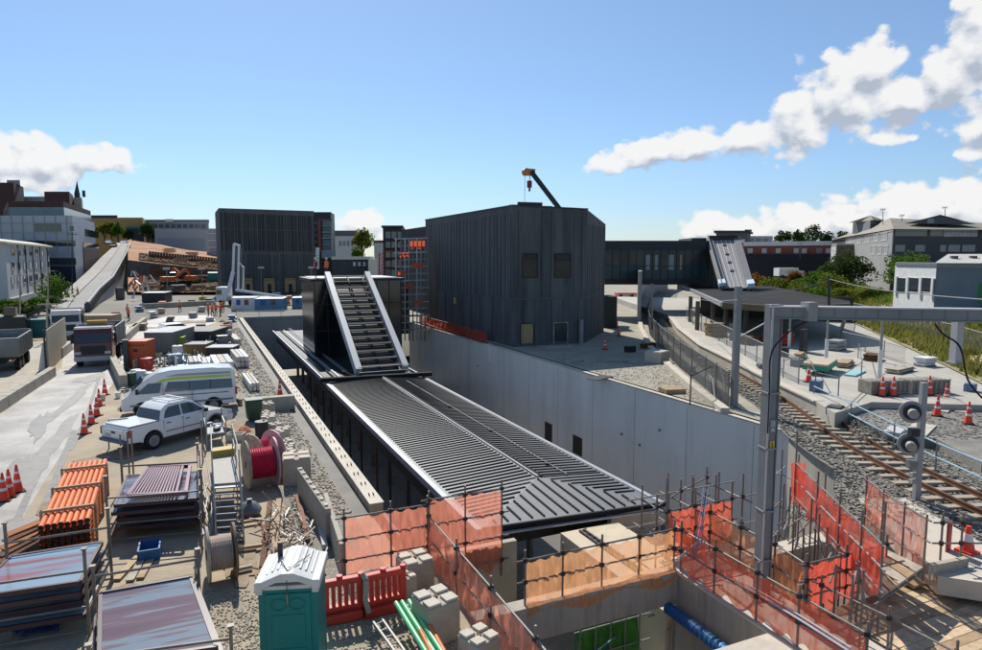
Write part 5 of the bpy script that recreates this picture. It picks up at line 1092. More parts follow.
for (x,y,z,lab) in LC:
    p=G(x,y,z)
    if first: c0_.location=p; c0_['label']=lab; c0_['group']='orange traffic cones'; first=False; PM[c0_.name]=Matrix.Translation(p)
    else: dup(c0_,p,random.random(),lab,'orange traffic cones')
g=G(967,552,.6); t=T('striped_cone','red and white striped barrier cone on the pale slab','cone',tuple(g))
MB().cb(0,0,0,.4,.4,.06).build('base',conem,t,world=False); MB().lathe([(.17,.06),(.12,.3)],0,0,0,14).build('cone_body',conem,t,world=False,smooth=True); MB().lathe([(.12,.3),(.09,.5)],0,0,0,14).build('white_band',refl,t,world=False,smooth=True); MB().lathe([(.09,.5),(.055,.68)],0,0,0,14).build('cone_tip',conem,t,world=False,smooth=True)
o=MB().cb(g.x-.35,g.y+.25,.6,.3,.05,.75,.3).build('hazard_board',M('dark_red_panel',(.35,.05,.04),.6,.1,2)); tag(o,'dark red panel standing beside the striped cone','panel')
# platform clutter
g=G(820,372,1.3); t=T('work_table','green edged work table on the far platform','table',tuple(g)); MB().cb(0,0,.55,2.9,1.3,.12,.5).build('tabletop',M('table_tan',(.50,.42,.30),.7,.1,2),t,world=False); MB().cb(0,0,.30,2.94,1.34,.24,.5).build('green_skirt',M('table_green',(.02,.30,.17),.6,.1,2),t,world=False)
for a,b in ((-1.1,-.4),(1.1,-.4),(1.1,.4),(-1.1,.4)): c,s_=math.cos(.5),math.sin(.5); MB().cb(a*c-b*s_,a*s_+b*c,0,.08,.08,.32).build('leg',dark,t,world=False)
for k,(x0,x1,y) in enumerate(((870,908,395),(911,949,394))):
    a,b=G(x0,y,1.3),G(x1,y-1,1.3); t=T('mesh_crate','low mesh sided crate on the platform edge, %s one of the pair'%['left','right'][k],'crate',tuple(a),0,'mesh crates'); L=(b-a).length
    MB().fb(a,b,0,L,1.32,1.95,-.9,0).build('contents',M('crate_fill',(.26,.23,.19),.8,.3,3),t); 
    for i in range(9): u=i*L/8.2; MB().fb(a,b,u,u+.05,1.3,2.02,0,.05).build('bar',galv,t)
    for z in (1.35,1.95): MB().fb(a,b,0,L,z,z+.05,.05,.08).build('rim',galv,t)
for k,(x,y,sx,sy,h,mt,lab) in enumerate(((803,352,.9,.3,1.6,dark,'black equipment cabinet on the far platform'),(797,366,.8,.6,.4,steelg,'grey tool box near the black cabinet'),(785,357,.4,.4,.6,dark,'small dark box left of the grey tool box'),(816,391,.6,.5,.5,M('blue_bag',(.10,.18,.30),.6,.2,5),'blue cloth bundle at the platform edge'),(855,374,2.2,.6,.1,M('cyan_sheet',(.30,.55,.58),.5,.1,2),'pale cyan sheet lying on the far platform'),(970,391,.6,.5,.35,M('blue_item',(.15,.22,.35),.6,.3,5),'blue bundle behind the right edge cones'),(835,414,.7,.6,.35,concd,'dark concrete block at the corner of the platform'),(940,408,2.0,.9,.06,concl,'pale flat slab beside the dull red cone'),(920,430,2.2,.8,.06,concl,'long pale flat slab right of the signal'),(965,410,1.6,.6,.05,concl,'small pale slab behind the lone cone'),(895,434,1.2,.6,.2,lgrey,'white rubbish pile at the foot of the blue handrail'),(657,362,1.3,1.3,.8,concl,'pale concrete cube on the yard near the fence'),(770,386,.7,.3,.35,steelg,'grey block on the platform edge'),(600,378,1.8,.9,.05,dark,'dark mat on the yard near the white wall'))):
    z=1.3 if (y<400 and x>700) else (.5 if x<700 else 1.0)
    g=G(x,y,z); nm={0:'equipment_cabinet',1:'tool_box',2:'small_box',3:'cloth_bundle',4:'plastic_sheet',5:'cloth_bundle',6:'concrete_block',7:'flat_slab',8:'flat_slab',9:'flat_slab',10:'rubbish_pile',11:'concrete_cube',12:'grey_block',13:'ground_mat'}[k]
    t=T(nm,lab,nm.split('_')[-1],tuple(g),.4); mb=MB().cb(0,0,0,sx,sy,h); mb.build('body',mt,t,world=False,bevel=.02 if h>.1 else .008)
    if h>.3: MB().cb(0,0,h,sx*.9,sy*.9,.04).build('lid',mt,t,world=False)
# handrail posts and white poles on the platform
for k,(x,y0,y1) in enumerate(((879,318,381),(826,318,360),(789,310,348))):
    g=G(x,y1,1.3); d=dep(g); o=T('white_pole','white based lighting pole on the far platform, %s one'%['right','middle','left'][k],'pole',tuple(g),0,'poles on the far platform'); h=P(x,y0,d).z; MB().tube((g.x,g.y,1.3),(g.x,g.y,(1.3+h)/2),.11,10).build('white_base',whitem,o,smooth=True); MB().tube((g.x,g.y,(1.3+h)/2),(g.x,g.y,h),.07,8).build('shaft',galv,o,smooth=True)
t=T('platform_guard_rail','light tube guard rail around the work area on the far platform','handrail',tuple(G(790,385,1.3)))
gp=[G(783,378,1.3),G(806,372,1.3),G(815,392,1.3),G(838,398,1.3),G(861,380,1.3),G(858,358,1.3)]
for p in gp: MB().tube(p,p+Vector((0,0,1.1)),.03,6).build('post',steelg,t)
for a,b in zip(gp,gp[1:]): MB().tube(a+Vector((0,0,1.0)),b+Vector((0,0,1.0)),.02,6).build('rail',steelg,t)
a=P(800,270,95); 
t=T('white_box_truck','white box truck parked on the upper road behind the bank shrubs','truck',tuple(P(790,275,110))); A=P(779,278,110);B=P(802,278,110); MB().fb(A,B,0,(B-A).length*.84,P(790,276,110).z,P(790,268,110).z,-2.2,0).build('box_body',whitem,t); MB().fb(A,B,(B-A).length*.86,(B-A).length*1.1,P(790,277,110).z,P(790,271,110).z,-2,0).build('cab',lgrey,t)
for u in (.6,3.6): c=A.lerp(B,u/(B-A).length); MB().tube((c.x,c.y-.1,c.z),(c.x,c.y+.4,c.z),.5,10).build('wheel',black,t)
# red site vehicle under the bridge
t=T('red_bus','red and white vehicle beyond the footbridge at the end of the yard','vehicle',tuple(P(627,305,120))); A=P(617,305,120);B=P(637,304,120); L=(B-A).length
MB().fb(A,B,0,L,.9,P(627,293,120).z,-2.5,0).build('body',redp,t); MB().fb(A,B,.05,L-.05,P(627,296,120).z-.2,P(627,294,120).z,0,.05).build('window_band',lgrey,t); MB().fb(A,B,L*.6,L*.72,1,P(627,293,120).z,0,.08).build('green_panel',grnm,t)
for u in (.8,L-.8): c=A.lerp(B,u/L); MB().tube((c.x,c.y-.1,.95),(c.x,c.y+.3,.95),.45,10).build('wheel',black,t)
o=MB().fb(P(603,310,70),P(618,310,70),.1,1.5,.5,3.9,-3,0).build('shade_and_stack_block',dark); tag(o,'dark block for stacked equipment and painted shade under the left end of the footbridge','equipment')  # dark block paints in the building shadow together with a stack
t=T('far_curved_wall','tall pale curved concrete wall beside the track behind the footbridge','wall',tuple(P(655,300,110))); cw=[P(641,318,75),P(640,300,95),P(646,292,118),P(656,288,140),P(668,286,160)]
for a,b in zip(cw,cw[1:]): MB().fb((a.x,a.y),(b.x,b.y),0,(b-a).length,.5,6.5,-.4,0).build('wall_segment',greyw,t)
# ------------------------------------------------------------ vehicles
def arch(cx,cz,r,n=9): return [(cx+r*math.cos(PI-PI*i/n),cz+r*math.sin(PI-PI*i/n)) for i in range(n+1)]
def wheel(t,x,y,r,w,rim=None,world=False):
    s_=1 if y>0 else -1
    o=MB().tube((x,y-w/2,r),(x,y+w/2,r),r,24).build('wheel',black,t,world=False,smooth=True,bevel=.02)
    rimm=MB(); rimm.tube((x,y+s_*(w/2-.01),r),(x,y+s_*(w/2+.015),r),r*.62,18); 
    for k in range(6): a=k*PI/3; rimm.bar((x,y+s_*(w/2+.02),r),(x+r*.55*math.cos(a),y+s_*(w/2+.02),r+r*.55*math.sin(a)),.04,.02)
    q=rimm.build('rim',rim or galv,None,world=False); q.parent=o
bodyp=M('car_white',(.80,.80,.795),.16,.015,1,spec=.6,dirt=(.60,.57,.52),damt=.12,dscale=3)
tail=M('tail_light_red',(.30,.01,.01),.2,.1,3,spec=.8); headl=M('headlight_glass',(.55,.57,.60),.1,.05,3,spec=.9)
def pickup(loc,rz):
    t=T('pickup_truck','white double cab pickup truck with a bed cover, parked beside the white van','pickup truck',loc,rz)
    tum=lambda z: 0 if z<1.02 else (z-1.02)*.25
    low=[(-2.58,.52),(-2.62,.95),(-2.55,1.12),(-1.05,1.14),(1.25,1.10),(2.15,1.02),(2.5,.90),(2.62,.62),(2.55,.42)]
    af=arch(1.62,.38,.46); ar=arch(-1.48,.38,.46)
    prof=low+[(2.1,.38)]+af[::-1][:]+[(1.1,.40),(-1.0,.40)]+ar[::-1]+[(-1.98,.45)]
    MB().ext(prof,-.89,.89,tum=tum).build('body',bodyp,t,world=False,bevel=.03,smooth=True)
    MB().ext([(-1.12,1.10),(-.98,1.55),(-.72,1.74),(-.2,1.78),(.35,1.76),(.62,1.66),(1.32,1.10)],-.86,.86,tum=lambda z:(z-1.1)*.24+.01).build('cab',bodyp,t,world=False,bevel=.035,smooth=True)
    ty=lambda z:.86-(z-1.1)*.24-.01
    for s_ in (-1,1):
        def sq(pts,name,mat):
            m=MB(); o_=[(x,s_*(ty(z)+.012),z) for x,z in pts]; i_=[(x,s_*(ty(z)-.02),z) for x,z in pts]; n=len(pts)
            m.add(o_+i_,[tuple(range(n)),tuple(range(2*n-1,n-1,-1))]+[(i,n+i,n+(i+1)%n,(i+1)%n) for i in range(n)]); m.build(name,mat,t,world=False)
        sq([(-.93,1.2),(-.80,1.5),(-.62,1.63),(-.12,1.66),(-.10,1.2)],'side_window',glassd); sq([(-.02,1.2),(-.04,1.66),(.35,1.65),(.58,1.57),(1.08,1.2)],'side_window',glassd)
        MB().box(-.06,-.055+.012,s_*.865-.03,s_*.865+.03,.45,1.12).build('door_seam',dark,t,world=False); MB().box(-.98,-.97,s_*.865-.03,s_*.865+.03,.75,1.12).build('door_seam',dark,t,world=False); MB().box(1.10,1.112,s_*.865-.03,s_*.865+.03,.45,1.08).build('door_seam',dark,t,world=False)
        for x in (-.85,.08): MB().box(x,x+.2,s_*.90-.015,s_*.90+.015,.98,1.01).build('door_handle',dark,t,world=False)
        MB().cb(1.02,s_*1.0,1.13,.14,.22,.18).build('mirror',dark,t,world=False,bevel=.03)
        MB().box(-2.63,-2.50,s_*.88-.06,s_*.88+.012,.75,1.05).build('tail_light',tail,t,world=False); MB().box(2.30,2.55,s_*.80-.1,s_*.80+.06,.72,.90).build('headlight',headl,t,world=False,bevel=.02)
        MB().ext([(1.10,.40)]+arch(1.62,.38,.53)[::1]+[(2.16,.40)]+[(2.08,.40)]+arch(1.62,.38,.46)[::-1]+[(1.16,.40)],s_*.89-.02*(s_<0),s_*.89+.02*(s_>0)).build('wheel_arch',steelg,t,world=False)
        MB().bar((-.5,s_*.55,1.83),(.4,s_*.55,1.83),.05,.05).build('roof_bar',whitem,t,world=False)
        for x in (1.62,-1.48): wheel(t,x,s_*.80,.38,.24)
    for x in (-.42,.25): MB().bar((x,-.62,1.85),(x,.62,1.85),.06,.04).build('roof_rack',whitem,t,world=False)
    m=MB(); m.add([(.66,-.70,1.665),(.66,.70,1.665),(1.33,.80,1.14),(1.33,-.80,1.14)],[(0,3,2,1)]); 
    m.build('windscreen',glassd,t,world=False)
    m=MB(); m.add([(-.995,-.70,1.55),(-.995,.70,1.55),(-1.12,.76,1.17),(-1.12,-.76,1.17)],[(0,1,2,3)]); m.build('rear_window',glassd,t,world=False)
    MB().box(-2.5,-1.15,-.80,.80,1.13,1.19).build('bed_cover',bodyp,t,world=False,bevel=.03)
    MB().box(-2.74,-2.55,-.85,.85,.48,.62).build('rear_bumper',M('bumper_blue_grey',(.07,.10,.17),.4,.1,2),t,world=False,bevel=.03); MB().box(-2.64,-2.6,-.62,.62,.68,1.02).build('tailgate',bodyp,t,world=False,bevel=.01); MB().box(-2.66,-2.63,-.12,.12,.86,.94).build('handle',dark,t,world=False)
    MB().box(2.52,2.66,-.7,.7,.42,.78).build('grille',dark,t,world=False,bevel=.03); MB().box(-2.3,2.3,-.6,.6,.3,.5).build('chassis',dark,t,world=False)
    MB().box(-2.66,-2.64,.18,.54,.70,.82).build('number_plate',lgrey,t,world=False)
    for s_ in (-1,1): MB().box(-.9,1.1,s_*.895-.012,s_*.895+.012,.62,.66).build('side_trim',steelg,t,world=False)
    MB().box(-2.5,-1.15,-.84,-.80,1.12,1.16).build('cover_seam',dark,t,world=False)
    return t
def van(loc,rz):
    t=T('passenger_van','white high roof van with a yellow green roof stripe and dark side windows','van',loc,rz)
    tum=lambda z:0 if z<1.1 else (z-1.1)*.15
    prof=[(-2.66,.42),(-2.70,1.2),(-2.62,2.05),(-2.45,2.25),(-1.5,2.32),(.4,2.30),(1.1,2.18),(1.7,1.80),(2.35,1.16),(2.62,.98),(2.70,.55),(2.6,.36),(2.25,.36)]+arch(1.75,.36,.42)[::-1]+[(1.28,.36),(-1.0,.36)]+arch(-1.55,.36,.42)[::-1]+[(-2.1,.36)]
    MB().ext(prof,-.94,.94,tum=tum).build('body',bodyp,t,world=False,bevel=.05,smooth=True)
    ty=lambda z:.94-(z-1.1)*.15
    strm=M('lime_stripe',(.52,.62,.08),.4,.05,2); gs=M('grey_stripe',(.35,.37,.42),.4,.05,2)
    for s_ in (-1,1):
        def sq(pts,name,mat,pr_=.008):
            m=MB(); o_=[(x,s_*(ty(z)+pr_),z) for x,z in pts]; i_=[(x,s_*(ty(z)-.02),z) for x,z in pts]; n=len(pts)
            m.add(o_+i_,[tuple(range(n)),tuple(range(2*n-1,n-1,-1))]+[(i,n+i,n+(i+1)%n,(i+1)%n) for i in range(n)]); return m.build(name,mat,t,world=False)
        w_=sq([(-2.50,1.22),(-2.46,1.70),(.55,1.72),(.72,1.22)],'side_window',glassd)
        for x in (-1.45,-.45): m=sq([(x,1.22),(x,1.72),(x+.03,1.72),(x+.03,1.22)],'window_divider',dark,.012)
        sq([(.95,1.2),(.85,1.70),(1.45,1.70),(1.98,1.22),(1.9,1.2)],'front_window',glassd)
        sq([(-2.45,1.80),(-2.42,1.92),(.3,1.95),(.9,1.84),(1.15,1.70),(.85,1.74),(.3,1.80)],'lime_stripe',strm); sq([(-2.42,1.96),(-2.40,2.08),(.1,2.10),(.7,1.99),(.3,1.99)],'grey_stripe',gs)
        MB().box(.78,.79,s_*.925-.03,s_*.925+.03,.45,1.75).build('door_seam',dark,t,world=False); MB().box(-.55,-.54,s_*.925-.03,s_*.925+.03,.45,1.2).build('door_seam',dark,t,world=False)
        MB().box(-2.3,.7,s_*.94-.012,s_*.94+.012,1.0,1.03).build('slide_rail',dark,t,world=False)
        MB().box(-2.72,-2.62,s_*.88-.07,s_*.88+.05,.85,1.25).build('tail_light',tail,t,world=False); MB().box(2.50,2.66,s_*.70-.18,s_*.70+.2,.75,.98).build('headlight',headl,t,world=False,bevel=.03)
        MB().cb(1.95,s_*1.07,1.22,.12,.2,.3).build('mirror',dark,t,world=False,bevel=.03)
        for x in (1.75,-1.55): wheel(t,x,s_*.83,.36,.22)
    m=MB(); m.add([(1.735,-.72,1.80),(1.735,.72,1.80),(2.34,.84,1.20),(2.34,-.84,1.20)],[(0,3,2,1)]); m.build('windscreen',glassd,t,world=False)
    MB().box(2.66,2.76,-.85,.85,.36,.62).build('front_bumper',dark,t,world=False,bevel=.03); MB().box(2.64,2.70,-.45,.45,.66,.88).build('grille',steelg,t,world=False); MB().box(-2.76,-2.66,-.9,.9,.36,.6).build('rear_bumper',dark,t,world=False,bevel=.02)
    MB().box(-2.3,2.2,-.6,.6,.25,.45).build('chassis',dark,t,world=False)
    for s_ in (-1,1): MB().box(-2.5,2.3,s_*.94-.014,s_*.94+.014,.60,.68).build('side_trim',steelg,t,world=False); MB().bar((1.74,s_*.1,1.84),(2.2,s_*.5,1.4),.03).build('wiper',dark,t,world=False)
    return t
def lorry(loc,rz,label,cabm,traym,beacon=True,cover=False):
    t=T('tipper_truck',label,'truck',loc,rz)
    MB().ext([(1.9,.55),(1.9,2.75),(2.2,2.92),(3.4,2.88),(3.75,1.75),(3.82,.6)],-1.22,1.22).build('cab',cabm,t,world=False,bevel=.06)
    m=MB(); m.add([(3.40,-1.12,2.70),(3.40,1.12,2.70),(3.72,1.14,1.80),(3.72,-1.14,1.80)],[(0,3,2,1)]); m.v=[(x+.045,y,z) for x,y,z in m.v]; m.build('windscreen',glassd,t,world=False)
    MB().box(3.3,3.62,-1.15,1.15,2.78,2.95).build('sun_visor',whitem,t,world=False,bevel=.03)
    MB().box(3.78,3.86,-.8,.8,.95,1.55).build('grille',dark,t,world=False,bevel=.02); MB().box(3.80,3.95,-1.22,1.22,.45,.80).build('bumper',lgrey,t,world=False,bevel=.04)
    for s_ in (-1,1):
        MB().box(3.80,3.90,s_*.95-.2,s_*.95+.2,.95,1.15).build('headlight',headl,t,world=False,bevel=.02); MB().box(3.0,3.12,s_*1.4-.1,s_*1.4+.1,1.7,2.4).build('mirror',dark,t,world=False,bevel=.02); MB().bar((3.1,s_*1.2,2.45),(3.06,s_*1.4,2.4),.04).build('mirror_arm',dark,t,world=False)
        MB().box(2.1,3.1,s_*1.225-.015,s_*1.225+.015,1.75,2.55).build('side_window',glassd,t,world=False)
        for x in (2.9,-1.6,-2.9): wheel(t,x,s_*1.0,.5,.35,steelg)
        MB().box(-4.0,1.5,s_*1.22-.04,s_*1.22+.04,1.3,2.75).build('tray_side',traym,t,world=False)
        for i in range(6): x=-3.95+i*1.08; MB().box(x,x+.1,s_*1.27-.03,s_*1.27+.03,1.3,2.75).build('tray_rib',traym,t,world=False)
    MB().box(1.45,1.55,-1.2,1.2,1.3,3.0).build('headboard',traym,t,world=False); MB().box(-4.05,-3.97,-1.2,1.2,1.3,2.7).build('tailboard',traym,t,world=False); MB().box(-4,1.5,-1.2,1.2,1.2,1.32).build('tray_floor',steelg,t,world=False); MB().box(-4,3.6,-.5,.5,.6,1.1).build('chassis',dark,t,world=False)
    if beacon: MB().box(1.2,1.5,-.7,.7,3.02,3.25).build('tarp_roll',yel,t,world=False,bevel=.06)
    if cover:
        m=MB(); m.ext([(-4,2.2),(-2,2.5),(0,2.45),(1.4,2.2)],-1.15,1.15); m.build('spoil_load',concd,t,world=False)
    return t
def place(p,q,z=0): a,b=G(*p,z),G(*q,z); return a,b
a,b=G(160,449),G(213,432); mid=(a+b)/2; ang_=math.atan2(b.y-a.y,b.x-a.x); n=Vector((-math.sin(ang_),math.cos(ang_),0)); mid=mid+n*.85; pickup((mid.x-.05,mid.y,.0),ang_*.86)
a,b=G(140,418),G(221,411); ang2=math.atan2(a.y-b.y,a.x-b.x); mid=(a+b)/2; n=Vector((math.sin(ang2),-math.cos(ang2),0)); n=n if n.y>0 else -n; mid=mid+n*.9; van((mid.x,mid.y,0),ang2)
g=G(95,367); lorry((g.x,g.y+3.9,0),-PI/2-.02,'maroon tipper truck with grey tray driving towards the viewer on the haul road',maroon,steelg)
g=G(62,341); lorry((g.x,g.y+3.9,0),-PI/2+.1,'white cab tipper truck standing behind the site hoarding on the left',whitem,greyw,beacon=False)
def trailer(loc,rz,label):
    t=T('tipper_trailer',label,'trailer',loc,rz,'grey tipper trailers'); tm=M('trailer_grey',(.26,.265,.26),.5,.1,1.2,metal=.3)
    for s_ in (-1,1):
        MB().box(-3,3,s_*1.22-.04,s_*1.22+.04,1.05,2.4).build('tray_side',tm,t,world=False)
        for i in range(9): x=-2.95+i*.72; MB().box(x,x+.09,s_*1.28-.03,s_*1.28+.03,1.05,2.4).build('tray_rib',tm,t,world=False)
        for x in (-2,-.8,1.8): wheel(t,x,s_*1.0,.45,.3,steelg)
        MB().box(-3.04,-2.98,s_*.9-.15,s_*.9+.15,.8,.95).build('tail_light',tail,t,world=False)
    MB().box(-3.05,-2.97,-1.2,1.2,1.05,2.4).build('tailboard',tm,t,world=False); MB().box(2.97,3.05,-1.2,1.2,1.05,2.5).build('headboard',tm,t,world=False); MB().box(-3,3,-1.2,1.2,.95,1.06).build('tray_floor',dark,t,world=False); MB().box(-3,3.6,-.4,.4,.6,.95).build('chassis',dark,t,world=False); MB().box(-2.7,2.7,-1.15,1.15,1.5,1.9).build('load',concd,t,world=False)
g=G(22,372); trailer((g.x-1.6,g.y+3.3,0),PI/2+.06,'grey ribbed tipper trailer farther along the left lane, beside the hoarding')
g=G(4,384); trailer((g.x-2.4,g.y+1.2,0),PI/2+.04,'grey ribbed tipper trailer cut by the left edge of the view')
t=T('teal_skip','teal skip behind the grey trailers','skip',tuple(G(30,336))); g=G(30,336); MB().ext([(-1.6,.0),(-2.1,1.7),(2.1,1.7),(1.6,0)],-.9,.9).build('skip_body',teal,t,world=False); MB().box(-2.1,2.1,-.98,-.9,1.6,1.75).build('rim',teal,t,world=False)
o=T('dark_excavator','dark excavator arm and body behind the trailers at the left edge','excavator',tuple(G(14,338))); MB().cb(0,0,.9,2.6,2,1.3).build('body',dark,o,world=False,bevel=.05); MB().cb(0,0,0,3,2.2,.8).build('tracks',black,o,world=False,bevel=.1); MB().bar((.6,0,1.8),(2.9,-.2,3.1),.35,.4).build('boom',dark,o,world=False); MB().bar((2.9,-.2,3.1),(4.1,-.2,1.0),.25,.3).build('arm',dark,o,world=False); MB().cb(-.2,.4,2.2,1,.9,.9).build('cabin',glassd,o,world=False)
# concrete kerb barriers left and hoarding
R=random.Random(6); n=9
a,b=G(-30,430),G(53,376)
for i in range(n):
    p=a.lerp(b,i/n); q=a.lerp(b,(i+.965)/n); t=T('concrete_barrier','x','barrier',tuple(p),0,'concrete barriers along the left lane'); m=MB(); m.bar(p+Vector((0,0,.32)),q+Vector((0,0,.32)),.42,.64); m.build('block',conc,t,bevel=.025)
    t['label']=ORD[i]+' weathered concrete barrier block from the near end along the left lane'
t=T('site_hoarding','tall beige panelled hoarding beside the haul road left of the maroon truck','hoarding',tuple(G(49,373))); a,b=G(49,372),G(67,352)
for i in range(7): p=a.lerp(b,i/7); q=a.lerp(b,(i+.97)/7); m=MB(); m.bar(p+Vector((0,0,1.5)),q+Vector((0,0,1.5)),.08,2.95); m.build('panel',M('hoarding_beige',(.36,.31,.23),.85,.12,1.5,dirt=(.22,.18,.13),damt=.5,dscale=1.5) if i==0 else bpy.data.materials['hoarding_beige'],t)
for i in range(8): p=a.lerp(b,i/7); MB().box(p.x-.2,p.x-.1,p.y-.05,p.y+.05,0,3).build('post',dark,t)
o=T('white_tarp_bundle','white tarpaulin bundle leaning against the near end of the hoarding','bundle',tuple(G(44,371))); MB().tube((0,0,0),(.1,.3,1.9),.35,9,.16).build('bundle',whitem,o,world=False,smooth=True)
# portaloo
ang_=-.30; lx,ly=1.42,12.45
t=T('portable_toilet','teal portable toilet with a white ribbed roof at the bottom of the view','portable toilet',(lx,ly,0),ang_)
MB().box(-.53,.53,-.53,.53,.08,2.02).build('cabin',tealp,t,world=False,bevel=.02); MB().box(-.56,.56,-.56,.56,0,.08).build('skid',dark,t,world=False)
pr_=[(-.58,1.98),(-.58,2.14),(-.45,2.16),(-.30,2.22),(-.1,2.30),(.1,2.30),(.30,2.22),(.45,2.16),(.58,2.14),(.58,1.98),(.5,1.98),(.42,2.04),(.2,2.13),(-.2,2.13),(-.42,2.04),(-.5,1.98)]
m=MB(); m.ext(pr_,-.60,.60); m.v=[(x,y,z) for x,y,z in m.v]; m.build('roof',loow,t,world=False,bevel=.015)
MB().box(-.5,.5,-.55,.55,1.98,2.05).build('roof_liner',loow,t,world=False)
for i in range(9): x=-.40+i*.1; z=2.30-abs(x)*abs(x)*.75; MB().box(x-.018,x+.018,-.35,.52,z-.03,z+.015).build('roof_rib',loow,t,world=False,bevel=.006)
for s_ in (-1,1): MB().cb(s_*.50,-.575,1.92,.12,.06,.24).build('corner_cap',loow,t,world=False,bevel=.015)
MB().box(-.40,.40,-.56,-.53,.15,1.90).build('door',tealp,t,world=False,bevel=.012)
for z0_,z1_ in ((.25,.85),(.95,1.5)): 
    m=MB(); m.box(-.30,.30,-.575,-.56,z0_,z1_); m.build('door_panel',tealp,t,world=False,bevel=.01)
m=MB(); 
for cxx in (-.16,.16):
    pts=[(cxx+.14*math.cos(a_),-.58,1.70+.11*math.sin(a_)) for a_ in [2*PI*i/14 for i in range(15)]]; m.path(pts,.006,5)
m.build('door_moulding',tealp,t,world=False)
MB().tube((0,-.60,1.98),(0,-.60,1.72),.012,6).build('lifting_strap',wood,t,world=False); MB().path([(-.3,.2,2.28),(-.1,-.3,2.33),(0,-.5,2.31),(0,-.61,2.15),(0,-.61,1.9)],.008,5).build('lifting_strap',dark,t,world=False); MB().path([(.3,.2,2.28),(.1,-.3,2.33),(0,-.5,2.31)],.008,5).build('lifting_strap',dark,t,world=False); MB().tube((-.28,.3,2.25),(-.28,.3,2.52),.05,10).build('vent_pipe',dark,t,world=False)
# water barriers
def wbar(loc,rz,label):
    t=T('water_barrier',label,'barrier',loc,rz,'red water filled barriers'); L=.95
    MB().box(-L/2,L/2,-.22,.22,0,.22).build('foot',redp,t,world=False,bevel=.03); MB().box(-L/2,L/2,-.09,.09,.22,.34).build('lower_rail',redp,t,world=False,bevel=.02); MB().box(-L/2,L/2,-.09,.09,.80,.95).build('top_rail',redp,t,world=False,bevel=.03)
    for i in range(7): x=-L/2+.06+i*(L-.12)/6; MB().box(x-.038,x+.038,-.08,.08,.33,.82).build('slat',redp,t,world=False,bevel=.012)
    MB().tube((0,0,.95),(0,0,1.02),.07,10).build('filler_cap',redp,t,world=False); MB().tube((L/2,0,.2),(L/2,0,1.0),.07,10).build('hinge',redp,t,world=False,smooth=True)
    return t
wbar((2.58,14.0,0),-.04,'red water barrier directly right of the teal toilet'); wbar((3.55,13.95,0),.05,'red water barrier next to the concrete blocks')
o=T('rubble_sack','grey rope and sack hanging over the red barrier','sack',(3.05,13.8,.9)); MB().path([(0,0,.15),(.05,-.12,.05),(.02,-.14,-.4),(.1,-.12,-.7)],.06,8).build('sack',M('sack_beige',(.35,.33,.28),.9,.2,6),o,world=False,smooth=True)
# interlocking concrete blocks
def lego(loc,s_,rz,label,group=None,h=None,mat=conc):
    t=T('concrete_block',label,'concrete block',loc,rz,group); h=h or s_; MB().box(-s_/2,s_/2,-s_/2,s_/2,0,h).build('block',mat,t,world=False,bevel=.03)
    k=s_*.195
    for a_ in (-1,0,1):
        for b_ in (-1,0,1):
            if (a_ and b_): x,y=a_*s_*.275,b_*s_*.275; MB().box(x-k,x+k,y-k,y+k,h,h+.055).build('stud',concl,t,world=False,bevel=.015)
    MB().tube((0,0,h-.01),(0,0,h+.03),.05,8).build('lifting_eye',rust,t,world=False); return t
lego((4.55,14.75,0),.72,.12,'square stained concrete block with cross shaped recess, behind the red barriers'); lego((4.30,12.5,0),.76,.2,'square concrete block with cross shaped recess at the bottom, nearer the viewer',h=.88)
lego((4.15,14.2,0),.42,.1,'small concrete block between the red barrier and the larger block',h=.6); lego((4.7,11.1,0),.6,.3,'concrete block at the very bottom edge beside the long net',h=.7); lego((4.1,13.2,0),.5,.1,'low concrete block between the two large ones',h=.35)
R=random.Random(21); B=[]
for i in range(13):
    y=25+i*.95; x=3.05-.02*i+R.uniform(-.25,.25); lego((x,y,0),.50+R.random()*.16,R.uniform(-.3,.3),ORD[i]+' block of the jumbled row running from the pink reels to the green bin','jumbled row of concrete blocks',h=.35+R.random()*.3,mat=[conc,concl][i%2])
lego((2.95,23.7,0),.95,-.1,'large grey concrete block right of the pink cable reel',h=.95)
o=T('low_concrete_barrier','low concrete barrier block beside the orange cone near the parapet','barrier',tuple(G(278,410))); MB().box(-.85,.85,-.25,.25,0,.75).build('block',conc,o,world=False,bevel=.03)
g=G(254,421); t=T('wheelie_bin','dark green wheeled bin near the van rear','bin',tuple(g),.1); MB().ext([(-.30,.12),(-.36,1.05),(.38,1.05),(.30,.12)],-.33,.33).build('bin_body',green,t,world=False,bevel=.02); MB().box(-.42,.42,-.37,.37,1.05,1.13).build('lid',green,t,world=False,bevel=.02)
for s_ in (-1,1): MB().tube((.25,s_*.3,.12),(.25,s_*.36,.12),.12,12).build('wheel',black,t,world=False)
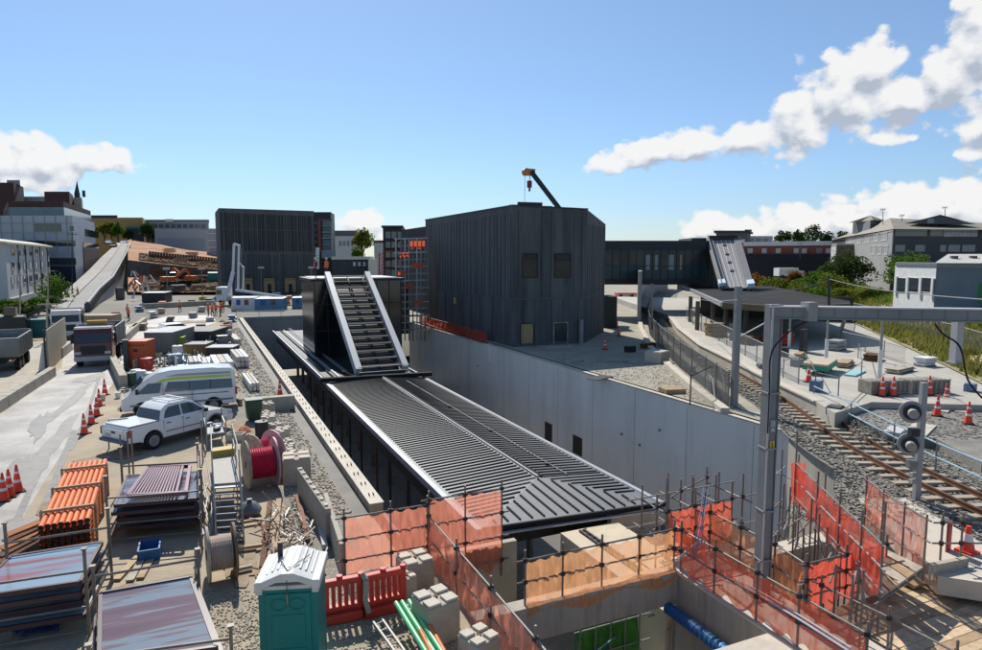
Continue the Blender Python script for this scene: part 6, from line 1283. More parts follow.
# cable reels
def reel(loc,rz,r,w,drumm,discm,discm2,label,cab=True):
    t=T('cable_reel',label,'cable reel',loc,rz)
    for s_,mt in ((-1,discm),(1,discm2)):
        MB().tube((s_*w/2-.03,0,r),(s_*w/2+.03,0,r),r,32).build('flange',mt,t,world=False,smooth=True)
        MB().tube((s_*(w/2+.03),0,r),(s_*(w/2+.05),0,r),.12,12).build('hub',dark,t,world=False)
    m=MB(); k=11
    for i in range(k): x=-w/2+.05+(w-.1)*(i+.5)/k; q=(w-.1)/k/2; m.tube((x-q,0,r),(x,0,r),r*.60,24,r*.64,cap=False); m.tube((x,0,r),(x+q,0,r),r*.64,24,r*.60,cap=False)
    m.build('drum',drumm,t,world=False,smooth=False); return t
pinkd=M('pink_flange',(.50,.32,.32),.6,.1,2)
reel((1.75,23.75,0),.12,.84,.95,cable,woodg,pinkd,'cable reel of glossy pink red cable with one grey wooden and one pink flange'); reel((1.95,25.2,0),.5,.78,.85,cable,woodg,pinkd,'second pink red cable reel just behind the first')
reel((.25,17.1,0),.06,.68,.62,M('pale_lagging',(.52,.42,.36),.6,.1,2),woodg,M('dark_wood_flange',(.18,.12,.07),.8,.2,3),'pale wrapped cable drum with dark wooden flange between the racks')
# pipe bundle
a,b=G(64,522,1.0),G(87,463,1.0); d=(b-a); d.z=0; d.normalize(); n=Vector((d.y,-d.x,0)); L=5.9; c=Vector((a.x,a.y,0)); ang_=math.atan2(d.y,d.x)
t=T('pipe_bundle','bundle of orange plastic pipes strapped with timber frames beside the haul road','pipe bundle',tuple(c),ang_)
for i in range(8):
    for j in range(7):
        y=-.52+i*.149; z=.15+j*.132; m=MB(); m.tube((0+R.uniform(-.04,.04),y,z),(L,y,z),.068,10,cap=False); m.tube((.01,y,z),(L-.1,y,z),.058,8,cap=True,mi=1); m.build('pipe',[orange,black],t,world=False,smooth=True)
for x in (.9,2.9,4.9):
    for z in (.06,1.06): MB().box(x-.05,x+.05,-.66,.66,z-.03,z+.04).build('strap_timber',wood,t,world=False)
    for y in (-.64,.64): MB().box(x-.04,x+.04,y-.03,y+.03,0,1.1).build('strap_timber',wood,t,world=False)
# glass / panel racks
def reflbandm(name,cols,rough=.12,scale=1.1):  # colour bands paint reflections of sky and frames onto the panels
    m=bpy.data.materials.new(name); m.use_nodes=True; t=m.node_tree; b=NB(t); p=t.nodes['Principled BSDF']; p.inputs['Roughness'].default_value=rough; p.inputs['Specular IOR Level'].default_value=.7
    tc=b.n('ShaderNodeTexCoord').outputs['Object']; mp=b.n('ShaderNodeMapping'); mp.inputs['Rotation'].default_value=(0,0,.5); mp.inputs['Scale'].default_value=(.16,1.5,1); b.l(tc,mp.inputs[0])
    n=b.n('ShaderNodeTexNoise'); n.inputs['Scale'].default_value=scale; n.inputs['Detail'].default_value=6; b.l(mp.outputs[0],n.inputs['Vector'])
    cr=b.n('ShaderNodeValToRGB'); e=cr.color_ramp.elements; e[0].position=.36; e[0].color=(*cols[0],1); e[1].position=.64; e[1].color=(*cols[3],1)
    for q,cc in ((.46,cols[1]),(.49,cols[2]),(.56,cols[2]),(.58,cols[1])): x=e.new(q); x.color=(*cc,1)
    b.l(n.outputs[0],cr.inputs[0]); b.l(cr.outputs[0],p.inputs['Base Color']); return m
pm1=reflbandm('panel_maroon_reflection',[(.13,.075,.08),(.16,.09,.095),(.19,.22,.25),(.33,.42,.43)]); pm2=reflbandm('panel_pale_reflection',[(.30,.12,.12),(.22,.30,.36),(.26,.34,.40),(.45,.53,.52)])
def rack(name,label,Q,z,layers,mat,ph=.9,top=None):
    Q=[Vector((q[0],q[1],0)) for q in Q]; c=(Q[0]+Q[1]+Q[2]+Q[3])/4; t=T(name,label,'panel rack',tuple(c),0,'racks of facade panels'); R=random.Random(z)
    for q in Q: w_=q+(q-c)*.10; MB().bar((w_.x,w_.y,0),(w_.x,w_.y,z+ph),.06).build('post',tubem,t); MB().cb(w_.x,w_.y,z+ph,.11,.11,.03).build('post_cap',tubem,t)
    for k,zz in enumerate(layers):
        off_=Vector((R.uniform(-.06,.06),R.uniform(-.1,.1),0)); s_=.98+R.uniform(-.05,.03)
        P4=[c+(q-c)*s_+off_ for q in Q]; m=MB(); m.prism([(p.x,p.y) for p in P4],zz-.045,zz); m.build('panel',mat,t)
        m=MB()
        for i in range(4): a_,b_=P4[i],P4[(i+1)%4]; m.bar(Vector((a_.x,a_.y,zz-.03)),Vector((b_.x,b_.y,zz-.03)),.07,.10)
        m.build('panel_frame',M('panel_frame_maroon',(.07,.035,.04),.4,.1,2) if 'panel_frame_maroon' not in bpy.data.materials else bpy.data.materials['panel_frame_maroon'],t)
    for zz in (.12,z*.55,z+.28):
        for i in range(4):
            if zz>z and i in(1,3): continue
            a_,b_=c+(Q[i]-c)*1.10,c+(Q[(i+1)%4]-c)*1.10; MB().tube((a_.x,a_.y,zz),(b_.x,b_.y,zz),.028,7).build('rail',tubem,t,smooth=True)
    return t,c,Q
def Gq(l,z): return [G(x,y,z)[:2] for x,y in l]
t,c,Q=rack('panel_rack','tube frame rack of dark glazed panels with a maroon louvre grille on top',Gq([(112,506),(197,499),(195,472),(125,476)],1.05),1.05,[.35,.62,.85,1.05],pm1)
# maroon louvre on top
L0=Gq([(128,496),(186,493),(190,466),(148,468)],1.25); A4=[Vector((*p,1.25)) for p in L0]; lt=T('louvre_grille','maroon louvre grille panel lying on top of the rack behind the glass panels','grille',tuple(A4[0])); lm=M('maroon_alu',(.17,.10,.12),.35,.08,2,metal=.3)
for i in range(4): MB().bar(A4[i],A4[(i+1)%4],.09,.12).build('frame',lm,lt)
for i in range(14): f=(i+.6)/18; MB().bar(A4[0].lerp(A4[1],f),A4[3].lerp(A4[2],f),.05,.09).build('slat',lm,lt)
MB().bar(A4[0].lerp(A4[1],.83),A4[3].lerp(A4[2],.83),.07,.1).build('frame',lm,lt)
rack('panel_rack','steel rack of glazed panels with painted pale blue reflections at the lower left edge',Gq([(-38,600),(82,582),(104,541),(10,556)],1.15),1.15,[.45,.7,.92,1.15],pm2,.75)
rack('panel_rack','steel rack of maroon framed glazed panels directly left of the teal toilet',Gq([(97,668),(224,650),(195,575),(99,592)],1.1),1.1,[.5,.72,.9,1.1],pm1,.5)
o=T('blue_rope','tangled blue rope on the ground under the lower left rack','rope',tuple(G(38,632))); R=random.Random(3); pts=[(R.uniform(-.5,.5),R.uniform(-.22,.22),.03+R.random()*.05) for _ in range(26)]; MB().path(smooth_line([Vector(p) for p in pts],4),.018,5).build('rope',M('rope_blue',(.02,.06,.20),.6,.2,9),o,world=False)
o=T('rusty_sheets','rusty corrugated steel sheets leaning beside the orange pipe bundle','steel sheets',tuple(G(20,560)))
for i in range(5): a_,b_=G(-5+i*3,563-i*7,.1+i*.06),G(44,536-i*4,.25+i*.06); MB().bar(a_,b_,.34,.03,mi=0).build('sheet',[rust,M('rust_orange',(.34,.13,.045),.85,.3,3)][i%2] if i<1 else (rust if i%2 else bpy.data.materials['rust_orange'] if 'rust_orange' in bpy.data.materials else rust),o)
# access stair unit
t=T('access_stair','galvanised access stair with grating platform and handrails, dark treads towards the viewer','access stair',(.3,20,0))
pz=1.25; pa,pb,pc,pd=[Vector((*G(x,y,pz)[:2],pz)) for x,y in ((213,484),(240,482),(233,452),(212,453))]
m=MB(); m.prism([(p.x,p.y) for p in (pa,pb,pc,pd)],pz-.06,pz); m.build('platform',M('grating_pale',(.46,.43,.38),.7,.12,12,bump=.6,bscale=40),t)
sa,sb=G(217,545,0),G(244,543,0)
for u,(p,q) in enumerate(((pa,sa),(pb,sb))):
    MB().bar(p-Vector((0,0,.05)),q+Vector((0,0,.05)),.05,.2).build('stringer',galv,t); MB().tube(p+Vector((0,0,.95)),q+Vector((0,0,1.0)),.02,7).build('handrail',galv,t,smooth=True)
    for f in (.02,.5,.98): a_=p.lerp(q,f); MB().tube(a_,a_+Vector((0,0,.98)),.02,7).build('rail_post',galv,t,smooth=True)
for i in range(9): f=(i+.6)/9.2; a_,b_=pa.lerp(sa,f),pb.lerp(sb,f); MB().bar(a_,b_,.22,.035).build('tread',steelg,t)
for p,q in ((pa,pd),(pb,pc)):
    for h in (.5,1.0): MB().tube(p+Vector((0,0,h)),q+Vector((0,0,h)),.02,7).build('handrail',galv,t,smooth=True)
    for f in (0,.5,1): a_=p.lerp(q,f); MB().tube((a_.x,a_.y,0),a_+Vector((0,0,1.0)),.02,7).build('rail_post',galv,t,smooth=True)
o=MB().cb((pc.x+pd.x)/2,(pc.y+pd.y)/2-.25,pz,.7,.45,.22,.1).build('yellow_box',M('ochre_box',(.42,.28,.05),.6,.1,2)); tag(o,'ochre yellow box on the access stair platform','box')
t=T('blue_trolley','narrow trolley with blue side rails behind the access stair platform','trolley',tuple(G(217,447)),.05); 
for s_ in (-1,1): MB().bar((s_*.38,0,.9),(s_*.38,1.9,.9),.05,.1).build('side_rail',[blue,galv][s_>0],t,world=False); 
for x,y in ((-.38,0),(.38,0),(.38,1.9),(-.38,1.9)): MB().tube((x,y,0),(x,y,1.3),.03,6).build('post',galv,t,world=False)
MB().cb(0,.95,.55,.7,1.8,.05).build('shelf',lgrey,t,world=False)
R=random.Random(5)
for i in range(4): MB().cb(R.uniform(-.2,.2),.4+i*.35,.6,.25,.18,.15,R.random()).build('tool_item',[dark,whitem,blue,steelg][i],t,world=False)
# poles and tube scaffolding left of the stair
t=T('tube_store','untidy stack of scaffold tubes standing and lying between rack and access stair','tube stack',(-.05,21,0)); R=random.Random(14)
for i in range(26): x=R.uniform(-.25,.2); y=R.uniform(18.6,24); MB().tube((x,y,R.uniform(0,.4)),(x+R.uniform(-.2,.25),y+R.uniform(.6,2.2),R.uniform(.2,1.1)),.024,6).build('tube',[tubem,galv][i%2],t,smooth=True)
for x,y in ((-.2,18.9),(-.15,20.6),(-.2,22.4),(-.25,24)): MB().tube((x,y,0),(x,y,1.9),.026,7).build('upright',tubem,t,smooth=True)
for z in (.6,1.2,1.75): MB().tube((-.2,18.6,z),(-.24,24.2,z),.024,7).build('ledger',tubem,t,smooth=True)
t=T('goal_frame','bent grey tube frame standing behind the pickup tail','frame',tuple(G(110,449))); tubes(t,'tube',[((0,0,0),(.02,0,1.2)),((.02,0,1.2),(.9,.1,1.25))],.02,galv) if 0 else None
g=G(109,449); tubes(t,'tube',[(g,g+Vector((.05,0,1.25))),(g+Vector((.05,0,1.25)),g+Vector((.75,.2,1.2)))],.03,galv)
for k,(x,y,z1,lab) in enumerate(((123,487,1.9,'behind the louvre rack, left one'),(130,484,1.9,'behind the louvre rack, middle one'),(134,482,1.9,'behind the louvre rack, right one'),(203,462,1.7,'by the blue trolley'))):
    g=G(x,y); o=MB().tube(g,g+Vector((0,0,z1)),.03,8).build('standing_tube',tubem,smooth=True); tag(o,'single upright scaffold tube '+lab,'tube','upright tubes')
# scrap and timber heap
R=random.Random(17)
t=T('scrap_heap','heap of tangled steel scrap and offcuts beside the leaning concrete panel','scrap heap',tuple(G(290,540)))
c=G(290,538)
for i in range(98):
    x=c.x+R.gauss(0,.38); y=c.y+R.gauss(0,1.1); z=R.uniform(.03,.45); d=Vector((R.gauss(0,.5),R.gauss(0,1),R.gauss(0,.25))).normalized()*R.uniform(.12,.5); MB().bar((x-d.x,y-d.y,max(.02,z-d.z)),(x+d.x,y+d.y,max(.03,z+d.z)),R.uniform(.015,.05),R.uniform(.01,.03)).build('offcut',[galv,steelg,concl,woodg,rust][i%5],t)
for k,(p,q,w_,h_,mt,lab) in enumerate((((270,502),(262,568),.14,.10,rust,'long rusty steel beam lying left of the scrap heap'),((279,500),(274,552),.16,.12,wood,'timber beam between the rusty beam and the scrap heap'),((297,495),(308,540),.15,.06,M('brown_board',(.22,.10,.06),.8,.2,2),'brown board lying on the scrap heap'),((318,515),(325,547),.14,.14,lgrey,'pale pipe end right of the scrap heap'),((232,524),(262,519),.10,.08,wood,'timber bearer left of the rusty beam, far one'),((233,549),(262,545),.12,.08,wood,'timber bearer left of the rusty beam, middle one'),((234,570),(252,566),.10,.08,woodg,'timber bearer left of the rusty beam, near one'))):
    o=MB().bar(G(*p,.12),G(*q,.12),w_,h_).build(['steel_beam','timber_beam','board','pipe','timber_bearer','timber_bearer','timber_bearer'][k],mt); tag(o,lab,['beam','beam','board','pipe','timber','timber','timber'][k])
o=T('leaning_concrete_panel','upright weathered concrete wall panel right of the cable reels','concrete panel',tuple(G(305,500))); a_,b_=G(300,496),G(329,543); m=MB(); m.bar(a_+Vector((0,0,.5)),b_+Vector((0,0,.5)),.16,1.0); m.build('panel',conc,o,bevel=.02)
for i in range(8): p=a_.lerp(b_,(i+.5)/8); MB().cb(p.x,p.y,1.0,.10,.14,.05).build('lug',concl,o)
o=T('leaning_concrete_panel','second weathered concrete panel behind the netting near the parapet end','concrete panel',tuple(G(335,560))); a_,b_=G(326,520),G(343,575); m=MB(); m.bar(a_+Vector((0,0,.45)),b_+Vector((0,0,.4)),.14,.85); m.build('panel',conc,o,bevel=.02)
# green and orange pipes, ladder, rubble
for k,(p,q,mt,r_,lab) in enumerate((((396,603),(432,662),pipeg,.055,'left green pipe of the three at the bottom'),((402,602),(440,662),pipeg,.055,'middle green pipe of the three at the bottom'),((409,601),(448,662),pipeg,.055,'right green pipe of the three at the bottom'),((430,626),(449,660),orange,.045,'orange pipe right of the green pipes'),((420,630),(436,662),orange,.04,'short orange pipe between the green pipes'))):
    o=MB().tube(G(*p,.55),G(*q,.45),r_,14,cap=True).build('plastic_pipe',mt,smooth=True); tag(o,lab,'pipe')
t=T('aluminium_ladder','short aluminium ladder lying below the red barriers','ladder',tuple(G(385,640,.2))); a_,b_=G(373,622,.25),G(402,662,.25); c_,d_=G(381,618,.25),G(412,662,.25)
for p,q in ((a_,b_),(c_,d_)): MB().bar(p,q,.04,.06).build('rail',galv,t)
for i in range(6): f=(i+.5)/6; MB().tube(a_.lerp(b_,f),c_.lerp(d_,f),.018,6).build('rung',galv,t)
m=MB(); R=random.Random(33)
def stone(m,x,y,z,s_):
    k=len(m.v); vs=[]
    for v in ((-1,-1,-1),(1,-1,-1),(1,1,-1),(-1,1,-1),(-1,-1,1),(1,-1,1),(1,1,1),(-1,1,1)): vs.append((x+s_*v[0]*R.uniform(.5,1),y+s_*v[1]*R.uniform(.5,1),z+s_*v[2]*R.uniform(.4,.8)))
    m.add(vs,[(0,3,2,1),(4,5,6,7),(0,1,5,4),(1,2,6,5),(2,3,7,6),(3,0,4,7)])
for i in range(1100):
    x=R.uniform(2.2,5.0); y=R.uniform(9,13.7); stone(m,x,y,.01,R.uniform(.015,.04))
for i in range(3500):
    y=20+60*R.random()**1.7; x=R.uniform(2.2+(.3 if y<24 else 0),4.1); stone(m,x,y,.02,R.uniform(.012,.045)*(1+y/90))
for i in range(900): g=G(R.uniform(205,262),R.uniform(590,660)); stone(m,g.x,g.y,.01,R.uniform(.01,.03))
for i in range(700): g=G(R.uniform(120,240),R.uniform(355,395)); stone(m,g.x,g.y,.03,R.uniform(.04,.10))
o=m.build('loose_stones',M('stone_grey',(.36,.325,.265),.95,.35,3),kind='stuff'); tag(o,'loose grey stones scattered along the parapet and between the blocks','stones')
m=MB(); 
for i in range(9000):
    k=R.randrange(4,len(TL)-22); d=R.uniform(-2.1,3.0) 
    if abs(d)<1.3 and R.random()<.6: d=R.uniform(1.3,3.0)
    a_,b_=TL[k],TL[k+1]; p=a_.lerp(b_,R.random()); tt=(b_-a_).normalized(); n_=Vector((tt.y,-tt.x,0)); p=p+n_*d; stone(m,p.x,p.y,.55,R.uniform(.03,.06)*(1+p.y/60))
for i in range(5000): 
    g=G(R.uniform(835,1040),R.uniform(432,520),.56); stone(m,g.x,g.y,.57,R.uniform(.03,.065))
for i in range(1400): g=G(R.uniform(850,982),R.uniform(402,440),1.0); stone(m,g.x,g.y,1.0,R.uniform(.02,.05))
o=m.build('ballast_stones',M('ballast_stone',(.24,.22,.185),.95,.4,3),kind='stuff'); tag(o,'loose ballast stones around the railway track','ballast')
# ------------------------------------------------------------ middle of the yard
def container(name,label,cat,x0,x1,y,hpx,mat,dpt=2.4,face=None,ribs_=True,group=None,z=0):
    a_,b_=G(x0,y,z),G(x1,y-.3,z); L=(b_-a_).length; h=(CAMH-z)-(CAMH-P((x0+x1)/2,y-hpx,dep((a_+b_)/2)).z)+0; h=P((x0+x1)/2,y-hpx,dep((a_+b_)/2)).z-z
    t=T(name,label,cat,tuple(a_),0,group); MB().fb(a_,b_,0,L,z+.05,z+h,-dpt,0).build('body',mat,t); MB().fb(a_,b_,-.03,L+.03,z+h,z+h+.06,-dpt-.03,.03).build('roof',face or mat,t)
    if ribs_:
        n=max(3,int(L/.35)); 
        for i in range(n): u=L*(i+.5)/n; MB().fb(a_,b_,u-.05,u+.05,z+.1,z+h-.1,0,.04).build('rib',mat,t)
    return t,a_,b_,L,h
container('shipping_container','grey ribbed shipping container near the middle of the yard','container',145,173,354,21,M('container_grey',(.20,.205,.20),.6,.1,1),5,lgrey)
t,a_,b_,L,h=container('orange_generator','orange steel generator box with a dark vent left of the grey container','generator',129,147,370,28,M('orange_red_paint',(.55,.10,.03),.5,.08,1),1.6,None,False); MB().fb(a_,b_,.35,.65,1.3,1.5,0,.03).build('vent',dark,t); MB().fb(a_,b_,.05,L-.05,1.75,1.8,0,.04).build('seam',rust,t)
container('dark_post_box','dark grey switch cabinet left of the orange generator','cabinet',124,129,371,30,M('cabinet_dark',(.06,.07,.08),.6,.1,1),.6,None,False)
container('site_shelter','long grey roofed shelter with open front beyond the container','shelter',172,212,346,14,M('shelter_dark',(.05,.05,.05),.7,.2,1),4.5,M('shelter_roof',(.26,.25,.22),.8,.1,1))
container('rust_skip','ochre brown skip in front of the shelter','skip',184,206,356,11,M('skip_ochre',(.25,.16,.06),.8,.2,1),2,dark)
container('dark_skip','dark flat topped skip at the right end of the yard clutter','skip',206,233,358,10,M('skip_dark',(.06,.05,.045),.8,.2,1),1.8,lgrey)
container('green_tank','green and yellow tank beside the shelter post','tank',176,184,352,14,M('lime_tank',(.20,.28,.03),.6,.1,1),1.2,None,False)
container('low_white_unit','white roofed dark unit below the excavation','unit',142,165,303,10,dark,5,whitem,False)
for k,(x0,x1,y,h,mt,lab) in enumerate(((232,255,311,13,whitem,'white site cabin above the trench end wall, left one'),(255,283,311,12,M('blue_cabin',(.10,.22,.36),.5,.1,1),'white and blue site cabin above the trench end wall, middle one'),(292,312,309,11,M('blue_cabin_b',(.10,.25,.36),.5,.1,1),'small blue site cabin above the trench end wall, right one'))):
    t,a_,b_,L,h_=container('site_cabin',lab,'cabin',x0,x1,y,h,mt,4,whitem,False,group='site cabins'); 
    for u in (.2,.55): MB().fb(a_,b_,L*u,L*(u+.18),.9,1.7,0,.06).build('window' if u<.5 else 'door',[blue,glassd][u>.5],t)
container('beige_crate','beige panelled crate near the foot of the hill road','crate',81,112,328,12,M('beige_crate_m',(.38,.30,.19),.8,.15,1),2.5,None,True)
container('beige_crate','small grey beige crate left of the larger beige crate','crate',70,82,328,10,M('grey_crate_m',(.34,.31,.27),.8,.15,1),2.5,None,False)
# concrete barriers mid
for k,(p,q,lab) in enumerate((((124,343),(138,330),'concrete barrier at the bend, near one'),((132,334),(145,324),'concrete barrier at the bend, far one'),((100,353),(114,345),'concrete barrier right of the maroon truck'),((140,309),(215,305),'long low concrete barrier below the excavation'),((113,366),(124,388),'concrete barrier in front of the orange generator'),((60,358),(70,350),'short barrier piece beside the hoarding end'))):
    a_,b_=G(*p),G(*q); t=T('concrete_barrier',lab,'barrier',tuple(a_),0,'barriers in the yard'); m=MB(); m.bar(a_+Vector((0,0,.4)),b_+Vector((0,0,.4)),.45,.8); m.build('block',conc,t,bevel=.03)
# stacked beams
for k,(x,y,w_,L,hh,lab) in enumerate(((197,375,.9,3,.9,'left stack of pale beams behind the van roof'),(212,376,1.2,3,.9,'middle stack of pale beams behind the van roof'),(225,383,1.2,4,1.3,'right stack of pale beams, beside the gravel'),(243,368,.9,4.5,.8,'stack of pale timber right of the beam stacks'),(238,345,.6,5,.5,'long pale beam stack near the parapet'),(255,392,.6,4,.5,'pale kerb units lying beside the parapet gravel'))):
    g=G(x,y); t=T('beam_stack',lab,'beam stack',tuple(g),.05,'stacks of pale beams')
    n=3
    for i in range(n):
        for j in range(2): MB().box(-w_/2+i*w_/n+.02,-w_/2+(i+1)*w_/n-.02,0,L,.08+j*hh/2,.08+(j+1)*hh/2-.04).build('beam',[whitem,concl,lgrey][(i+j+k)%3],t,world=False,bevel=.02)
    for y_ in (.3,L-.4): MB().box(-w_/2,w_/2,y_,y_+.12,0,.08).build('bearer',wood,t,world=False)
for k,(x,y,rz) in enumerate(((238,378,.2),(243,380,-.2),(233,372,.35))):
    g=G(x,y); o=T('timber_plank','loose orange timber plank crossing others beside the timber stack, %s one'%['middle','right','left'][k],'plank',tuple(g),rz,'loose timber planks'); MB().box(-.08,.08,0,3,.05,.12).build('plank',M('fresh_timber',(.50,.28,.14),.8,.1,2),o,world=False)
# misc clutter kinds
R=random.Random(44)
spots=[('grey_pallet','pallet stack',150,372),('steel_frame_bundle','frames',160,368),('blue_machine','machine',172,366),('white_bags','bags',146,380),('white_drum','drum',178,358),('steel_trestle','trestle',184,364),('blue_trestle','trestle',200,352),('red_machine','machine',215,335),('pink_tarp','tarpaulin',225,330),('grey_machine','machine',220,345),('pallet_white','pallet',190,368),('red_bin','bin',147,392-20),('cable_pile','cable',228,340)]
labs=['stack of grey pallets behind the van','bundle of thin steel frames behind the van','pale blue steel machine frame behind the van','pile of white bags left of the van roof','white drum beside the green tank','steel trestle near the ochre skip','row of blue trestles in front of the dark skip','red machine near the parapet start','pink tarpaulin covered heap by the parapet start','grey machine with pipes near the parapet start','white pallet between the blue frame and the beam stacks','rust red bin in front of the grey container','coil of pale cable near the parapet start']
for (nm,cat,x,y),lab in zip(spots,labs):
    g=G(x,y); t=T(nm,lab,cat,tuple(g),R.uniform(-.4,.4)); 
    if 'bags' in nm or 'tarp' in nm:
        mt=whitem if 'bags' in nm else M('pink_cloth',(.50,.24,.20),.9,.2,2)
        for i in range(7): m=MB(); m.lathe([(.02,0),(.38,.03),(.45,.2),(.3,.38),(.05,.42)],R.uniform(-.8,.8),R.uniform(-.5,.5),R.uniform(0,.3),9); m.build('bag' if 'bags' in nm else 'fold',mt,t,world=False,smooth=True)
    elif 'drum' in nm or 'cable' in nm or 'bin' in nm:
        m=MB(); m.lathe([(.4,0),(.42,.3),(.4,.35),(.42,.7),(.4,1.0),(.36,1.02)],0,0,0,16); m.build('shell',{'w':whitem,'c':lgrey,'r':redp}[nm[0]],t,world=False,smooth=True); MB().tube((0,0,1.0),(0,0,1.06),.1,8).build('cap',dark,t,world=False)
    else:
        mt={'grey_pallet':woodg,'steel_frame_bundle':galv,'blue_machine':M('pale_blue_steel',(.16,.28,.38),.5,.1,2),'steel_trestle':galv,'blue_trestle':M('blue_steel',(.12,.2,.35),.5,.1,2),'red_machine':redp,'grey_machine':steelg,'pallet_white':whitem}[nm]
        for i in range(9): x_=R.uniform(-1,1); MB().bar((x_,-.8,R.uniform(.05,.9)),(x_+R.uniform(-.5,.5),.8,R.uniform(.05,.9)),.07,.05).build('bar',mt,t,world=False)
        MB().cb(0,0,.1,1.9,1.2,.12).build('deck',mt,t,world=False); 
        for a_,b_ in ((-.9,-.5),(.9,-.5),(.9,.5),(-.9,.5)): MB().cb(a_,b_,0,.08,.08,.95).build('leg',mt,t,world=False)
        if 'machine' in nm: MB().cb(.2,0,.2,1.0,.7,.7).build('housing',mt,t,world=False,bevel=.05)
# roof of shelter tarp handled above; excavators, pump truck
def excav(loc,rz,label,mat,s_=1):
    t=T('excavator',label,'excavator',loc,rz,'excavators in the excavation'); 
    for y in (-1,1): MB().ext([(-1.6,.1),(-1.8,.45),(-1.6,.8),(1.6,.8),(1.8,.45),(1.6,.1)],y*1.1-.25,y*1.1+.25).build('track',black,t,world=False)
    MB().box(-1.8,1.0,-1.2,1.2,.95,2.0).build('body',mat,t,world=False,bevel=.1); MB().box(0.1,1.4,.2,1.2,1.2,2.9).build('cabin',glassd,t,world=False,bevel=.08)
    MB().bar((1,-.2,1.6),(3.4,-.2,3.6),.4,.5).build('boom',mat,t,world=False); MB().bar((3.4,-.2,3.6),(4.8,-.2,1.4),.3,.4).build('arm',mat,t,world=False); MB().cb(4.8,-.2,.7,.9,1,.7).build('bucket',steelg,t,world=False)
om=M('excavator_orange',(.55,.13,.03),.5,.1,1)
for x,y,d,rz,lab in ((170,282,147,.3,'orange excavator at the left of the excavation floor'),(188,281,150,2.6,'orange excavator at the right of the first one')):
    g=P(x,y+2,d); excav((g.x,g.y,max(g.z-.3,.5)),rz,lab,om)
g=P(214,282,150); o=T('teal_tank','small teal tank at the right side of the excavation floor','tank',tuple(g)); MB().tube((-1.2,0,1.2),(1.2,0,1.2),1.1,12).build('tank_body',teal,o,world=False,smooth=True); MB().cb(0,0,0,2,1.4,.5).build('cradle',dark,o,world=False)
t=T('concrete_pump_truck','white concrete pump truck with folded boom standing upright','pump truck',tuple(G(240,306))); D_=110
A=P(216,302,D_); A.z=0; B=P(285,302,D_); B.z=0; L=(B-A).length
MB().fb(A,B,0,1.9,.7,P(220,287,D_).z,-2.4,0).build('cab',whitem,t,bevel=.08); MB().fb(A,B,.1,1.0,1.9,2.7,0,.04).build('cab_window',glassd,t); MB().fb(A,B,2.1,L,.9,1.5,-2.4,0).build('chassis_deck',lgrey,t)
for u in (1.0,2.6,6.2,7.6,9.0): c=A.lerp(B,u/L); MB().tube((c.x,c.y-.15,.5),(c.x,c.y+.3,.5),.5,14).build('wheel',black,t,smooth=True)
bm_=M('boom_white',(.62,.64,.68),.35,.05,1)
pts=[P(228,293,D_),P(233,272,D_),P(234,244,D_)]
MB().bar(pts[0],pts[1],.5,.5).build('boom_section',bm_,t); MB().bar(pts[1],pts[2],.4,.4).build('boom_section',bm_,t)
MB().bar(P(234,244,D_+.5),P(240,246,D_+.5),.35,.35).build('boom_section',bm_,t); MB().bar(P(239,245,D_+1),P(238,290,D_+1),.35,.35).build('boom_section',bm_,t); MB().bar(P(238,262,D_+1.3),P(244,268,D_+1.3),.25,.25).build('boom_section',bm_,t); MB().bar(P(243.5,266,D_+1.5),P(243,290,D_+1.5),.28,.28).build('boom_section',bm_,t)
MB().bar(P(236,290,D_),P(283,297,D_),.35,.4).build('boom_section',bm_,t)
for x in (236.5,241.5): MB().tube(P(x,248,D_+.3),P(x-1,290,D_+.3),.07,6).build('delivery_pipe',steelg,t)
# hill road vehicles & people & poles
def farcar(loc,rz,label,mat):
    t=T('parked_car',label,'car',loc,rz,'cars on the hill road'); MB().ext([(-2.1,.3),(-2.15,.8),(-1.6,.95),(-1.1,1.42),(.4,1.45),(1.0,.98),(2.0,.85),(2.15,.4)],-.85,.85).build('body',mat,t,world=False,bevel=.05); MB().ext([(-1.45,.98),(-1.05,1.36),(.35,1.38),(.85,.98)],-.87,.87).build('windows',glassd,t,world=False)
    for x in (-1.3,1.3):
        for y in (-.8,.8): MB().tube((x,y-.1,.32),(x,y+.1,.32),.32,10).build('wheel',black,t,world=False)
for (x,y,d,rz,lab,mt) in ((114,247.5,228,1.2,'black car coming down the left side of the hill road',dark),(109,244,240,1.2,'white car parked behind the black car on the hill road',whitem),(123,244,252,1.4,'white car at the crest of the hill road',whitem),(127,243.5,258,1.4,'dark car at the crest right of the white car',dark),(134,244,262,1.5,'maroon car right of the crest',maroon)): g=P(x,y,d); farcar((g.x,g.y,g.z-.1),rz+.3,lab,mt)
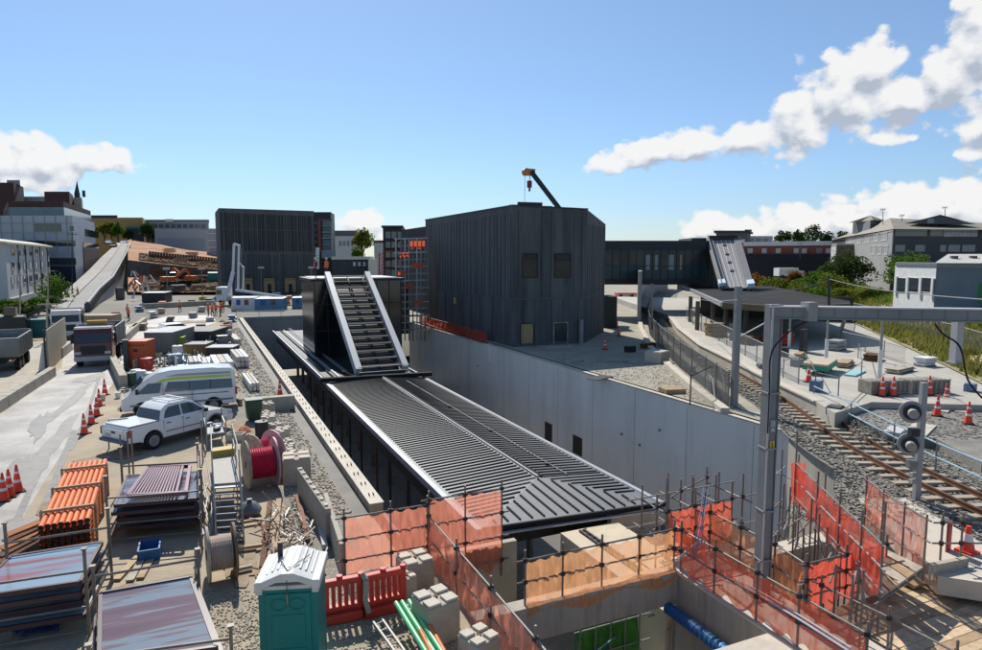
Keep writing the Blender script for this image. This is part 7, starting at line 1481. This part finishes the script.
def person(loc,rz,label,top=hiv,pose=0,helmet=whitem):
    t=T('person',label,'person',loc,rz,'site workers')
    s_=[(0,0,.92,.15,.12),(0,0,1.12,.15,.11),(0,0,1.36,.17,.11),(0,0,1.50,.06,.06),(0,.01,1.60,.075,.085),(0,.01,1.70,.085,.095),(0,0,1.78,.05,.06)]
    v=[x[:3] for x in s_]; r_=[x[3:] for x in s_]; e=[(i,i+1) for i in range(6)]
    for sg in (-1,1):
        k=len(v); st=.12*sg*(1 if pose else .3)
        v+=[(sg*.19,0,1.42),(sg*.24,.02+(.1 if pose else 0),1.16),(sg*.22,.12+(.18 if pose else 0),.93+(.1 if pose else 0)),(sg*.21,.16+(.25 if pose else 0),.86+(.12 if pose else 0))]; r_+=[(.055,.055),(.045,.045),(.035,.035),(.03,.03)]; e+=[(2,k),(k,k+1),(k+1,k+2),(k+2,k+3)]
        k=len(v); v+=[(sg*.09,0,.86),(sg*.11,st,.48),(sg*.11,st-.04,.08),(sg*.11,st+.14,.04)]; r_+=[(.09,.1),(.065,.07),(.045,.05),(.045,.035)]; e+=[(0,k),(k,k+1),(k+1,k+2),(k+2,k+3)]
    me=bpy.data.meshes.new('body'); me.from_pydata(v,e,[]); o=bpy.data.objects.new('body',me); C.objects.link(o); o.parent=t
    md=o.modifiers.new('skin','SKIN'); sk=me.skin_vertices or None
    if not me.skin_vertices: me.attributes.new('x','INT','POINT')
    bm=bmesh.new(); bm.from_mesh(me); ly_=bm.verts.layers.skin.verify(); bm.verts.ensure_lookup_table()
    for i,q in enumerate(r_): bm.verts[i][ly_].radius=q
    bm.verts[0][ly_].use_root=True; bm.to_mesh(me); bm.free()
    sb=o.modifiers.new('sub','SUBSURF'); sb.levels=1; sb.render_levels=1
    m_=bpy.data.materials.get('person_mat')
    if not m_:
        m_=bpy.data.materials.new('person_mat'); m_.use_nodes=True; b=NB(m_.node_tree); p=m_.node_tree.nodes['Principled BSDF']; tc=b.n('ShaderNodeTexCoord').outputs['Object']; sp=b.n('ShaderNodeSeparateXYZ'); b.l(tc,sp.inputs[0]); cr=b.n('ShaderNodeValToRGB'); cr.color_ramp.interpolation='CONSTANT'; ee=cr.color_ramp.elements; ee[0].color=(.02,.02,.02,1); ee[1].position=.06; ee[1].color=(.03,.035,.06,1)
        for q,cc in ((.46,(.85,.16,.04,1)),(.60,(.7,.7,.65,1)),(.63,(.85,.16,.04,1)),(.76,(.38,.22,.15,1))): x=ee.new(q); x.color=cc
        b.l(b.m('DIVIDE',sp.outputs[2],2.),cr.inputs[0]); b.l(cr.outputs[0],p.inputs['Base Color']); p.inputs['Roughness'].default_value=.8
    me.materials.append(m_)
    MB().lathe([(.125,0),(.12,.05),(.10,.11),(.05,.15)],0,.01,1.70,12).build('helmet',helmet,t,world=False,smooth=True); MB().ext([(-.15,1.0),(-.18,1.46),(.18,1.46),(.15,1.0)],-.125,.135).build('vest',top,t,world=False,bevel=.03)
    return t
for (x,y,z,rz,lab,po,d) in ((180,312,0,2,'worker in orange jacket walking alone on the pale ground below the excavation',1,None),(208.5,316,0,1,'leftmost worker in orange of the group by the pump truck',0,None),(212.5,317,0,2.5,'second worker from the left in the group by the pump truck',1,None),(216,315,0,0,'middle worker of the group by the pump truck',0,None),(220.5,316,0,4,'right worker of the group by the pump truck',0,None),(223,312,0,3,'rear worker of the group standing apart on the right',1,None),(129,321,0,2,'worker in orange beside the barrier at the bend',0,None),(128,317,0,1,'worker in orange just behind the first one at the bend',0,None),(78,300,None,2,'person pushing a barrow up the footpath of the hill road',1,118)):
    g=G(x,y,z) if z is not None else P(x,y-3,d); person(tuple(g),rz,lab,pose=po)
g=atY(326,280,62); person((g.x,61.5,BZ+.05),2,'worker in orange standing on the roof of the glass station box'); g=atY(316,281,62); person((g.x,62,BZ+.05),1,'worker in dark clothing on the roof of the glass station box',top=navy)
for k,(x,y1,y0,d,lab) in enumerate(((72,300,232,118,'tall slim street pole by the footpath bend'),(48,322,268,88,'concrete power pole left of the hill road foot'),(20,322,272,80,'power pole in front of the apartment house'),(47,345,238,62,'dark lattice post beside the white cab truck'))):
    a_=P(x,y1,d); b_=P(x,y0 if k<3 else 300,d); a_.z=min(a_.z,.2); t=T('street_pole',lab,'pole',tuple(a_),0,'street poles'); MB().tube(a_,b_,.11,8,.07).build('pole_shaft',woodg if k else dark,t,smooth=True); MB().bar(b_+Vector((-.8,0,-.4)),b_+Vector((.8,0,-.4)),.1).build('crossarm',woodg if k else dark,t)
# lane edge clutter behind hoarding
for k,(x0,x1,y,h,mt,lab) in enumerate(((150,156,345,8,redp,'small red box behind the orange generator'),(207,214,322,4,lgrey,'low pale unit beside the group of workers'),(196,205,330,5,concd,'dark low stack in front of the group of workers'),(160,172,335,4,concl,'low pale slab stack behind the container'),(112,120,322,9,rust,'rusty box at the foot of the balustrade'),(118,125,300,12,concd,'tall dark crate below the balustrade'),(130,141,277,14,lgrey,'pale billboard box on legs beside the hill road'))):
    container('yard_box',lab,'box',x0,x1,y,h,mt,1.2,None,False)
# ------------------------------------------------------------ excavation clutter and yard litter
R=random.Random(91)
m=MB()
for i in range(6500):
    x=R.uniform(140,222); d=R.choice([R.uniform(143,163),R.uniform(168,190),R.uniform(150,162)])
    yy=292-(d-142)*.72 if d<163 else 262-(d-166)*.30
    g=P(x,yy+ (0 if d<163 else .11*(x-148)),d); stone(m,g.x,g.y,g.z+.1,R.uniform(.1,.5))
o=m.build('excavation_rubble',M('rubble_brown',(.24,.15,.09),.95,.4,.6),kind='stuff'); tag(o,'brown rubble scattered over the excavated terraces','rubble')
labs=[(152,288,146,'timber_stack',wood,'pale timber stack at the left foot of the excavation'),(160,276,163,'green_chute',grnm,'green sloping chute left of the orange excavators'),(178,290,144,'pipe_stack',steelg,'dark pipe stack in front of the orange excavators'),(200,289,146,'timber_stack',wood,'long timber stack below the teal tank'),(196,283,152,'steel_stack',rust,'rusty steel stack between the excavators and the teal tank'),(206,280,155,'dark_skip_bin',dark,'dark skip left of the teal tank'),(157,270,168,'pale_debris_sheet',lgrey,'pale sheet lying on the lower excavation bench'),(165,268,169,'pale_debris_sheet',whitem,'white sheet right of the pale one on the lower bench'),(182,262,175,'wood_pile',wood,'wood pile on the middle excavation bench'),(204,266,172,'wood_pile',ply,'plywood pile on the right of the middle bench'),(170,252,200,'formwork_stack',ply,'formwork stack on the upper bench'),(192,256,195,'formwork_stack',rust,'rusty formwork stack on the upper bench'),(150,262,176,'grey_hoarding_box',greyw,'grey box at the upper left corner of the excavation'),(215,290,145,'formwork_stack',ply,'plywood stack beside the left black hall')]
for x,y,d,nm,mt,lab in labs:
    g=P(x,y,d); t=T(nm,lab,nm.split('_')[-1],(g.x,g.y,g.z-.2),R.uniform(-.5,.5))
    for i in range(5): MB().cb(R.uniform(-.3,.3),R.uniform(-.2,.2),i*.28,R.uniform(2.6,4),R.uniform(.7,1.5),.22,R.uniform(-.12,.12)).build('layer',mt,t,world=False)
# struts and debris between the hill road wall and the excavation
t=T('shoring_frame','jumble of pale raking props between the hill road and the excavation','shoring',tuple(P(135,300,130)))
for i in range(26):
    x=R.uniform(128,150); y=R.uniform(268,300); d=R.uniform(120,150); a=P(x,y,d); b=P(x+R.uniform(-6,6),y+R.uniform(4,12),d-1); MB().bar(a,b,.22).build('prop',[lgrey,whitem,rust,woodg,redp][i%5],t)
# scattered small yard things
items=['bucket','crate','plank','bag','drum','cable_coil']
where=[(118,398,'left of the van front near the haul road'),(124,392,'beside the concrete barrier piece'),(132,386,'behind the van front'),(141,384,'near the pile of white bags'),(150,362,'behind the stack of grey pallets'),(158,357,'at the container corner'),(166,374,'between the blue machine frame and the van roof'),(175,375,'behind the middle of the van roof'),(186,377,'left of the beam stacks'),(204,379,'between two beam stacks'),(233,362,'right of the beam stacks'),(240,356,'beside the pale timber stack'),(232,350,'near the dark skip corner'),(226,340,'beside the pale cable coil'),(214,330,'behind the red machine'),(222,322,'near the parapet start'),(230,328,'right of the pink tarpaulin'),(200,334,'on the pale ground behind the shelter'),(186,330,'behind the shelter roof'),(150,328,'at the edge of the pale road'),(236,440,'left of the pink cable reels'),(240,405,'behind the pickup bonnet'),(244,432,'between bin and reels'),(262,440,'in front of the jumbled blocks'),(228,470,'right of the access stair'),(250,515,'left of the rusty beam'),(140,566,'on the ground between the panel racks'),(150,556,'under the front of the louvre rack'),(103,400,'beside the orange cones'),(270,575,'just behind the toilet')]
cols=[('white',whitem),('blue',blue),('orange',orange),('grey',steelg),('beige',cream),('dark',dark),('green',green),('brown',wood)]
for i,(x,y,wh) in enumerate(where):
    k=items[(i*5+i//6)%6]; cn,mt=cols[(i*3)%8]; g=G(x,y); t=T(k,'small %s %s %s'%(cn,k.replace('_',' '),wh),k.replace('_',' '),tuple(g),R.uniform(0,3),'small site items')
    if k=='bucket': MB().lathe([(.12,0),(.16,.32),(.17,.34)],0,0,0,12).build('shell',mt,t,world=False,smooth=True); MB().tube((-.16,0,.34),(.16,0,.36),.01,5).build('handle',dark,t,world=False)
    elif k=='crate':
        MB().box(-.35,.35,-.25,.25,0,.06).build('base',mt,t,world=False)
        for s_ in (-1,1): MB().box(-.35,.35,s_*.25-.02,s_*.25+.02,.06,.32).build('side',mt,t,world=False); MB().box(s_*.35-.02,s_*.35+.02,-.23,.23,.06,.32).build('side',mt,t,world=False)
    elif k=='plank':
        for q in range(3): MB().cb(0,q*.22-.2,.02+.0*q,R.uniform(1.2,2.2),.18,.05,R.uniform(-.1,.1)).build('board',[wood,woodg,ply][q],t,world=False)
        t['label']='three loose boards '+wh
    elif k=='bag': MB().lathe([(.05,0),(.32,.05),(.36,.2),(.22,.38),(.05,.46)],0,0,0,10).build('sack',mt,t,world=False,smooth=True); MB().lathe([(.05,0),(.09,.08)],0,0,.44,8).build('tie',dark,t,world=False)
    elif k=='drum': MB().lathe([(.28,0),(.29,.28),(.27,.3),(.29,.58),(.28,.85)],0,0,0,14).build('shell',mt,t,world=False,smooth=True); MB().tube((.1,0,.85),(.1,0,.9),.05,8).build('cap',dark,t,world=False)
    else:
        pts=[((.35-.004*q)*math.cos(q*.5),(.35-.004*q)*math.sin(q*.5),.03+.004*q) for q in range(60)]; MB().path(pts,.02,5).build('coil',mt,t,world=False); MB().tube((.3,0,.05),(.9,.2,.03),.02,5).build('loose_end',mt,t,world=False)
# painted and tyre marks on the haul road
tm=M('tyre_mark',(.20,.19,.18),.7,.3,3)
for k,(pts,w_) in enumerate(((((60,430),(35,480),(8,540)),.22),(((74,430),(55,480),(32,530)),.22),(((100,375),(85,420),(70,450)),.18))):
    L=smooth_line([G(x,y,.011) for x,y in pts],5); a_=off(L,-w_/2,.011+.001*k); b_=off(L,w_/2,.011+.001*k); strip('tyre_track',a_,b_,tm)

# red mesh barrier on the far part of the white wall
t=fence('red_mesh_barrier','red mesh barrier on top of the white wall beside the black building',[(23.3,72.5),(23.3,68.5),(23.3,64.5),(23.3,60.5),(23.3,56.5),(23.3,53.2)],.37,1.0,netRd,(1.0,.5),extra=.1,netlow=.02,cat='barrier',wr=.12)
# stones on the yard behind the white wall
m=MB()
for i in range(7000):
    g=G(R.uniform(560,735),R.uniform(352,425),.5)
    if g.x<23.8 or g.y>47: continue
    d=min((Vector((g.x,g.y))-Vector((p.x,p.y))).length for p in TL)
    if d<3.4: continue
    stone(m,g.x,g.y,.5,R.uniform(.015,.05))
o=m.build('yard_stones',M('yard_stone',(.36,.33,.26),.95,.35,3),kind='stuff'); tag(o,'loose stones on the yard beside the black building','stones')
for k,(x,y,sx,sy,h,mt,lab) in enumerate(((575,362,1.6,.3,.15,woodg,'timber plank on the yard near the white wall'),(672,392,1.2,1.0,.25,wood,'small timber pallet beside the broken fence panel'),(630,352,.8,.5,.5,dark,'dark box by the fence under the footbridge'),(648,348,1.4,.4,.4,rust,'rusty pipe bundle by the fence kerb'),(612,362,2.4,.15,.12,galv,'long steel tube lying on the shaded yard'),(690,372,.5,.4,.4,whitem,'small white box at the kerb wall'))):
    g=G(x,y,.5); t=T('yard_item',lab,['plank','pallet','box','pipes','tube','box'][k],tuple(g),R.uniform(-.5,.5))
    for q in range(3): MB().cb(0,(q-1)*sy*.36,0,sx,sy*.32,h).build('piece',mt,t,world=False,bevel=.01)
# extra parts of the dense scaffold at the corner near the mast and over the walkway
t=T('corner_scaffold','dense scaffold tubes around the corner below the canopy end and the mast','scaffold',(12.2,14.2,-2)); 
xs=(11.2,12.1,13.0,13.9); ys=(13.55,14.6)
for x in xs:
    for y in ys: MB().tube((x,y,-2.6),(x,y,R.uniform(1.5,2.2)),.025,7).build('standard',tubem,t,smooth=True)
for z in (-1.6,-.6,.45,1.25):
    for y in ys: MB().tube((10.7,y,z),(14.6,y,z+R.uniform(-.03,.03)),.024,7).build('ledger',[tubem,galv][int(z>0)],t,smooth=True)
    for x in xs: MB().tube((x,13.2,z-.06),(x,14.95,z-.06),.024,7).build('transom',tubem,t,smooth=True)
for i in range(3): MB().tube((xs[i],13.5,-1.6),(xs[i+1],13.5,.45),.022,7).build('brace',galv,t,smooth=True)
for x in xs:
    for z in (-.6,.45,1.25): MB().cb(x,13.55,z-.05,.09,.09,.1,.3).build('coupler',dark,t)
t=T('wall_end_scaffold','scaffold tubes with dangling ends under the red netted walkway','scaffold',(19,15.5,-2))
for k in range(14):
    f=k/13; p=WL[0].lerp(WL[-1],f)+Vector((-.4-R.random()*.5,-.2,0)); MB().tube((p.x,p.y,R.uniform(-3,-1)),(p.x,p.y,R.uniform(.9,2.2)),.024,7).build('standard',tubem,t,smooth=True)
    q=p+Vector((R.uniform(.8,1.6),R.uniform(.2,1),0)); z=R.choice((-.3,.4,.9,1.4)); MB().tube((p.x-.3,p.y-.1,z),(q.x,q.y,z+R.uniform(-.05,.05)),.023,7).build('ledger',[tubem,galv][k%2],t,smooth=True)

# middle distance stores and vehicles around the pump truck
mats=[whitem,lgrey,rust,wood,steelg,blue,dark,ply,concl,orange]
for i,(x,y,w_,h_,wh) in enumerate(((150,318,7,6,'on the pale ground left of the lone worker'),(158,314,6,5,'just left of the lone worker'),(165,322,8,5,'in front of the lone worker'),(190,318,7,5,'between the lone worker and the group'),(198,312,6,5,'behind the gap between the workers'),(228,322,8,6,'at the parapet start below the cabins'),(222,328,7,5,'left of the parapet start'),(286,305,5,9,'between two site cabins'),(300,299,9,5,'behind the right site cabin'),(252,298,8,5,'behind the left site cabin'),(272,297,8,4,'behind the middle site cabin'),(140,330,7,6,'by the barrier at the bend'),(118,335,6,7,'right of the white cab truck'),(108,332,7,6,'beside the beige crate'),(94,335,8,5,'left of the beige crate front'),(136,312,7,5,'behind the workers at the bend'),(142,300,8,6,'below the shoring props'),(158,306,9,4,'in front of the white roofed unit'),(205,303,8,4,'left of the pump truck cab'),(187,304,9,4,'below the long barrier under the excavation'))):
    a_=G(x,y); b_=G(x+w_,y); L=(b_-a_).length; hh=h_*dep(a_)/FPX; cn=['white','pale grey','rusty','timber','grey steel','blue','dark','plywood','concrete','orange'][(i*7)%10]; mt=mats[(i*7)%10]
    t=T('material_stack','%s material stack %s'%(cn,wh),'stack',tuple(a_),R.uniform(-.25,.05),'material stacks in the far yard'); n=3
    for k in range(n): MB().cb(L/2+R.uniform(-.2,.2),R.uniform(0,.3),.12+hh*k/n,L*R.uniform(.7,1),1.4,hh/n*.85,R.uniform(-.06,.06)).build('layer',mt if k!=1 else [woodg,lgrey,steelg][i%3],t,world=False)
    for q in (.2,.8): MB().cb(L*q,0,0,.12,1.3,.12).build('bearer',wood,t,world=False)
for k,(x,y,rz,mt,lab) in enumerate(((176,345,.4,whitem,'white van like car parked by the shelter post'),(238,318,1.5,whitem,'white car beside the parapet start under the cabins'),(104,345,1.6,steelg,'grey car behind the maroon truck'))): 
    g=G(x,y-8); farcar((g.x,g.y,0),rz,lab,mt)
for i,(x,y) in enumerate(((203,300),(262,296),(168,300),(312,296))):
    g=G(x,y); t=T('light_mast','slim site lighting mast %s'%['left of the pump truck','behind the middle site cabin','beside the white roofed unit','behind the glass station box'][i],'lighting mast',tuple(g),0,'site lighting masts'); MB().tube((0,0,0),(0,0,6),.09,6).build('mast',steelg,t,world=False); MB().cb(0,0,5.8,1.2,.15,.4).build('lamp_head',lgrey,t,world=False); MB().cb(0,0,0,1.4,1,.7).build('trailer_base',yel,t,world=False)
# fence along the trench end and the left side of the pale ground
t=meshfence('site_mesh_fence','low mesh fence beside the pale ground above the trench end wall',[(4.4,91.5,0),(10,91.5,0),(16,91.5,0),(22,91.5,0)],1.1,weld,pm=galv)

for i in range(5): MB().tube((8.3+i*.45,13.15,-3.0),(8.3+i*.45,13.15,-.9),.02,6).build('tube',galv,bpy.data.objects['green_formwork'])
for z in (-1.2,-1.9,-2.6): MB().tube((8.1,13.1,z),(10.4,13.1,z),.02,6).build('tube',galv,bpy.data.objects['green_formwork'])
# more things in the shade and on the far platform
for i,(x,y,sx,sy,h,mt,lab) in enumerate(((715,336,1.6,1,1.1,wood,'timber pallet stack under the left part of the far canopy'),(735,340,1.2,.8,1.4,steelg,'grey steel cabinet under the far canopy behind the slim mast'),(752,344,2.2,.8,.6,rust,'rusty beam stack under the far canopy right of the slim mast'),(782,345,1.4,1,.9,redp,'red crate stack at the front of the far canopy shade'),(836,350,1.5,1,.7,greyw,'grey block stack left of the middle white pole'),(845,366,2.2,.7,.25,wood,'low timber stack near the pale cyan sheet'),(900,372,2.4,.8,.2,woodg,'flat board stack behind the left mesh crate'),(925,366,1.2,.8,.5,whitem,'white sacks on a pallet near the boundary fence'),(800,358,1.4,.5,.3,wood,'board stack below the black equipment cabinet'),(768,368,1.5,.5,.2,steelg,'steel plate stack on the platform edge'),(872,360,1.6,.9,.35,rust,'rusty formwork stack in the middle of the far platform'))):
    g=G(x,y,1.3); t=T('platform_stack',lab,'stack',tuple(g),R.uniform(-.6,.6)); n=3
    for k in range(n): MB().cb(R.uniform(-.08,.08),R.uniform(-.05,.05),.08+h*k/n,sx*R.uniform(.85,1),sy*R.uniform(.85,1),h/n*.85,R.uniform(-.05,.05)).build('layer',mt,t,world=False)
    for q in (-.35,.35): MB().cb(sx*q,0,0,.1,sy,.08).build('bearer',wood,t,world=False)
t=meshfence('platform_cross_fence','low mesh fence crossing the far platform behind the work table',[tuple(G(846,322,1.3)),tuple(G(838,345,1.3)),tuple(G(865,352,1.3)),tuple(G(905,365,1.3))],1.1,chain,pm=galv)

# wet patches and mud on the haul road and ground
wet=M('wet_concrete',(.16,.145,.125),.5,.3,1.2,dirt=(.22,.20,.175),damt=.7,dscale=2,spec=.5); mud=M('dried_mud',(.27,.20,.13),.9,.25,2,dirt=(.38,.31,.22),damt=.7,dscale=2.5)
def blot(name,px,py,rx,ry,z,mat,rz=0):
    c=G(px,py,z); pts=[]; n=34; ph=[R.uniform(0,6) for _ in range(4)]
    for i in range(n):
        a=2*PI*i/n; k=1+.25*math.sin(2*a+ph[0])+.18*math.sin(3*a+ph[1])+.12*math.sin(7*a+ph[2])+.08*math.sin(12*a+ph[3]); x,y=rx*k*math.cos(a),ry*k*math.sin(a); pts.append((c.x+x*math.cos(rz)-y*math.sin(rz),c.y+x*math.sin(rz)+y*math.cos(rz)))
    m=MB(); m.add([(c.x,c.y,z)]+[(x,y,z) for x,y in pts],[(0,i+1,(i+1)%n+1) for i in range(n)]); struct(name,m,mat)
for i,(x,y,rx,ry,rz) in enumerate(((28,470,.5,3.2,.1),(55,440,.4,4.2,.0),(12,540,.7,1.8,.2),(72,400,.35,4.5,-.05),(90,378,.8,1.6,0),(40,425,.3,3.5,.1))): blot('wet_patch',x,y,rx,ry,.015+.0015*i,wet,rz)
for i,(x,y,rx,ry,rz) in enumerate(((115,455,1.0,.8,.3),(140,590,.9,.5,.2),(235,560,.5,1.4,0),(240,430,.6,2,0),(60,500,.5,1.6,.1),(95,345,1.5,3,0),(190,322,3,2.5,.2),(175,405,2.5,1.0,.1),(230,510,.4,1.2,0))): blot('mud_patch',x,y,rx,ry,.026+.0015*i,mud,rz)
